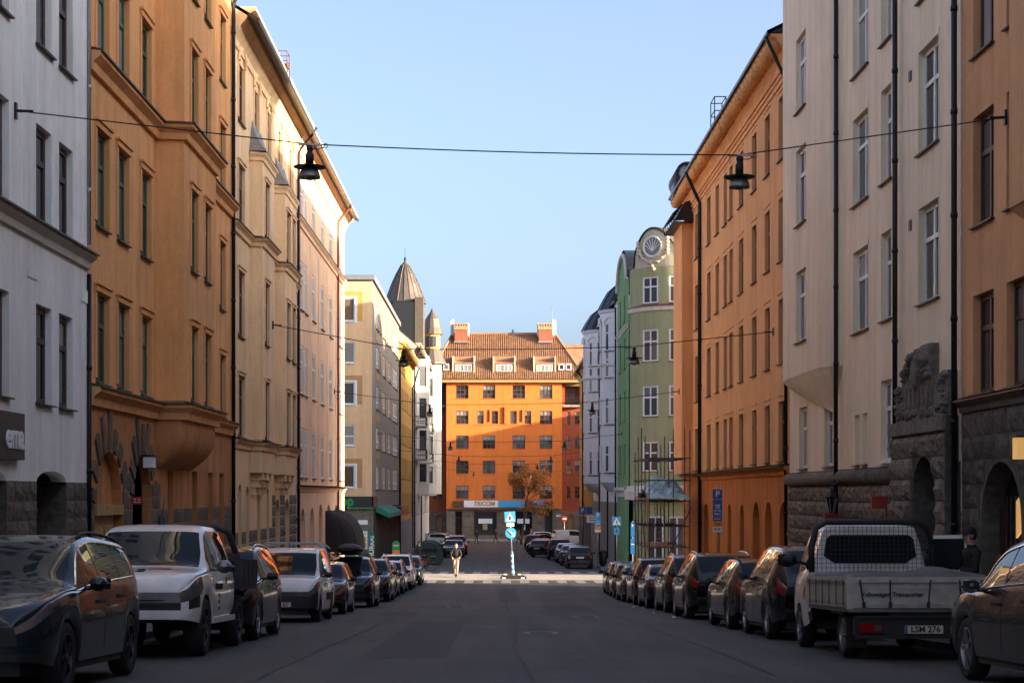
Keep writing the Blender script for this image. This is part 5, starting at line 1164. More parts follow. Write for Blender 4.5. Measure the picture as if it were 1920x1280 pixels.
def loft(P):
    """body shell from side profile, belt line and plan; returns meshes by part"""
    top, belt, plan = interp(P['top']), interp(P['belt']), interp(P['plan']); x0, x1 = P['top'][0][0], P['top'][-1][0]
    sill = P.get('sill', .27); ra = P.get('ra', .37); zc = P['rw']
    def low(x):
        z = sill+max(0, (x-(x1-.5))*.12)+max(0, ((x0+.5)-x)*.22)
        for xc in P['axles']:
            q = ra*ra-(x-xc)**2
            if q > 0: z = max(z, zc-.02+math.sqrt(q))
        return z
    keys = sorted({x0, x1, *P['marks']}); xs = set(keys)
    for x in np.arange(x0, x1, .11): xs.add(round(float(x), 3))
    for xc in P['axles']:
        for t in np.linspace(0, math.pi, 15): xs.add(round(xc+ra*math.cos(t), 4))
    for e, s_ in ((x0, 1), (x1, -1)):
        for q in (.02, .05, .09, .15): xs.add(e+s_*q)
    xs = sorted(q for q in xs if x0 <= q <= x1); out = [xs[0]]
    for q in xs[1:]:
        if q-out[-1] < .012 and q not in keys: continue
        out.append(q)
    xs = out
    CNT = [2, 3, 4, 1, 4, 2, 3, 4]; band = [k for k, c in enumerate(CNT) for _ in range(c)]; sub = [j for c in CNT for j in range(c)]; nb = len(band)
    tum = P.get('tumble', .34)
    def ring(x):
        W, zl, zb, zt = plan(x), low(x), belt(x), top(x); zb = min(zb, zt-.015); hc = zt-zb; zl = min(zl, zb-.06)
        ins = min(hc, .8)*tum; wr = max(.1, W-.05-ins); mid = zl+(zb-zl)*.5
        cab = min(1, max(0, (hc-.06)/.25))
        c = [(W*.965, zl), (W*.995, zl+(zb-zl)*.22), (W, zl+(zb-zl)*.62), (W-.03, zb), (W-.05-.01*(1-cab), zb+hc*.1*cab+.004), (wr+.015*(1-cab), zb+hc*(.86*cab+.4*(1-cab))), (wr-.06-.05*(1-cab), zb+hc*(.965*cab+.7*(1-cab))), (wr*.55, zb+hc*(.995*cab+.93*(1-cab))), (0, zt)]
        pts = [c[0]]
        for k in range(8):
            p0 = c[max(0, k-1)]; p1, p2 = c[k], c[k+1]; p3 = c[k+2] if k < 7 else (-c[7][0], c[7][1])
            for j in range(1, CNT[k]+1):
                t = j/CNT[k]
                if k in (3, 4): pts.append((p1[0]+(p2[0]-p1[0])*t+(.012*math.sin(math.pi*t) if k == 4 else 0), p1[1]+(p2[1]-p1[1])*t))
                else:
                    q = [.5*(2*p1[i]+(p2[i]-p0[i])*t+(2*p0[i]-5*p1[i]+4*p2[i]-p3[i])*t*t+(-p0[i]+3*p1[i]-3*p2[i]+p3[i])*t**3) for i in (0, 1)]; pts.append(tuple(q))
        return pts
    rings = [ring(x) for x in xs]; parts = {}
    def add(key, quad):
        d = parts.setdefault(key, MB()); d.smooth = True; d.dic = getattr(d, 'dic', {})
        idx = []
        for q in quad:
            kq = (round(q[0], 4), round(q[1], 4), round(q[2], 4))
            if kq not in d.dic: d.dic[kq] = len(d.v); d.v.append(q)
            if d.dic[kq] not in idx: idx.append(d.dic[kq])
        if len(idx) > 2: d.f.append(tuple(idx))
    cls = P['cls']
    for i in range(len(xs)-1):
        xm = (xs[i]+xs[i+1])/2
        for j in range(nb):
            for s_ in (1, -1):
                a, b_, c, d = rings[i][j], rings[i+1][j], rings[i+1][j+1], rings[i][j+1]
                q = [(xs[i], s_*a[0], a[1]), (xs[i+1], s_*b_[0], b_[1]), (xs[i+1], s_*c[0], c[1]), (xs[i], s_*d[0], d[1])]
                if s_ < 0: q = q[::-1]
                zz_ = (a[1]+c[1])/2
                add(cls(xm, band[j], s_, sub[j], top(xm)-belt(xm)), q)
    for i, s2 in ((0, -1), (len(xs)-1, 1)):                     # end faces
        for j in range(nb):
            a, d = rings[i][j], rings[i][j+1]; q = [(xs[i], a[0], a[1]), (xs[i], -a[0], a[1]), (xs[i], -d[0], d[1]), (xs[i], d[0], d[1])]
            add(cls(xs[i]+s2*.01, band[j], 0, sub[j], 0), q)
    def surf(x, z, s_):                                        # outer surface at height z on the flank
        r = ring(x)
        for a, c in zip(r, r[1:]):
            if a[1] <= z <= c[1]: t = (z-a[1])/max(1e-6, c[1]-a[1]); return s_*(a[0]+(c[0]-a[0])*t)
        return s_*r[8][0]
    return parts, surf, ring
WH = {}; PROTO = {}
def wheel_meshes(r, wd, style, rimm):
    k = (r, wd, style, rimm)
    if k in WH: return WH[k]
    t = MB(); t.smooth = True; ri = r*.68
    t.lathe([(ri, -wd/2+.02), (r*.9, -wd/2), (r*.97, -wd/2+.02), (r, -wd/2+.05), (r, wd/2-.05), (r*.97, wd/2-.02), (r*.9, wd/2), (ri, wd/2-.02)], 28, axis='y')
    m = MB(); m.lathe([(ri, wd/2-.02), (ri*.94, wd/2-.015), (ri*.9, wd/2-.05)], 28, axis='y')
    ns = {'five': 5, 'ten': 10, 'steel': 8}[style]
    for j in range(ns):
        a = 2*math.pi*j/ns; hw = ri*(.13 if style == 'five' else .075); mt = Matrix.Rotation(-a, 4, 'Y')
        m.box((ri*.12, wd/2-.045, -hw*.8), (ri*.93, wd/2-.02, hw*.8), mt)
    m.lathe([(ri*.22, wd/2-.05), (ri*.2, wd/2-.005), (0.001, wd/2-.005)], 14, axis='y')
    d = MB(); d.lathe([(ri*.9, wd/2-.06), (0.001, wd/2-.06)], 20, axis='y')
    WH[k] = (t.mesh('tyre', 'rubber'), m.mesh('rim', rimm), d.mesh('brake_disc', 'dust_black')); return WH[k]
def wheels(root, P, rimm='rim_silver', style='five', wd=.22, half=None):
    r = P['rw']; t, m, d = wheel_meshes(r, wd, style, rimm)
    for xc in P['axles']:
        for s_ in (1, -1):
            y = s_*((half or P['W']/2)-wd/2-.025)
            w_ = inst('wheel', t, root, Matrix.Translation((xc, y, r)) @ (Matrix() if s_ > 0 else Matrix.Rotation(math.pi, 4, 'Z')))
            inst('rim', m, w_, Matrix()); inst('brake_disc', d, w_, Matrix())
def mirror_mesh(P, root, x, z, s_, paintm, big=1.0):
    q = MB(); q.smooth = True; pts = []
    for k in range(7):
        t = k/6; e = math.sin(math.pi*min(1, t*1.05+.12))**.5*big
        pts.append([(x-.02+.10*math.cos(a)*e*big, s_*(P['W']/2+.02+.21*t*big), z+.075*math.sin(a)*e) for a in np.linspace(0, 2*math.pi, 13)])
    q.grid(pts); q.p(*pts[0][:-1]); q.p(*pts[-1][:-1]); q.tube([(x-.02, s_*(P['W']/2-.1), z-.05), (x-.02, s_*(P['W']/2+.06), z-.03)], .025, 6)
    o = q.build('mirror', paintm, root, world=False)
    g = MB(); g.box((x-.105*big, s_*(P['W']/2+.06*big), z-.055*big), (x-.095*big, s_*(P['W']/2+.2*big), z+.055*big)); g.build('mirror_glass', 'car_glass', o, world=False)
def make_car(P, name, label, cat, paintm, group=None, rimm='rim_silver', style='five', rails=None, plate=None, trim=None, grille='plastic', mirror='plastic', taillabel=None):
    root = thing(name, (0, 0, 0), label, cat, group)
    ck = P.get('kind')
    if ck and ck in PROTO: parts, surf, ring = PROTO[ck]
    else: parts, surf, ring = loft(P); PROTO[ck] = (parts, surf, ring)
    mats = {'body': paintm, 'windscreen': 'car_glass', 'rear_window': 'car_glass', 'grille': grille, 'bumper': 'plastic', 'headlight': 'lamp_glass', 'taillight': 'lamp_red', 'pillar': 'plastic', 'bonnet': paintm, 'roof_panel': 'plastic'}
    for k, mb in parts.items():
        base = k.rstrip('0123456789_'); m_ = mats.get(base, 'car_glass' if 'window' in base else paintm)
        if not hasattr(mb, 'me'): mb.me = mb.mesh(base, m_)
        o = inst(base, mb.me, root, Matrix()); o.material_slots[0].link = 'OBJECT'; o.material_slots[0].material = M(m_)
    wheels(root, P, rimm, style, half=P['W']/2)
    x0, x1 = P['top'][0][0], P['top'][-1][0]; W = P['W']/2
    u = MB(); u.box((x0+.12, -W+.27, .2), (x1-.12, W-.27, .62)); u.box((P['axles'][0]+.42, -W+.06, .2), (P['axles'][1]-.42, W-.06, .5)); u.build('underbody', 'dust_black', root, world=False)
    if P.get('mirror'):
        for s_ in (1, -1): mirror_mesh(P, root, P['mirror'][0], P['mirror'][1], s_, mirror)
    for xs_ in P.get('seams', ()):
        for s_ in (1, -1):
            q = MB(); zz = np.linspace(.36, interp(P['belt'])(xs_)-.01, 8); q.grid([[(xs_-.006, surf(xs_, z, s_)*1.002+s_*.001, z), (xs_+.006, surf(xs_, z, s_)*1.002+s_*.001, z)] for z in zz]); q.build('door_gap', 'black_matte', root, world=False)
    for xs_ in P.get('handles', ()):
        for s_ in (1, -1): z = interp(P['belt'])(xs_)-.12; q = MB(); y = surf(xs_, z, s_); q.box((xs_-.1, min(y, y+s_*.035), z-.018), (xs_+.1, max(y, y+s_*.035), z+.018)); q.build('door_handle', paintm if trim is None else 'plastic', root, world=False)
    if rails:
        for s_ in (1, -1):
            q = MB(); q.smooth = True; a, c = rails[:2]; f = interp(P['top']); pts = []
            for t in np.linspace(0, 1, 10):
                x = a+(c-a)*t; r_ = ring(x); k = 16; pts.append((x, s_*(r_[k][0]-.0), r_[k][1]+.008+.035*math.sin(math.pi*min(1, max(0, t)))**.35))
            q.tube(pts, .02, 6); q.build('roof_rail', rails[2], root, world=False)
    if trim:
        for s_ in (1, -1):
            q = MB(); a, c = P['glass']; lo = []; hi = []
            for x in np.linspace(a, c, 26): r_ = ring(x); lo.append((x, s_*(r_[10][0]+.004), r_[10][1])); hi.append((x, s_*(r_[14][0]+.004), r_[14][1]))
            q.tube(lo+hi[::-1]+[lo[0]], .011, 5); q.build('window_trim', trim, root, world=False)
    if plate is not None:
        for x, s_ in ((x1+.012, 1), (x0-.012, -1)):
            z = P.get('plz', (.48, .78))[0 if s_ > 0 else 1]; q = MB(); q.box((x-.008, -.26, z-.055), (x+.008, .26, z+.055)); po_ = q.build('number_plate', 'plate_white', root, world=False)
            if plate: text(plate, .12, 'black_matte', po_, Matrix.Translation((x+s_*.01, 0, z)) @ Matrix.Rotation(R(90)*s_, 4, 'Z') @ Matrix.Rotation(R(90), 4, 'X'), ext=.001, bold=.002)
    return root
def classes(ws, rw, side, hl=(.42, 1), tl=(.28, 1, 0), x0=-2.2, x1=2.2, blackbump=False):
    """ws = windscreen span, rw = rear window span, side = list of side window spans"""
    xm0 = (x0+x1)/2
    def f(x, band, s_, j, hc):
        sd = '' if s_ == 0 else ('1' if s_ > 0 else '2')
        bb = (band == 0 or band == 1 or (band == 2 and j < 1)) if blackbump else band == 0
        if s_ == 0:
            if x > xm0: return 'bumper_1' if bb else ('grille' if band == 2 or (band == 1 and j > 1) else 'body')
            return 'bumper_2' if band == 0 or band == 1 and j < 1 else 'body'
        if band in (6, 7) and ws[0] < x < ws[1]: return 'windscreen'
        if band in (6, 7) and rw[0] < x < rw[1]: return 'rear_window'
        if band == 4 and hc > .1:
            for k, (a, c) in enumerate(side):
                if a < x < c: return 'side_window_%d%s' % (k, sd)
            if side[-1][0]-.02 < x < side[0][1]+.02: return 'pillar_%s' % sd
        if x > x1-hl[0] and band == 2 and j >= hl[1]: return 'headlight_%s' % sd
        if x < x0+tl[0] and (band == 2 and j >= tl[1] or band == 3 or (tl[2] and band == 4)): return 'taillight_%s' % sd
        if (x > x1-.32 or x < x0+.25) and bb: return 'bumper_1' if x > xm0 else 'bumper_2'
        return 'body'
    return f
def prof(kind):
    if kind == 'wagon':      # estate
        P = dict(W=1.84, rw=.33, axles=(-1.46, 1.41), top=[(-2.36, .86), (-2.34, .98), (-2.2, 1.08), (-1.82, 1.4), (-1.4, 1.45), (-.3, 1.49), (.35, 1.42), (1.12, 1.0), (1.25, .99), (2.0, .89), (2.26, .82), (2.35, .75), (2.38, .66)], belt=[(-2.36, .84), (-1.8, 1.02), (-1, .99), (.9, .93), (1.2, .93), (2.0, .83), (2.38, .62)], plan=[(-2.36, .68), (-2.2, .82), (-1.6, .91), (0, .92), (1.5, .91), (2.1, .86), (2.3, .76), (2.38, .66)])
        P['ws'] = (.4, 1.14); P['rwn'] = (-2.22, -1.86); P['side'] = [(.02, .98), (-.95, -.03), (-1.75, -1.0)]; P['mirror'] = (.72, 1.0); P['seams'] = (1.0, -.02, -.98); P['handles'] = (.15, -.85)
    elif kind == 'suv':
        P = dict(W=1.88, rw=.36, axles=(-1.35, 1.36), top=[(-2.27, .95), (-2.24, 1.1), (-2.12, 1.3), (-1.85, 1.58), (-1.5, 1.65), (-.3, 1.69), (.3, 1.62), (1.0, 1.16), (1.15, 1.12), (1.9, 1.04), (2.14, .97), (2.23, .89), (2.27, .78)], belt=[(-2.27, .92), (-1.9, 1.12), (-1, 1.1), (.9, 1.04), (1.9, .97), (2.27, .74)], plan=[(-2.27, .72), (-2.1, .85), (-1.6, .93), (0, .94), (1.5, .93), (2.0, .89), (2.2, .79), (2.27, .68)])
        P['ws'] = (.34, 1.04); P['rwn'] = (-2.2, -1.86); P['side'] = [(.02, .9), (-.9, -.03), (-1.7, -.96)]; P['mirror'] = (.66, 1.12); P['seams'] = (.95, -.02, -.95); P['handles'] = (.12, -.8)
    elif kind == 'hatch':
        P = dict(W=1.76, rw=.31, axles=(-1.25, 1.27), top=[(-1.98, .82), (-1.96, .96), (-1.86, 1.1), (-1.6, 1.38), (-1.2, 1.45), (-.3, 1.48), (.25, 1.41), (.98, .98), (1.1, .96), (1.7, .88), (1.89, .81), (1.97, .73), (2.0, .64)], belt=[(-1.98, .8), (-1.6, .98), (-1, .96), (.8, .9), (1.7, .81), (2.0, .6)], plan=[(-1.98, .66), (-1.85, .79), (-1.4, .87), (0, .88), (1.3, .87), (1.8, .82), (1.95, .72), (2.0, .62)])
        P['ws'] = (.3, 1.0); P['rwn'] = (-1.92, -1.62); P['side'] = [(.0, .84), (-.85, -.05), (-1.45, -.92)]; P['mirror'] = (.6, .98); P['seams'] = (.88, -.02, -.88); P['handles'] = (.1, -.75)
    elif kind == 'sedan':
        P = dict(W=1.82, rw=.33, axles=(-1.4, 1.4), top=[(-2.33, .8), (-2.3, .93), (-2.1, 1.0), (-1.7, 1.04), (-1.0, 1.36), (-.4, 1.43), (.1, 1.42), (.4, 1.36), (1.1, .97), (1.25, .95), (2.0, .85), (2.22, .78), (2.3, .71), (2.33, .62)], belt=[(-2.33, .78), (-1.8, .95), (-1, .95), (.9, .9), (2.0, .79), (2.33, .58)], plan=[(-2.33, .66), (-2.15, .8), (-1.6, .9), (0, .91), (1.5, .9), (2.05, .84), (2.27, .74), (2.33, .64)])
        P['ws'] = (.44, 1.12); P['rwn'] = (-1.68, -1.02); P['side'] = [(.02, .95), (-.85, -.04)]; P['mirror'] = (.72, .98); P['seams'] = (.98, -.02, -.88); P['handles'] = (.12, -.75)
    elif kind == 'van':
        P = dict(W=1.81, rw=.33, axles=(-1.35, 1.38), tumble=.16, top=[(-2.19, 1.0), (-2.17, 1.3), (-2.12, 1.6), (-1.98, 1.76), (-1, 1.8), (.2, 1.78), (.62, 1.68), (1.35, 1.13), (1.5, 1.1), (1.95, 1.03), (2.1, .95), (2.17, .86), (2.19, .76)], belt=[(-2.19, .95), (-1, 1.08), (1.0, 1.04), (1.9, .95), (2.19, .72)], plan=[(-2.19, .84), (-2.05, .89), (-1.4, .905), (0, .905), (1.4, .9), (1.9, .87), (2.1, .79), (2.19, .68)])
        P['ws'] = (.68, 1.4); P['rwn'] = (-2.16, -2.08); P['side'] = [(.28, 1.2), (-.55, .2)]; P['mirror'] = (.95, 1.12); P['seams'] = (1.2, .24, -.62); P['handles'] = (.4, -.5)
    x0, x1 = P['top'][0][0], P['top'][-1][0]
    sd = P['side']; P['glass'] = (sd[-1][0], sd[0][1])
    P['marks'] = {*P['ws'], *P['rwn'], *[q for s_ in sd for q in s_]}
    hb = interp(P['belt'])(x1-.3)
    P['cls'] = classes(P['ws'], P['rwn'], sd, hl=(.42 if kind != 'van' else .55, 2 if kind in ('wagon', 'suv', 'sedan') else 1), tl=(.24 if kind != 'van' else .1, 1, kind in ('wagon', 'van')), x0=x0, x1=x1, blackbump=kind == 'van')
    P['kind'] = kind; P['plz'] = (.42, .8 if kind in ('suv', 'van') else .74)
    return P
def place(o, x, y, face, dz=0, yaw=0):
    """face -1: nose towards the camera end of the street, +1: away"""
    s_ = (zg(y+1.4)-zg(y-1.4))/2.8; f = Vector((math.sin(yaw), face*math.cos(yaw), 0)); f.z = s_*face; f.normalize()
    up = Vector((0, -s_, 1)).normalized(); lf = up.cross(f).normalized(); up = f.cross(lf)
    m = Matrix(((f.x, lf.x, up.x, x), (f.y, lf.y, up.y, y), (f.z, lf.z, up.z, zg(y)+.004+dz), (0, 0, 0, 1)))
    if o.type == 'EMPTY': o.rotation_euler = m.to_euler(); o.location = m.translation
    return o
KEYS = dict(wagon=2.36, suv=2.27, hatch=2.0, sedan=2.33, van=2.19)
def car(kind, paintm, label, outer_x, y_front_axle, face, group, name='parked_car', **kw):
    P = prof(kind); o = make_car(P, name, label, 'car' if kind != 'van' else 'van', paintm, group, **kw)
    ax = P['axles'][1]; yc = y_front_axle-ax*face
    x = outer_x+(-1 if face < 0 else 1)*P['W']/2
    return place(o, x, yc, face)
GL, GR, GF, GH = 'cars parked along the left kerb', 'cars parked along the right kerb', 'cars parked beyond the junction on the right', 'cars parked beyond the junction on the left'
car('wagon', 'car_blue', 'dark blue estate car with chrome window line ahead of the white pickup', -4.3, 17.25, -1, GL, trim='chrome', plate='', rimm='rim_dark', rails=(-1.9, .1, 'plastic'), mirror='car_black').scale = (1.04, 1.03, 1.09)
car('suv', 'car_brown', 'dark bronze SUV half hidden behind the white pickup truck', -4.15, 30.2, -1, GL, rails=(-1.8, .2, 'chrome'), plate='')
vn = car('van', 'car_white', 'small white panel van with roof bars', -4.15, 40.9, -1, GL, name='panel_van', plate='YKT 62', mirror='plastic', grille='chrome', style='steel', rimm='rim_dark')
for s_ in (1, -1):
    q = MB(); q.tube([(-1.9, s_*.62, 1.86), (.35, s_*.62, 1.86)], .02, 6); q.build('roof_bar', 'metal_galv', vn, world=False)
for x in (-1.7, -.6, .2): q = MB(); q.tube([(x, -.8, 1.78), (x, -.66, 1.9), (x, .66, 1.9), (x, .8, 1.78)], .02, 6); q.build('roof_bar', 'metal_galv', vn, world=False)
q = MB(); q.box((-1.2, -.93, .5), (.2, -.905, .68)); q.box((-1.2, .905, .5), (.2, .93, .68)); q.build('side_strip', 'plastic', vn, world=False)
q = MB(); q.tube([(.45, 0, 1.75), (.3, 0, 2.05)], .008, 5); q.build('aerial', 'plastic', vn, world=False)
car('hatch', 'car_maroon', 'maroon hatchback between the white van and the SUV with a roof box', -4.15, 48, -1, GL, plate='')
rb = car('suv', 'car_dark', 'dark SUV with a black roof box', -4.0, 56.6, -1, GL, plate='')
q = MB(); q.smooth = True; rws = []
for t in np.linspace(0, 1, 13):
    e = (1-abs(2*t-1)**4)**.5; rws.append([(-1.2+2.1*t, .42*math.cos(a)*(.55+.45*e), 1.93+.2*max(-.75, math.sin(a))*(.3+.7*e)) for a in np.linspace(0, 2*math.pi, 15)])
q.grid(rws); q.p(*rws[0][:-1]); q.p(*rws[-1][:-1]); q.build('roof_box', 'plastic', rb, world=False)
for x in (-.7, .3): q = MB(); q.tube([(x, -.72, 1.66), (x, -.6, 1.76), (x, .6, 1.76), (x, .72, 1.66)], .02, 6); q.build('roof_bar', 'plastic', rb, world=False)
car('suv', 'car_black', 'black SUV in front of the silver and white cars', -4.05, 66.5, -1, GL, plate='', rails=(-1.8, .2, 'chrome'))
car('hatch', 'car_dark', 'small dark hatchback behind the black SUV', -4.15, 72.2, -1, GL, plate='')
car('wagon', 'car_silver', 'silver estate car in front of the white SUV', -4.1, 77.6, -1, GL, plate='', rails=(-1.9, .1, 'chrome'))
car('suv', 'car_white', 'white SUV parked last but one before the junction', -3.95, 82.9, -1, GL, plate='', rails=(-1.8, .2, 'chrome'))
car('hatch', 'car_blue', 'dark blue hatchback parked at the corner of the junction', -3.75, 88.2, -1, GL, plate='')
# right row, noses away
car('wagon', 'car_tan', 'dark grey brown car with bright door handles behind the dropside truck', 5.32, 19.3, 1, GR, trim='chrome', plate='', mirror='car_grey').scale = (1.03, 1.02, 1.06)
car('suv', 'car_dark', 'dark grey SUV just beyond the dropside truck', 4.85, 33.4, 1, GR, plate='')
car('wagon', 'car_grey', 'grey estate car with large tail windows and a roof rail', 4.85, 38.7, 1, GR, plate='', rails=(-1.9, .1, 'plastic'))
car('suv', 'car_black', 'tall black SUV with a rear roof spoiler', 4.8, 46.0, 1, GR, plate='', rails=(-1.8, .2, 'chrome'))
car('suv', 'car_grey', 'grey SUV with silver roof rails ahead of the tall black one', 4.9, 52.4, 1, GR, plate='', rails=(-1.8, .2, 'chrome'))
car('sedan', 'car_dark', 'dark grey saloon between two SUVs by the arched wall', 4.85, 58.0, 1, GR, plate='')
car('suv', 'car_maroon', 'dark red SUV beside the parking sign', 4.9, 63.6, 1, GR, plate='')
car('sedan', 'car_black', 'black saloon near the scaffold', 4.9, 69.2, 1, GR, plate='')
car('hatch', 'car_brown', 'brown hatchback beside the scaffold', 4.95, 74.4, 1, GR, plate='')
car('hatch', 'car_grey', 'small grey hatchback next to the bicycle railing', 5.0, 79.3, 1, GR, plate='')
# beyond the junction
def far(kind, paintm, label, px, d, face, group, yaw=0, half=.91):
    P = prof(kind); o = make_car(P, 'parked_car', label, 'car', paintm, group, plate='')
    return place(o, (px-CX)*d/FPX, d, face, yaw=yaw)
far('hatch', 'car_black', 'black hatchback with red tail lamps just past the zebra crossing', 1085, 112.5, 1, GF)
far('sedan', 'car_grey', 'grey saloon parked past the black hatchback', 1073, 119.5, 1, GF)
far('sedan', 'car_silver', 'silver saloon parked past the grey one', 1063, 126.5, 1, GF)
far('suv', 'car_black', 'black SUV among the cars on the far right', 1048, 134, 1, GF)
far('wagon', 'car_blue', 'dark blue estate parked at an angle on the far right', 1030, 143, 1, GF, R(28))
far('sedan', 'car_black', 'black saloon parked at an angle on the far right', 1022, 152, 1, GF, R(28))
far('suv', 'car_dark', 'dark SUV parked at an angle near the autumn tree', 1016, 163, 1, GF, R(28))
far('wagon', 'car_grey', 'grey estate parked at an angle near the autumn tree', 1019, 176, 1, GF, R(28))
far('hatch', 'car_white', 'white hatchback standing crosswise by the bright orange building', 1024, 206, 1, GF, R(80))
far('sedan', 'car_blue', 'blue saloon parked past the bicycles', 851, 143, -1, GH)
far('suv', 'car_dark', 'dark SUV parked past the bicycles', 857, 152, -1, GH)
far('wagon', 'car_silver', 'silver estate in the far row past the bicycles', 848, 161, -1, GH)
far('hatch', 'car_white', 'white hatchback at the far end past the bicycles', 834, 190, -1, GH, R(60))
far('sedan', 'car_silver', 'silver saloon crossing at the far end of the street', 818, 205, -1, GH, R(80))
wv = place(make_car(prof('van'), 'delivery_van', 'white delivery van parked in sun by the far no-entry sign', 'van', 'car_white', None, plate='', style='steel'), (1072-CX)*196/FPX, 196, 1, yaw=R(75))
# ---- white crew-cab pickup with dark dropside bed
P = dict(W=1.87, rw=.39, axles=(-1.55, 1.55), sill=.45, ra=.46, tumble=.28, top=[(-.98, 1.2), (-.97, 1.6), (-.9, 1.74), (-.3, 1.8), (.3, 1.8), (.72, 1.72), (1.32, 1.24), (1.45, 1.2), (2.1, 1.14), (2.36, 1.08), (2.46, 1.0), (2.5, .9)], belt=[(-.98, 1.12), (.9, 1.1), (1.4, 1.1), (2.1, 1.05), (2.5, .86)], plan=[(-.98, .9), (0, .925), (1.6, .935), (2.1, .91), (2.38, .83), (2.5, .72)], mirror=(.95, 1.18))
P['ws'] = (.78, 1.38); P['side'] = [(.2, 1.15), (-.75, .1)]; P['seams'] = (1.1, .15, -.82); P['handles'] = (.35, -.6); P['glass'] = (-.75, 1.15); P['marks'] = {.78, 1.38, .2, 1.15, -.75, .1, -.98}
f0 = classes(P['ws'], (-9, -8), P['side'], hl=(.6, 0), tl=(-1, 0, 0), x0=-.98, x1=2.5)
def f1(x, band, s_, j, hc):
    if s_ and band == 1 and 2.1 < x < 2.42 and j > 0: return 'fog_recess_%d' % (1 if s_ > 0 else 2)
    if s_ == 0 and x > 0 and band == 1: return 'lower_intake' if j else 'bumper_1'
    k = f0(x, band, s_, j, hc)
    return k
P['cls'] = f1; P['plz'] = (.55, .8)
PP = dict(P); PP['axles'] = (1.55, 1.55)
pk = None
def make_pickup():
    root = thing('pickup_truck', (0, 0, 0), 'white crew cab pickup with black load hoop and dark dropside bed', 'pickup truck', GL)
    Q = dict(P); Q['axles'] = (1.55,)
    parts, surf, ring = loft(Q); mats = {'body': 'car_white', 'windscreen': 'car_glass', 'grille': 'rim_silver', 'bumper': 'car_white', 'headlight': 'lamp_glass', 'pillar': 'car_white', 'fog_recess': 'plastic', 'lower_intake': 'plastic'}
    for k, mb in parts.items():
        base = k.rstrip('0123456789_'); mb.build(base, mats.get(base, 'car_glass' if 'window' in base else 'car_white'), root, world=False)
    wheels(root, P, 'rim_dark', 'five', .27)
    for s_ in (1, -1):
        mirror_mesh(P, root, .95, 1.2, s_, 'metal_grey', 1.25)
        for xs_ in P['seams']:
            q = MB(); q.grid([[(xs_-.006, surf(xs_, z, s_)+s_*.004, z), (xs_+.006, surf(xs_, z, s_)+s_*.004, z)] for z in np.linspace(.52, 1.08, 8)]); q.build('door_gap', 'black_matte', root, world=False)
        for xs_ in P['handles']: q = MB(); y = surf(xs_, .98, s_); q.box((xs_-.1, min(y, y+s_*.04), .96), (xs_+.1, max(y, y+s_*.04), 1.0)); q.build('door_handle', 'chrome', root, world=False)
        q = MB(); q.lathe([(.06, 0), (.055, .03), (.001, .035)], 12, axis='y'); o = q.build('fog_lamp', 'lamp_glass', root, world=False); o.matrix_local = Matrix.Translation((2.32, s_*.79, .66)) @ Matrix.Rotation(R(-90), 4, 'Z')
        q = MB(); q.box((-.9, s_*.8-.1, .42), (1.05, s_*.8+.13, .5)); q.build('side_step', 'car_white', root, world=False)
    for z in (.7, .76): q = MB(); q.box((2.5, -.5, z-.008), (2.515, .5, z+.008)); q.build('grille_slot', 'plastic', root, world=False)
    q = MB(); q.box((-2.5, -.5, .45), (2.0, .5, .75)); q.build('chassis', 'dust_black', root, world=False)
    q = MB(); q.box((-2.9, -.98, .86), (-1.08, .98, .94)); q.build('bed_floor', 'dust_black', root, world=False)
    for a, c in (((-2.9, -.99, .94), (-1.08, -.95, 1.32)), ((-2.9, .95, .94), (-1.08, .99, 1.32)), ((-2.94, -.95, .94), (-2.9, .95, 1.32)), ((-1.12, -.95, .94), (-1.08, .95, 1.4))):
        q = MB(); q.box(a, c); o = q.build('dropside', 'dust_black', root, world=False)
        if a[1] in (-.99, .95):
            for k in range(4): r_ = MB(); y = a[1]-.012 if a[1] < 0 else c[1]; r_.box((-2.85+.45*k, y, .96), (-2.78+.45*k, y+.012, 1.3)); r_.build('rib', 'dust_black', o, world=False)
    q = MB(); q.smooth = True; q.tube([(-1.5, -.9, .94), (-1.3, -.88, 1.4), (-1.15, -.78, 1.72), (-1.12, -.6, 1.8), (-1.12, .6, 1.8), (-1.15, .78, 1.72), (-1.3, .88, 1.4), (-1.5, .9, .94)], .05, 8); q.build('load_hoop', 'plastic', root, world=False)
    q = MB(); q.smooth = True; q.lathe([(.0, 1.95), (.05, 1.92), (.06, 1.8)], 10, (.2, 0, 0)); q.tube([(.2, 0, 1.88), (.0, 0, 2.2)], .008, 5); q.build('aerial', 'plastic', root, world=False)
    top = interp(P['top'])
    a = math.atan2(top(1.9)-top(1.7), .2)
    a = math.atan2(top(2.2)-top(2.0), .2)
    text('GLAS', .3, 'black_matte', root, Matrix.Translation((2.08, -.2, top(2.08)+.004)) @ Matrix.Rotation(R(90), 4, 'Z') @ Matrix.Rotation(-a, 4, 'X'), ext=.006, bold=.003)
    q = MB(); q.lathe([(.16, 0), (.16, .012), (0.001, .012)], 16); o = q.build('emblem', 'sign_red', root, world=False); o.matrix_local = Matrix.Translation((1.8, .3, top(1.8)-.006)) @ Matrix.Rotation(-a, 4, 'Y') @ Matrix.Diagonal((.5, 1, 1, 1))
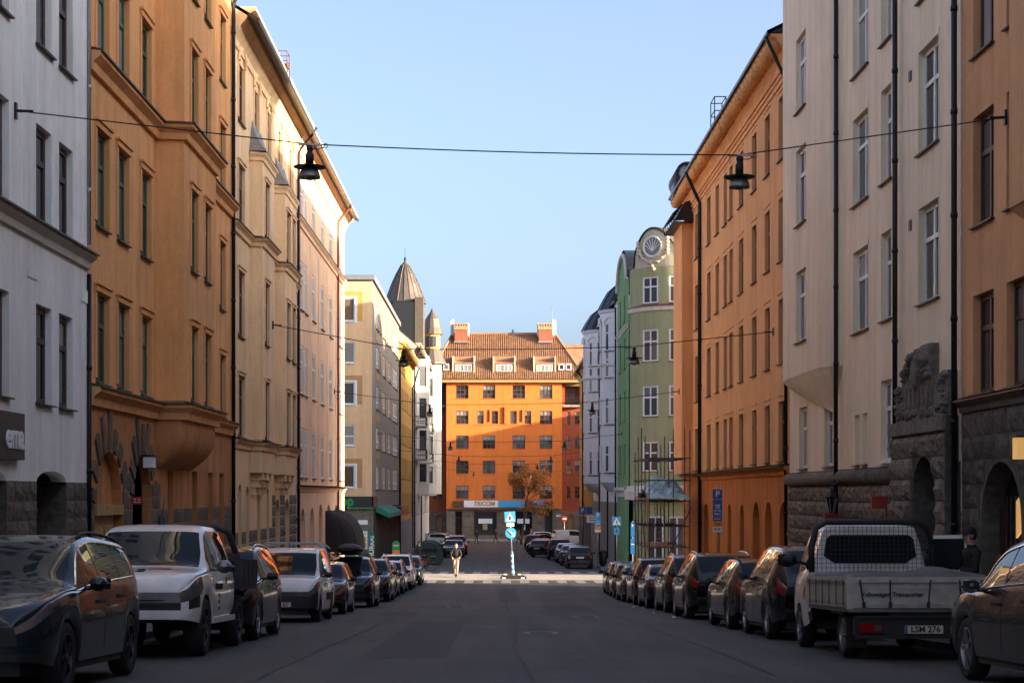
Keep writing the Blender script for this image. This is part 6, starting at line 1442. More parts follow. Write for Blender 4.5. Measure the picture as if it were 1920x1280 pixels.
    for s_ in (1, -1):
        mt = Matrix.Translation((.62, surf(.6, .9, s_)+s_*.004, .92)) @ Matrix.Rotation(R(180) if s_ > 0 else 0, 4, 'Z') @ Matrix.Rotation(R(90), 4, 'X')
        text('LLAS GLAS', .13, 'black_matte', root, mt, ext=.004)
        for k, t_ in enumerate(('Bilglas', '08-31', '0 1970')): text(t_, .07, 'metal_grey', root, Matrix.Translation((.62, surf(.6, .8, s_)+s_*.004, .8-.09*k)) @ Matrix.Rotation(R(180) if s_ > 0 else 0, 4, 'Z') @ Matrix.Rotation(R(90), 4, 'X'), ext=.004)
        q = MB(); pts = [(-.05, 1.06), (-.25, 1.07), (-.5, .62), (-.35, .56), (-.2, .8)]; q.p(*[(x, surf(x, z, s_)+s_*.005, z) for x, z in pts]); q.build('logo', 'metal_red', root, world=False)
        q = MB(); pts = [(-.42, 1.06), (-.6, 1.05), (-.76, .66), (-.6, .56)]; q.p(*[(x, surf(x, z, s_)+s_*.005, z) for x, z in pts]); q.build('logo', 'metal_red', root, world=False)
    return root
pk = place(make_pickup(), -4.15-.96, 24.7+1.6, -1); pk.scale = (1.04, 1.03, 1.07)
# ---- single-cab dropside truck, seen from behind
P = dict(W=1.9, rw=.33, axles=(-1.7, 1.7), sill=.35, ra=.4, tumble=.2, top=[(.62, 1.2), (.63, 1.85), (.7, 1.93), (1.2, 1.96), (1.55, 1.86), (2.15, 1.3), (2.3, 1.22), (2.55, 1.05), (2.63, .7)], belt=[(.62, 1.15), (2.0, 1.12), (2.4, 1.0), (2.63, .62)], plan=[(.62, .93), (1.6, .95), (2.2, .9), (2.5, .74), (2.63, .6)], ws=(1.62, 2.2), side=[(.9, 2.0)], marks={1.62, 2.2, .9, 2.0})
P['cls'] = classes(P['ws'], (-9, -8), P['side'], hl=(.4, 1), tl=(-1, 0, 0), x0=.62, x1=2.63)
def make_truck():
    root = thing('dropside_truck', (0, 0, 0), 'dirty white dropside truck with mesh-guarded cab and strapped grey tarpaulin', 'truck', GR)
    Q = dict(P); Q['axles'] = (1.7,)
    parts, surf, ring = loft(Q)
    for k, mb in parts.items():
        base = k.rstrip('0123456789_'); mb.build(base, {'body': 'truck_white', 'grille': 'plastic', 'bumper': 'plastic', 'headlight': 'lamp_glass', 'pillar': 'truck_white'}.get(base, 'car_glass'), root, world=False)
    wheels(root, P, 'rim_silver', 'ten', .24)
    o = MB(); pts = [(-.72, 1.45), (-.55, 1.34), (.55, 1.34), (.72, 1.45), (.68, 1.72), (.6, 1.78), (-.6, 1.78), (-.68, 1.72)]; o.p(*[(.612, y, z) for y, z in pts]); o.build('rear_window', 'car_glass', root, world=False)
    q = MB(); q.smooth = True; q.tube([(.5, -.93, 1.15), (.5, -.93, 1.6), (.5, -.86, 1.88), (.5, -.7, 1.98), (.5, .7, 1.98), (.5, .86, 1.88), (.5, .93, 1.6), (.5, .93, 1.15)], .05, 8); g = q.build('load_guard', 'plastic', root, world=False)
    q = MB()
    for k in range(25): y = -.84+.07*k; q.box((.5, y-.003, 1.16), (.506, y+.003, 1.92-.12*max(0, abs(y)-.66)*4))
    for k in range(11): z = 1.2+.07*k; q.box((.494, -.88+max(0, z-1.75)*.6, z-.003), (.4995, .88-max(0, z-1.75)*.6, z+.003))
    q.build('guard_mesh', 'plastic', g, world=False, kind='stuff')
    for s_ in (1, -1): mirror_mesh(P, root, 1.75, 1.4, s_, 'plastic', 1.6)
    q = MB(); q.box((-2.55, -.45, .4), (.6, .45, .655)); q.build('chassis', 'dust_black', root, world=False)
    q = MB(); q.box((-2.6, -1.0, .66), (.45, 1.0, .74)); q.build('bed_floor', 'metal_grey', root, world=False)
    for a, c in (((-2.6, -1.02, .72), (.45, -.99, 1.14)), ((-2.6, .99, .72), (.45, 1.02, 1.14)), ((-2.64, -.98, .72), (-2.6, .98, 1.14)), ((.42, -.98, .72), (.45, .98, 1.2))):
        q = MB(); q.box(a, c); o = q.build('dropside', 'truck_grey', root, world=False)
        if a[0] == -2.64:
            r_ = MB(); r_.box((-2.652, -.98, .76), (-2.64, .98, .79)); r_.box((-2.652, -.98, .98), (-2.64, .98, .99)); r_.build('rib', 'truck_grey', o, world=False)
            text('Volkswagen Transporter', .085, 'black_matte', o, Matrix.Translation((-2.655, .42, .9)) @ Matrix.Rotation(R(-90), 4, 'Z') @ Matrix.Rotation(R(90), 4, 'X'), ext=.002, bold=.002)
        elif a[0] == -2.6:
            y = a[1]-.012 if a[1] < 0 else c[1]; r_ = MB(); r_.box((-2.58, y, .78), (.43, y+.012, .81)); r_.box((-2.58, y, 1.08), (.43, y+.012, 1.11)); r_.build('rib', 'truck_grey', o, world=False)
    for y in (-1.0, 1.0): q = MB(); q.box((-2.66, y-.04, .7), (-2.58, y+.04, 1.17)); q.build('corner_post', 'truck_grey', root, world=False)
    rnd = random.Random(5); q = MB(); q.smooth = True; rws = []
    for i in range(19):
        x = -2.66+3.1*i/18; r_ = []
        for j in range(15):
            y = -1.04+2.08*j/14; e = i == 0 or j in (0, 14)
            hump = .22*math.exp(-((x+1.9)**2/.35+(y+.35)**2/.12))+.1*math.exp(-((x+.6)**2/.3+(y-.3)**2/.2))
            r_.append((x, y, 1.05 if e else 1.165+hump*.55+rnd.uniform(-.012, .018)))
        rws.append(r_)
    q.grid(rws); q.build('tarpaulin', 'canvas_grey', root, world=False)
    for k in range(6): q = MB(); x = -2.45+.5*k; q.box((x-.012, 1.041, .74), (x+.012, 1.052, 1.1)); q.build('strap', 'plastic', root, world=False)
    for y, tl in ((.86, -.05), (.45, 0), (-.1, .03), (-.5, -.02), (-.8, .02)):
        q = MB(); q.tube([(-2.672, y, 1.1), (-2.672, y+tl*.5, .92), (-2.672, y+tl, .76)], .012, 5); q.box((-2.685, y+tl-.02, .72), (-2.66, y+tl+.02, .8)); q.build('strap', 'plastic', root, world=False)
    q = MB(); q.box((-2.68, -.95, .3), (-2.6, .95, .34)); q.box((-2.68, -.95, .58), (-2.6, .95, .61)); q.box((-2.68, -.95, .31), (-2.6, -.92, .6)); q.box((-2.68, .92, .31), (-2.6, .95, .6)); q.box((-2.63, -.91, .33), (-2.6, .91, .59)); q.build('rear_frame', 'plastic', root, world=False)
    for s_ in (1, -1):
        y = s_*.72; q = MB(); q.box((-2.69, y-.17, .38), (-2.63, y+.17, .51)); t_ = q.build('taillight', 'lamp_red', root, world=False)
        q = MB(); q.box((-2.7, y-.1*s_-.05, .4), (-2.69, y-.1*s_+.05, .49)); q.build('reversing_lamp', 'lamp_glass', t_, world=False)
        q = MB(); q.box((-2.2, s_*.82-.14, .16), (-2.18, s_*.82+.14, .6)); q.build('mudflap', 'rubber', root, world=False)
        q = MB(); q.box((-2.12, s_*.82-.16, .62), (-1.25, s_*.82+.16, .655)); q.build('mudguard', 'plastic', root, world=False)
    q = MB(); q.box((-2.7, -.26, .37), (-2.685, .26, .48)); p_ = q.build('number_plate', 'plate_white', root, world=False)
    text('LSM 276', .115, 'black_matte', p_, Matrix.Translation((-2.703, -.02, .425)) @ Matrix.Rotation(R(-90), 4, 'Z') @ Matrix.Rotation(R(90), 4, 'X'), ext=.001, bold=.003)
    q = MB(); q.box((-2.702, .225, .37), (-2.7, .258, .48)); q.build('plate_band', 'sign_blue', p_, world=False)
    # open door on the kerb side
    q = MB(); mt = Matrix.Translation((2.0, -.95, 0)) @ Matrix.Rotation(R(62), 4, 'Z')
    q.box((-1.05, -.03, .5), (0, .03, 1.12), mt); q.box((-1.05, -.025, 1.12), (-.9, .025, 1.8), mt); q.box((-1.05, -.025, 1.74), (-.4, .025, 1.8), mt); d_ = q.build('door', 'truck_white', root, world=False)
    q = MB(); q.p(*[tuple(mt @ Vector(v)) for v in ((-.9, 0, 1.12), (-.05, 0, 1.12), (-.4, 0, 1.74), (-.98, 0, 1.74))]); q.build('door_window', 'car_glass', d_, world=False)
    q = MB(); q.p(*[(x, surf(x, z, 1)+.004, z) for x, z in ((1.0, .95), (1.12, 1.0), (1.2, .88), (1.1, .76), (1.02, .8))]); q.build('logo', 'sign_red', root, world=False)
    return root
tk = place(make_truck(), 4.85+.99, 24.2+1.7, 1)
# ------------------------------------------------------------------ hanging street lamps
def lamp_proto():
    r = thing('street_lamp', (0, 0, 0), 'x', 'street lamp', 'pendant lamps hung on wires over the street')
    q = MB(); q.smooth = True; q.lathe([(.0, -.02), (.05, -.02), (.06, -.08), (.045, -.12), (.055, -.16), (.075, -.18), (.075, -.36), (.0, -.37)], 14); q.build('stem', 'metal_black', r, world=False)
    q = MB(); q.smooth = True; q.lathe([(.07, -.355), (.12, -.365), (.285, -.395), (.285, -.41), (.12, -.385), (.07, -.375)], 24); q.build('disc_shade', 'metal_black', r, world=False)
    q = MB(); q.smooth = True; q.lathe([(.08, -.39), (.13, -.42), (.17, -.49), (.188, -.57), (.192, -.6), (.18, -.6), (.165, -.5), (.1, -.42)], 22); q.build('bell_shade', 'metal_grey', r, world=False)
    q = MB(); q.smooth = True; q.lathe([(.0, -.64), (.06, -.63), (.1, -.6), (.11, -.56)], 14); q.build('diffuser', 'lamp_glass', r, world=False)
    q = MB(); q.box((-.2, -.02, -.02), (.2, .02, .01)); q.tube([(0, 0, -.02), (0, 0, -.1)], .03, 8); q.build('clamp', 'metal_galv', r, world=False)
    q = MB(); q.smooth = True; q.tube([(.2, 0, 0), (.22, 0, -.05), (.27, 0, -.07), (.32, 0, -.03), (.3, 0, .02), (.26, 0, .01), (.25, 0, -.04), (.15, 0, -.09), (.08, 0, -.07), (.04, 0, -.12)], .009, 5); q.build('cable_loop', 'metal_black', r, world=False)
    return r
lp = lamp_proto(); index_children(); first = [True]
LB = ['between the white and the tan building', 'between the yellow and the long orange building', 'at the junction corner', 'in front of the flat-roofed block', 'in front of the narrow ochre house', 'before the balconied house', 'close to the bright orange building']
def span(k, a, b_, lamps):
    """a, b_ anchors (x,y,z); lamps as x positions"""
    a, b_ = Vector(a), Vector(b_); L0, L1 = lamps
    def pt(x):
        t = (x-a.x)/(b_.x-a.x); p = a.lerp(b_, t)
        zf = min(a.z, b_.z)-.45
        if x <= L0: q = (x-a.x)/(L0-a.x); p.z = a.z+(zf-a.z)*q
        elif x >= L1: q = (b_.x-x)/(b_.x-L1); p.z = b_.z+(zf-b_.z)*q
        else: q = (x-L0)/(L1-L0); p.z = zf-.05*math.sin(math.pi*q)
        return p
    w_ = thing('lamp_wire', a, 'black wire carrying two street lamps ' + LB[k], 'wire', 'wires across the street')
    q = MB(); q.tube([pt(x) for x in sorted({*np.linspace(a.x, b_.x, 23), L0, L1})], .012 if k == 0 else .016, 5); q.build('cable', 'metal_black', w_)
    for e, s_ in ((a, 1), (b_, -1)):
        q = MB(); q.tube([e, e+Vector((.3*s_, 0, -.01))], .025, 6); q.box(tuple(e-Vector((.02, .05, .14))), tuple(e+Vector((.02, .05, .14)))); q.build('wall_hook', 'metal_black', w_)
    for j, x in enumerate(lamps):
        o = lp if first[0] else copytree(lp); first[0] = False
        o['label'] = 'pendant lamp %s, nearer the %s' % (LB[k], 'bicycles' if j == 0 else 'scaffold'); o['category'] = 'street lamp'; o['group'] = 'pendant lamps hung on wires over the street'
        p = pt(x); o.location = p; o.rotation_euler = (0, 0, [.1, -.2, 2.9, .3][(k+j) % 4])
span(0, (XL+.02, 29.5, 7.85), (XR-.02, 31.7, 8.22), (-3.27, 4.45))
span(1, (-7.85, 60.4, 7.2), (XR-.02, 58.2, 6.75), (-3.2, 4.8))
span(2, (XL+.02, 88, 6.5), (8.95, 83, 6.2), (-3.3, 4.8))
span(3, (XC+.02, 124, 5.6), (8.85, 119, 5.4), (-3.2, 4.9))
span(4, (XC+.02, 152, 5.1), (8.85, 148.5, 5.0), (-3.2, 4.9))
span(5, (XW+.02, 181, 4.9), (8.85, 176, 4.8), (-2.9, 4.4))
span(6, (XW+.02, 201, 4.4), (10.5, 232, 4.4), (-2.6, 4.6))
# ------------------------------------------------------------------ signs
def sign_face(root, kind, w_, h, z, y=-.04, text_s=None, mat='sign_blue'):
    q = MB(); q.box((-w_/2, y-.008, z-h/2), (w_/2, y+.008, z+h/2)); p = q.build(kind, mat, root, world=False)
    if text_s:
        for (s, sz, dx, dz, m_) in text_s: text(s, sz, m_, p, Matrix.Translation((dx, y-.012, z+dz)) @ Matrix.Rotation(R(90), 4, 'X'), ext=.002, bold=.004)
    return p
def pole(root, h, r=.03, mat='metal_galv', z0=0):
    q = MB(); q.smooth = True; q.tube([(0, 0, z0), (0, 0, h)], r, 8); q.lathe([(r+.015, 0), (r+.02, .04), (r, .06)], 8) if z0 == 0 else None; return q.build('pole', mat, root, world=False)
def walker(root, z, s, y):
    pts = []
    q = MB()
    def seg(a, b_, r): q.tube([(a[0]*s, y, z+a[1]*s), (b_[0]*s, y, z+b_[1]*s)], r*s, 6)
    seg((0, .14), (.0, -.03), .05); seg((0, -.03), (-.11, -.2), .03); seg((0, -.03), (.1, -.2), .03); seg((0, .12), (.12, .0), .022); seg((0, .12), (-.11, .02), .022)
    q.lathe([(0, .17*s), (.04*s, .2*s), (0, .25*s)], 8, (0, y, z)); q.build('walking_figure', 'black_matte', root, world=False)
def crossing_sign(root, z, s):
    p = sign_face(root, 'crossing_panel', s, s, z, -.04, mat='sign_lblue')
    q = MB(); q.p((-.42*s, -.052, z-.36*s), (.42*s, -.052, z-.36*s), (0, -.052, z+.4*s)); q.build('triangle', 'white_paint', p, world=False)
    walker(root, z-.08*s, s*.95, -.06)
y = 61; s_ = thing('parking_sign', (7.95, y, zg(y)+PV), 'tall stack of blue, yellow and white parking plates before the arched wall', 'sign')
pole(s_, 4.15); zb = 1.24-zg(y)-PV
sign_face(s_, 'parking_panel', .34, .34, 3.82, text_s=[('P', .3, 0, 0, 'white_paint')]); sign_face(s_, 'plate', .34, .6, 3.33, text_s=[('Avgift', .08, 0, .1, 'white_paint'), ('7-19', .09, 0, 0, 'white_paint'), ('(11-17)', .08, 0, -.1, 'white_paint'), ('Taxa 3', .08, 0, -.21, 'white_paint')]); sign_face(s_, 'plate', .34, .16, 2.94, text_s=[('0-11  16', .06, 0, 0, 'white_paint')])
sign_face(s_, 'plate', .34, .18, 2.76, text_s=[('Torsd', .07, 0, 0, 'black_matte')], mat='sign_orange'); sign_face(s_, 'plate', .34, .2, 2.56, text_s=[('Boende', .075, 0, .02, 'black_matte')], mat='white_paint')
y = 104; s_ = thing('crossing_sign', ((1156-CX)*y/FPX, y, zg(y)+PV), 'blue pedestrian crossing sign with a smaller blue plate on the far pavement', 'sign')
pole(s_, 3.3); crossing_sign(s_, 3.0, .56); sign_face(s_, 'plate', .34, .44, 2.4, mat='sign_lblue'); walker(s_, 2.42, .5, -.055)
y = 113; s_ = thing('parking_sign', ((1121-CX)*y/FPX, y, zg(y)+PV), 'light blue parking sign over a yellow plate beside the litter bin', 'sign')
pole(s_, 3.6); sign_face(s_, 'parking_panel', .4, .4, 3.35, text_s=[('P', .34, 0, 0, 'white_paint')], mat='sign_lblue'); sign_face(s_, 'plate', .4, .45, 2.9, mat='sign_lblue', text_s=[('7-19', .1, 0, .06, 'white_paint'), ('(9-15)', .1, 0, -.1, 'white_paint')]); sign_face(s_, 'plate', .4, .24, 2.53, mat='sign_orange'); sign_face(s_, 'plate', .4, .16, 2.32, mat='white_paint')
y = 148; s_ = thing('parking_sign', ((1092-CX)*y/FPX, y, zg(y)+PV), 'pair of dark blue parking signs by the dark shop front', 'sign')
pole(s_, 4.1); sign_face(s_, 'parking_panel', .6, .66, 3.75, text_s=[('P', .55, 0, 0, 'white_paint')]); q = MB(); q.box((.34, -.05, 3.45), (.85, -.03, 4.08)); q.build('arrow_panel', 'sign_blue', s_, world=False)
y = 116; s_ = thing('street_name_sign', ((1110-CX)*y/FPX, y, zg(y)+PV), 'pale rectangular notice board on a pole by the parking sign', 'sign')
pole(s_, 3.3, .025); sign_face(s_, 'panel', .72, .48, 3.1, mat='plate_white', text_s=[('Zon 30', .14, 0, .1, 'black_matte'), ('Boende', .12, 0, -.08, 'black_matte')])
y = 88; s_ = thing('parking_sign', ((1186-CX)*y/FPX, y, zg(y)+PV), 'blue no-parking information plates on the scaffold corner', 'sign')
pole(s_, 3.2); sign_face(s_, 'panel', .2, .75, 2.75, text_s=[('P', .16, 0, .2, 'white_paint')]); sign_face(s_, 'panel', .22, .8, 1.9, text_s=[('0-24', .08, 0, .1, 'white_paint')])
y = 214; s_ = thing('no_entry_sign', ((1058-CX)*y/FPX, y, zg(y)), 'round red no-entry sign near the sunlit van', 'sign')
pole(s_, 3.2)
q = MB(); q.lathe([(.38, -.03), (.38, -.06), (.001, -.06)], 20, (0, 0, 2.9), axis='y'); q.build('disc', 'sign_red', s_, world=False); q = MB(); q.box((-.26, -.068, 2.83), (.26, -.062, 2.97)); q.build('bar', 'white_paint', s_, world=False)
# leaning sign on the refuge in the junction
bx, by = (962-CX)*96/FPX, 95.2
s_ = thing('refuge_sign', (bx, by, zg(by)), 'leaning striped pole with crossing sign and round blue arrow sign in the junction', 'sign', rz=0)
s_.rotation_euler = (0, R(-3.0), 0)
for k in range(9):
    q = MB(); q.smooth = True; q.tube([(0, 0, .16+.15*k), (0, 0, .16+.15*(k+1))], .075, 10); q.build('pole_band', 'white_paint' if k % 2 else 'sign_lblue', s_, world=False)
pole(s_, 3.75, .035, z0=1.5); crossing_sign(s_, 3.45, .6)
sign_face(s_, 'plate', .42, .2, 3.02, mat='white_paint')
q = MB(); q.lathe([(.31, -.03), (.31, -.055), (.001, -.055)], 22, (0, 0, 2.55), axis='y'); d_ = q.build('keep_right_disc', 'sign_lblue', s_, world=False)
q = MB(); q.tube([(-.12, -.065, 2.68), (.12, -.065, 2.44)], .035, 5); q.p((.2, -.065, 2.36), (.2, -.065, 2.6), (-.02, -.065, 2.36)); q.build('arrow', 'white_paint', d_, world=False)
q = MB(); q.lathe([(.29, .03), (.29, .055), (.001, .055)], 22, (.02, 0, 2.4), axis='y'); q.build('keep_right_disc', 'sign_blue', s_, world=False)
for y_, w_ in ((94.9, 1.45), (99.4, 1.15)):
    b_ = thing('traffic_island_block', (bx, y_, zg(y_)), 'dark rubber refuge block ' + ('under the leaning sign' if y_ < 96 else 'behind the leaning sign'), 'traffic block')
    q = MB(); q.box((-w_/2, -.35, 0), (w_/2, .35, .14)); q.box((-w_/2+.1, -.25, .14), (w_/2-.1, .25, .2)); q.build('base', 'rubber', b_, world=False)
    for sx in (-1, 1): q = MB(); q.box((sx*w_*.36-.1, -.36, .04), (sx*w_*.36+.1, -.352, .1)); q.build('reflector', 'white_paint', b_, world=False)
# ------------------------------------------------------------------ scaffold, hoarding, tarp
b = thing('scaffold', (8.1, 82, zg(82)+PV), 'steel tube scaffold on the pavement against the long orange building', 'scaffold')
zs0 = zg(83)+PV; xs_ = [7.0, 8.1, 9.25 if False else 8.85]; ys_ = [77.5, 79.6, 81.5, 83.4, 85.2]
rnd = random.Random(21)
for y in ys_:
    for x in xs_:
        if x > 8.8 and 81.4 < y < 86.3: continue
        if y > 86 and x > 8.5: xx = 9.6
        else: xx = x
        h = rnd.uniform(6.6, 7.9) if y < 87 else rnd.uniform(5.4, 7.0); q = MB(); q.tube([(xx, y, zs0), (xx, y, zs0+h)], .026, 6)
        for k in range(int(h/.5)): q.tube([(xx, y, zs0+.5*k+.2), (xx, y, zs0+.5*k+.24)], .045, 6)
        q.build('standard', 'scaffold_steel', b)
for z in (1.0, 2.05, 3.0, 4.15, 5.1, 6.1):
    for x in (7.0, 8.1):
        q = MB(); q.tube([(x, 77.4, zs0+z), (x, 85.3, zs0+z)], .024, 6); q.build('ledger', 'scaffold_steel', b)
    for y in ys_:
        q = MB(); q.tube([(6.9, y+.05, zs0+z+.05), (8.9, y+.05, zs0+z+.05)], .024, 6); q.build('transom', 'scaffold_steel', b)
for y0_, y1 in ((77.5, 81.5), (81.5, 85.2)):
    q = MB(); q.tube([(6.98, y0_, zs0+.2), (6.98, y1, zs0+4)], .024, 6); q.build('brace', 'scaffold_steel', b)
q = MB(); q.tube([(7.0, 77.4, zs0), (8.9, 77.4, zs0+3.9)], .024, 6); q.build('brace', 'scaffold_steel', b)
for z in (2.1, 4.25):
    for k in range(5): x = 7.02+.27*k; q = MB(); q.box((x, 77.2, zs0+z), (x+.25, 85.4, zs0+z+.05)); q.build('plank', 'wood_ply', b)
q = MB()
for k in range(12): q.tube([(7.35, 78.2+.06*k, zs0+2.2+.28*k), (7.75, 78.2+.06*k, zs0+2.2+.28*k)], .016, 5)
for x in (7.35, 7.75): q.tube([(x, 78.15, zs0+2), (x, 78.95, zs0+5.6)], .02, 5)
q.build('ladder', 'metal_galv', b)
t_ = thing('tarpaulin', (7.9, 82, zs0+4.3), 'crumpled pale blue tarpaulin heap on the upper scaffold deck', 'tarpaulin')
q = MB(); rows_ = []
for i in range(25):
    y = 77.4+.32*i; r_ = []
    for j in range(9):
        x = 7.0+.23*j; e = max(0, math.sin(math.pi*i/24)*math.sin(math.pi*(j+.5)/9))
        r_.append((x+rnd.uniform(-.08, .08), y+rnd.uniform(-.1, .1), zs0+4.32+e**.5*(.35+.75*math.exp(-((y-81)**2)/3))*rnd.uniform(.65, 1.15)))
    rows_.append(r_)
q.grid(rows_); q.build('sheet', 'tarp', t_)
h_ = thing('hoarding', (7.2, 77, zs0), 'brown plywood hoarding at the foot of the scaffold', 'hoarding')
for k in range(2): q = MB(); q.box((6.95+.6*k, 76.9-.04*k, zs0), (7.53+.6*k, 76.93-.04*k, zs0+1.6)); q.build('board', 'wood_ply', h_)
for x in (6.9, 8.1): q = MB(); q.box((x, 76.93, zs0), (x+.07, 77.0, zs0+1.75)); q.build('post', 'wood_door', h_)
w_ = thing('wooden_post', (6.95, 76.6, zs0), 'leaning pale wooden pole beside the plywood hoarding', 'pole')
q = MB(); q.tube([(0, 0, 0), (-.12, .2, 4.6)], .035, 6); q.build('pole', 'wood_door', w_, world=False)
# ------------------------------------------------------------------ autumn tree
def tree(x, y, H, seed, label):
    rnd = random.Random(seed); t = thing('tree', (x, y, zg(y)), label, 'tree'); tr = MB(); tr.smooth = True; tips = []
    def grow(p, d, L, r, lev):
        pts = [p]; q = p.copy(); dd = d.copy(); n = 5
        for k in range(n):
            dd = (dd+Vector((rnd.uniform(-1, 1), rnd.uniform(-1, 1), rnd.uniform(-.3, .6)))*.16).normalized(); q = q+dd*L/n; pts.append(q.copy())
        tr.tube(pts, [r*(1-.55*k/n) for k in range(n+1)], 7 if lev < 2 else 4, cap=lev > 2)
        if lev >= 2: tips.extend(pts[2:])
        if lev < 4:
            m = 9 if lev == 0 else (5 if lev < 3 else 3)
            for k in range(m):
                f = rnd.uniform(.35, 1.0) if lev else rnd.uniform(.38, 1); i = min(n-1, int(f*n)); b0 = pts[i].lerp(pts[i+1], f*n-i if f < 1 else 1)
                an = rnd.uniform(0, 2*math.pi) if lev else 2.4*k; sp = rnd.uniform(.6, 1.05)
                a = dd.cross(Vector((.3, .5, .2))).normalized(); c = dd.cross(a)
                nd = (dd*math.cos(sp)+(a*math.cos(an)+c*math.sin(an))*math.sin(sp)).normalized(); nd.z += .12; nd.normalize()
                grow(b0, nd, L*rnd.uniform(.36, .54)*(1.1-.35*f if lev == 0 else 1), r*(1-.5*f)*.52, lev+1)
    grow(Vector((0, 0, -.1)), Vector((.02, 0, 1)), H*.74, .17, 0)
    tr.build('trunk', 'bark', t, world=False)
    lf = MB()
    clumps = [p for p in tips if rnd.random() < .09]
    for p in clumps:
        if p.z < 2.6: continue
        for _ in range(rnd.randint(10, 30)):
            c = p+Vector((rnd.gauss(0, .24), rnd.gauss(0, .24), rnd.gauss(-.05, .18))); a = Vector((rnd.uniform(-1, 1), rnd.uniform(-1, 1), rnd.uniform(-1, 1))).normalized(); u = a.orthogonal().normalized(); v = a.cross(u); s = rnd.uniform(.06, .13)
            lf.p(c-u*s, c-v*s*.6, c+u*s, c+v*s*.6)
    lf.build('crown', 'hazel_leaf', t, world=False); return t
tree((977-CX)*204/FPX, 204, 9.0, 4, 'nearly bare autumn tree with scattered orange leaves before the shop sign').rotation_euler.z = 3.0
# ------------------------------------------------------------------ bicycles, bins, containers, small street furniture
def bike():
    r = thing('bicycle', (0, 0, 0), 'x', 'bicycle', 'bicycles parked at the corner of the junction'); rr = .34
    for x in (-.52, .52):
        q = MB(); q.lathe([(rr-.03, -.02), (rr, -.015), (rr, .015), (rr-.03, .02), (rr-.03, -.02)], 22, (x, 0, rr), axis='y'); w_ = q.build('wheel', 'rubber', r, world=False)
        q = MB()
        for k in range(10): a = math.pi*k/5; q.tube([(x, 0, rr), (x+(rr-.03)*math.cos(a), 0, rr+(rr-.03)*math.sin(a))], .004, 3)
        q.build('spokes', 'metal_galv', w_, world=False)
    q = MB(); A, B_, S_, H_, T = (-.52, 0, .34), (-.08, 0, .3), (-.22, 0, .84), (.36, 0, .86), (.4, 0, .74)
    for a, c, rad in ((A, B_, .014), (A, S_, .012), (B_, S_, .018), (B_, T, .02), (S_, T, .018), (H_, (.52, 0, .34), .016)): q.tube([a, c], rad, 6)
    q.build('frame', 'metal_red', r, world=False)
    q = MB(); q.tube([(.28, -.28, 1.02), (.36, -.1, 1.06), (.36, .1, 1.06), (.28, .28, 1.02)], .014, 6); q.tube([(.36, 0, 1.06), (.36, 0, .86)], .014, 6); q.build('handlebar', 'metal_black', r, world=False)
    q = MB(); q.box((-.36, -.08, .94), (-.1, .08, .99)); q.tube([(-.23, 0, .84), (-.24, 0, .95)], .014, 6); q.build('saddle', 'black_matte', r, world=False)
    q = MB(); q.box((.5, -.16, .7), (.8, .16, .94)); q.build('basket', 'metal_black', r, world=False)
    return r
bk = bike(); index_children()
spots = [(-5.55, 107, .4), (-5.0, 108.2, .9), (-4.6, 109.4, 1.2), (-5.6, 110, .2), (-5.0, 111.4, 1.5), (-4.5, 106.2, .1), (-5.9, 106.1, 1.0)]
for k, (x, y, a) in enumerate(spots):
    o = bk if k == 0 else copytree(bk); o['label'] = 'bicycle leaning among others in front of the dark rubbish container'
    o.location = (x, y, zg(y)+.005); o.rotation_euler = (.12 if k % 2 else -.1, 0, a)
c_ = thing('rubbish_container', (-4.75, 122, zg(122)), 'large dark green rounded rubbish container behind the bicycles', 'container')
q = MB(); q.smooth = True; rws = [[(-1.0+.0*t, -2.2+4.4*t, .1) for t in (0, 1)]]
prf = [(-.95, .15), (-1.0, .5), (-.95, 1.0), (-.7, 1.45), (-.3, 1.62), (.3, 1.62), (.7, 1.45), (.95, 1.0), (1.0, .5), (.95, .15)]
q.grid([[(x, y, z) for x, z in prf] for y in np.linspace(-2.2, 2.2, 9)]); q.p(*[(x, -2.2, z) for x, z in prf]); q.p(*[(x, 2.2, z) for x, z in prf]); q.build('body', 'metal_green', c_, world=False)
q = MB()
for y in (-1.6, -.8, 0, .8, 1.6): q.tube([(x*1.01, y, z*1.005) for x, z in prf], .03, 4)
q.build('ribs', 'metal_green', c_, world=False); q = MB(); q.box((-.7, -2.24, .9), (.7, -2.205, 1.2)); q.build('flap', 'metal_black', c_, world=False)
def bin_(x, y, label):
    r = thing('litter_bin', (x, y, zg(y)+PV), label, 'litter bin'); q = MB(); q.smooth = True
    q.lathe([(.2, .12), (.24, .15), (.27, .9), (.26, .92)], 16); q.build('drum', 'metal_black', r, world=False)
    q = MB(); q.lathe([(.29, .9), (.3, 1.0), (.26, 1.08), (.05, 1.12), (.01, 1.12)], 16); q.build('lid', 'metal_black', r, world=False); q = MB(); q.lathe([(.16, 0), (.16, .12)], 12); q.build('foot', 'metal_black', r, world=False)
bin_((1122-CX)*112/FPX+.3, 112, 'black litter bin on the pavement by the far zebra crossing')
# low bicycle railing at the right corner
r_ = thing('bicycle_rack', (7.15, 88.8, zg(88.8)), 'low dark bicycle railing at the kerb before the zebra crossing', 'railing')
for k in range(6):
    q = MB(); q.smooth = True; x = -1.4+.28*k; q.tube([(x, 0, 0), (x, 0, .75), (x, .1, .85), (x, .7, .85), (x, .8, .75), (x, .8, 0)], .022, 6); q.build('hoop', 'metal_black', r_, world=False)
q = MB(); q.tube([(-1.5, .0, .3), (.1, .0, .3)], .02, 6); q.build('rail', 'metal_black', r_, world=False)
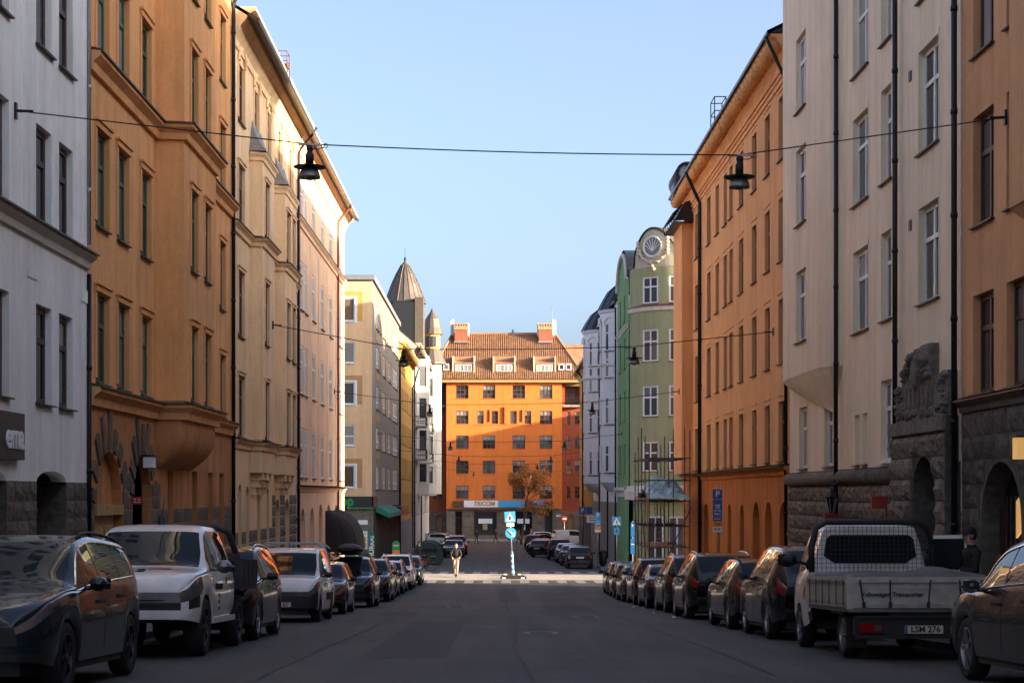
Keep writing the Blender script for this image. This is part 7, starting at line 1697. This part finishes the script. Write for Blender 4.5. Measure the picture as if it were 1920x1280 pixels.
# red box signs, lantern and lamp on the right-hand walls
for (u, z, lab) in ((46.4, .4, 'dark red projecting sign box near the iron wall lantern'), (40.6, .88, 'bright red projecting sign beside the drainpipe by the stone portal')):
    r_ = thing('projecting_sign', FR_(u, .1, z), lab, 'sign'); q = MB(); q.box((-.45, -.06, 0), (-.14, .06, .3)); q.build('box', 'sign_red', r_, world=False); q = MB(); q.box((-.13, -.04, -.6 if u < 45 else -.1), (-.08, .04, .3)); q.tube([(-.14, 0, .25), (.1, 0, .25)], .02, 5); q.build('bracket', 'sign_red', r_, world=False)
r_ = thing('wall_lantern', FR_(45.9, 0, 1.15), 'black iron wall lantern beside the thick drainpipe', 'lamp')
q = MB(); q.tube([(0, 0, .3), (-.25, 0, .42), (-.45, 0, .3)], .02, 5); q.tube([(-.01, 0, -.1), (-.01, 0, .5)], .025, 5); q.build('bracket', 'metal_black', r_, world=False)
q = MB(); q.lathe([(.06, -.42), (.15, -.02), (.19, 0), (.1, .14), (.03, .24), (0.001, .28)], 6, (-.45, 0, .0)); q.build('lantern', 'metal_black', r_, world=False)
for k in range(6): a = math.pi/3*k; q = MB(); q.tube([(-.45+.075*math.cos(a), .075*math.sin(a), -.4), (-.45+.15*math.cos(a), .15*math.sin(a), -.03)], .012, 4); q.build('bar', 'metal_galv', r_, world=False)
m, n, bb_ = nodes('lamp_lit'); bb_.inputs['Base Color'].default_value = (.9, .6, .2, 1); bb_.inputs['Emission Color'].default_value = (1, .55, .16, 1); bb_.inputs['Emission Strength'].default_value = .12; MATS['lamp_lit'] = m
r_ = thing('wall_lamp', FR_(30.2, 0, 1.85), 'lit amber wall lamp above the arched shop window', 'lamp')
q = MB(); q.box((-.3, -.14, 0), (-.06, .14, .38)); q.build('glass', 'lamp_lit', r_, world=False); q = MB(); q.box((-.32, -.16, .38), (0, .16, .42)); q.box((-.06, -.06, .1), (0, .06, .3)); q.build('bracket', 'metal_black', r_, world=False)
r_ = thing('window_lamp', FR_(32.2, -.3, .9), 'lit amber panel inside the arched shop window', 'lamp')
q = MB(); q.p((0, -.45, -.35), (0, -.1, -.5), (0, -.1, .2), (0, -.45, .35)); q.p((.03, -.45, -.35), (.03, -.1, -.5), (.03, -.1, .2), (.03, -.45, .35)); q.p((0, -.45, -.35), (.03, -.45, -.35), (.03, -.45, .35), (0, -.45, .35)); q.p((0, -.1, -.5), (.03, -.1, -.5), (.03, -.1, .2), (0, -.1, .2)); q.build('panel', 'lamp_lit', r_, world=False)
# kerbside litter on the right
rnd = random.Random(9)
for k in range(6):
    y = rnd.uniform(44, 62); x = rnd.uniform(4.45, 4.8); q = MB(); s = rnd.uniform(.03, .06); q.p((-s, -s*.6, .003), (s, -s*.5, .02), (s*.8, s*.6, .012), (0, s*.3, .05), (-s*.9, s*.6, .01)); o = q.build('paper_scrap', 'white_paint'); o.location = (x, y, zg(y)+.004); o.rotation_euler.z = rnd.uniform(0, 6); tag(o, 'scrap of pale litter lying by the wheels of the cars', 'litter', 'litter along the right kerb')
# ------------------------------------------------------------------ people
simple('cl_black', (.014, .014, .016), .8); simple('cl_beige', (.42, .30, .23), .85); simple('cl_dark', (.03, .032, .045), .85); simple('cl_mustard', (.30, .19, .05), .85); simple('cl_grey', (.12, .12, .13), .85); simple('cl_shoe', (.3, .28, .26), .7)
def person(name, label, loc, rz, pose, mats, cap=None, hair='hair', group=None):
    """pose: joints in metres, x left, -y forward"""
    J = dict(pelvis=(0, 0, .95), waist=(0, 0, 1.08), chest=(0, .01, 1.3), neck=(0, 0, 1.5), jaw=(0, -.02, 1.58), head=(0, -.015, 1.68), crown=(0, 0, 1.76), sl=(.19, 0, 1.43), el=(.25, .03, 1.14), wl=(.25, -.06, .9), hl=(.1, 0, .92), kl=(.11, -.02, .5), al=(.11, .02, .09), tl=(.12, -.16, .04), sr=(-.19, 0, 1.43), er=(-.25, .03, 1.14), wr=(-.25, -.06, .9), hr=(-.1, 0, .92), kr=(-.11, -.02, .5), ar=(-.11, .02, .09), tr=(-.12, -.16, .04)); J.update(pose)
    Rr = dict(pelvis=.15, waist=.14, chest=.165, neck=.06, jaw=.075, head=.098, crown=.07, sl=.085, el=.055, wl=.036, hl=.1, kl=.068, al=.045, tl=.04, sr=.085, er=.055, wr=.036, hr=.1, kr=.068, ar=.045, tr=.04)
    E = [('pelvis', 'waist'), ('waist', 'chest'), ('chest', 'neck'), ('neck', 'jaw'), ('jaw', 'head'), ('head', 'crown'), ('chest', 'sl'), ('sl', 'el'), ('el', 'wl'), ('chest', 'sr'), ('sr', 'er'), ('er', 'wr'), ('pelvis', 'hl'), ('hl', 'kl'), ('kl', 'al'), ('al', 'tl'), ('pelvis', 'hr'), ('hr', 'kr'), ('kr', 'ar'), ('ar', 'tr')]
    names = list(J); me = bpy.data.meshes.new('body'); me.from_pydata([J[k] for k in names], [(names.index(a), names.index(c)) for a, c in E], [])
    o = bpy.data.objects.new('body_src', me); C.objects.link(o); sm = o.modifiers.new('s', 'SKIN'); sm.use_smooth_shade = True; o.modifiers.new('d', 'SUBSURF').levels = 2
    for k, v in zip(names, me.skin_vertices[0].data): v.radius = (Rr[k], Rr[k]*(.72 if k in ('pelvis', 'waist', 'chest') else 1)); v.use_root = k == 'pelvis'
    dg = bpy.context.evaluated_depsgraph_get(); bm = bpy.data.meshes.new_from_object(o.evaluated_get(dg)); bpy.data.objects.remove(o)
    V = [tuple(v.co) for v in bm.vertices]; Fc = [tuple(p.vertices) for p in bm.polygons]; bpy.data.meshes.remove(bm)
    hb = MB(); hb.v = V; hb.f = Fc; nbody = len(Fc)
    for s_, e, w_ in ((1, 'el', 'wl'), (-1, 'er', 'wr')):            # hands: palm and five fingers
        a, c = Vector(J[e]), Vector(J[w_]); d = (c-a).normalized(); side = d.cross(Vector((0, 1, 0))).normalized() if abs(d.y) < .9 else Vector((1, 0, 0)); nn = d.cross(side)
        hb.tube([c, c+d*.05, c+d*.1], [.03, .042, .036], 8)
        for k in range(4): st = c+d*.09+nn*(-.03+.02*k); L = [.07, .08, .076, .06][k]; hb.tube([st, st+d*L*.5+side*.008*s_, st+d*L*.8+side*.035*s_], [.0095, .009, .007], 5)
        st = c+d*.04-nn*.035; hb.tube([st, st+d*.03-nn*.022, st+d*.065-nn*.026+side*.015*s_], [.012, .01, .008], 5)
    me = hb.mesh('person'); me.shade_smooth()
    for m_ in mats: me.materials.append(M(m_))                      # trousers, jacket, skin, shoes
    wl_, wr_ = Vector(J['wl']), Vector(J['wr'])
    for p in me.polygons:
        c = p.center; k = 1
        if p.index >= nbody or (c-wl_).length < .06 or (c-wr_).length < .06: k = 2
        elif c.z > J['neck'][2]+.02 and abs(c.x-J['head'][0]) < .2: k = 2
        elif c.z < .1: k = 3
        elif c.z < J['pelvis'][2]-.03 and min((c-Vector(J[q])).length for q in ('pelvis', 'hl', 'hr', 'kl', 'kr', 'al', 'ar')) < min((c-Vector(J[q])).length for q in ('el', 'er', 'wl', 'wr')): k = 0
        p.material_index = k
    ro = bpy.data.objects.new(name, me); C.objects.link(ro); ro.location = loc; ro.rotation_euler.z = rz; tag(ro, label, 'person', group)
    h = Vector(J['head']); q = MB(); q.smooth = True
    q.lathe([(.0, .125), (.06, .115), (.1, .06), (.108, 0), (.1, -.05), (.085, -.08)], 14, tuple(h+Vector((0, .025, .02))), a0=R(-25), a1=R(205)); q.lathe([(0, .125), (.06, .115), (.1, .062)], 14, tuple(h+Vector((0, .01, .02)))); q.build('hair', hair, ro, world=False)
    q = MB(); q.smooth = True; q.lathe([(0, -.03), (.016, -.02), (.012, .02), (0, .045)], 6, tuple(h+Vector((0, -.1, -.02)))); q.build('nose', mats[2], ro, world=False)
    for s_ in (1, -1):
        q = MB(); q.lathe([(0, -.012), (.013, 0), (0, .012)], 8, tuple(h+Vector((.034*s_, -.088, .012)))); q.build('eye', 'hair', ro, world=False)
        q = MB(); q.lathe([(0, -.035), (.014, -.01), (.018, .015), (0, .035)], 6, tuple(h+Vector((.098*s_, .01, -.005)))); q.build('ear', mats[2], ro, world=False)
    q = MB(); q.box(tuple(h+Vector((-.026, -.098, -.065))), tuple(h+Vector((.026, -.085, -.055)))); q.build('mouth', 'metal_red', ro, world=False)
    if cap:
        q = MB(); q.smooth = True; q.lathe([(.115, .03), (.118, .07), (.1, .12), (.05, .15), (0.001, .155)], 16, tuple(h)); q.grid([[tuple(h+Vector((.1*math.cos(a)*f, -.1*abs(math.sin(a))*f-(.085 if f > 1 else 0), .035-.01*(f-1)))) for a in np.linspace(0, math.pi, 9)] for f in (1.0, 1.25)]); q.build('cap', cap, ro, world=False)
    return ro
# person on a kick scooter in the sun band
sx, sy = (855-CX)*97/FPX, 97
person('person', 'person in dark puffer jacket and pale trousers riding a kick scooter towards us', (sx, sy, zg(sy)+.14), 0, dict(wl=(.2, -.36, .98), el=(.3, -.08, 1.12), wr=(-.2, -.36, .98), er=(-.3, -.08, 1.12), kl=(.09, -.06, .5), kr=(-.09, .0, .5), ar=(-.06, .16, .09), tr=(-.06, 0, .04), al=(.07, -.12, .09), tl=(.07, -.28, .04)), ('cl_beige', 'cl_black', 'skin', 'cl_shoe'))
s_ = thing('kick_scooter', (sx, sy, zg(sy)), 'electric kick scooter under the rider at the junction', 'scooter')
q = MB(); q.box((-.08, -.35, .1), (.08, .45, .14)); q.build('deck', 'black_matte', s_, world=False)
for y in (-.52, .52): q = MB(); q.lathe([(.06, -.025), (.1, -.025), (.1, .025), (.06, .025), (.06, -.025)], 14, axis='y'); o = q.build('wheel', 'rubber', s_, world=False); o.matrix_local = Matrix.Translation((0, y, .1)) @ Matrix.Rotation(R(90), 4, 'Z')
q = MB(); q.tube([(0, -.52, .1), (0, -.46, .25), (0, -.4, 1.02)], .022, 8); q.tube([(0, -.35, .13), (0, -.47, .2)], .03, 6); q.build('stem', 'metal_grey', s_, world=False)
q = MB(); q.tube([(-.26, -.4, 1.02), (.26, -.4, 1.02)], .016, 6); q.build('handlebar', 'black_matte', s_, world=False)
# man by the truck door
mx, my = (1822-CX)*27.0/FPX, 27.0
person('person', 'person in dark jacket and cap standing at the open truck door', (mx, my, zg(my)+PV), R(-80), dict(wl=(.18, -.34, 1.1), el=(.24, -.06, 1.12), wr=(-.2, -.25, 1.0), jaw=(0, -.05, 1.57), head=(0, -.05, 1.66), crown=(0, -.04, 1.74)), ('cl_dark', 'cl_black', 'skin', 'cl_black'), cap='cl_black')
walk = dict(al=(.1, -.3, .1), kl=(.1, -.18, .52), tl=(.1, -.46, .1), ar=(-.1, .3, .12), kr=(-.1, .1, .5), tr=(-.1, .16, .04), wl=(.24, .15, .92), wr=(-.24, -.25, .95))
for px, d, rz, mats, lab in ((893.5, 203, R(200), ('cl_dark', 'cl_black', 'skin', 'cl_black'), 'person in black standing on the sunlit ground below the shop sign'), (929, 208, R(90), ('cl_dark', 'cl_black', 'skin', 'cl_black'), 'person in dark coat walking below the shop window'), (972, 201, R(80), ('cl_dark', 'cl_mustard', 'skin', 'cl_black'), 'person in mustard coat walking by the tree trunk'), (996, 210, R(-70), ('cl_dark', 'cl_beige', 'skin', 'cl_black'), 'person in beige jacket beyond the parked cars by the tree')):
    person('person', lab, ((px-CX)*d/FPX, d, zg(d)), rz, walk, mats)
for px, d, rz in ((786, 108.5, R(30)),):
    person('person', 'person in dark clothes standing among the bicycles', ((px-CX)*d/FPX, d, zg(d)), rz, {}, ('cl_dark', 'cl_black', 'skin', 'cl_black'))
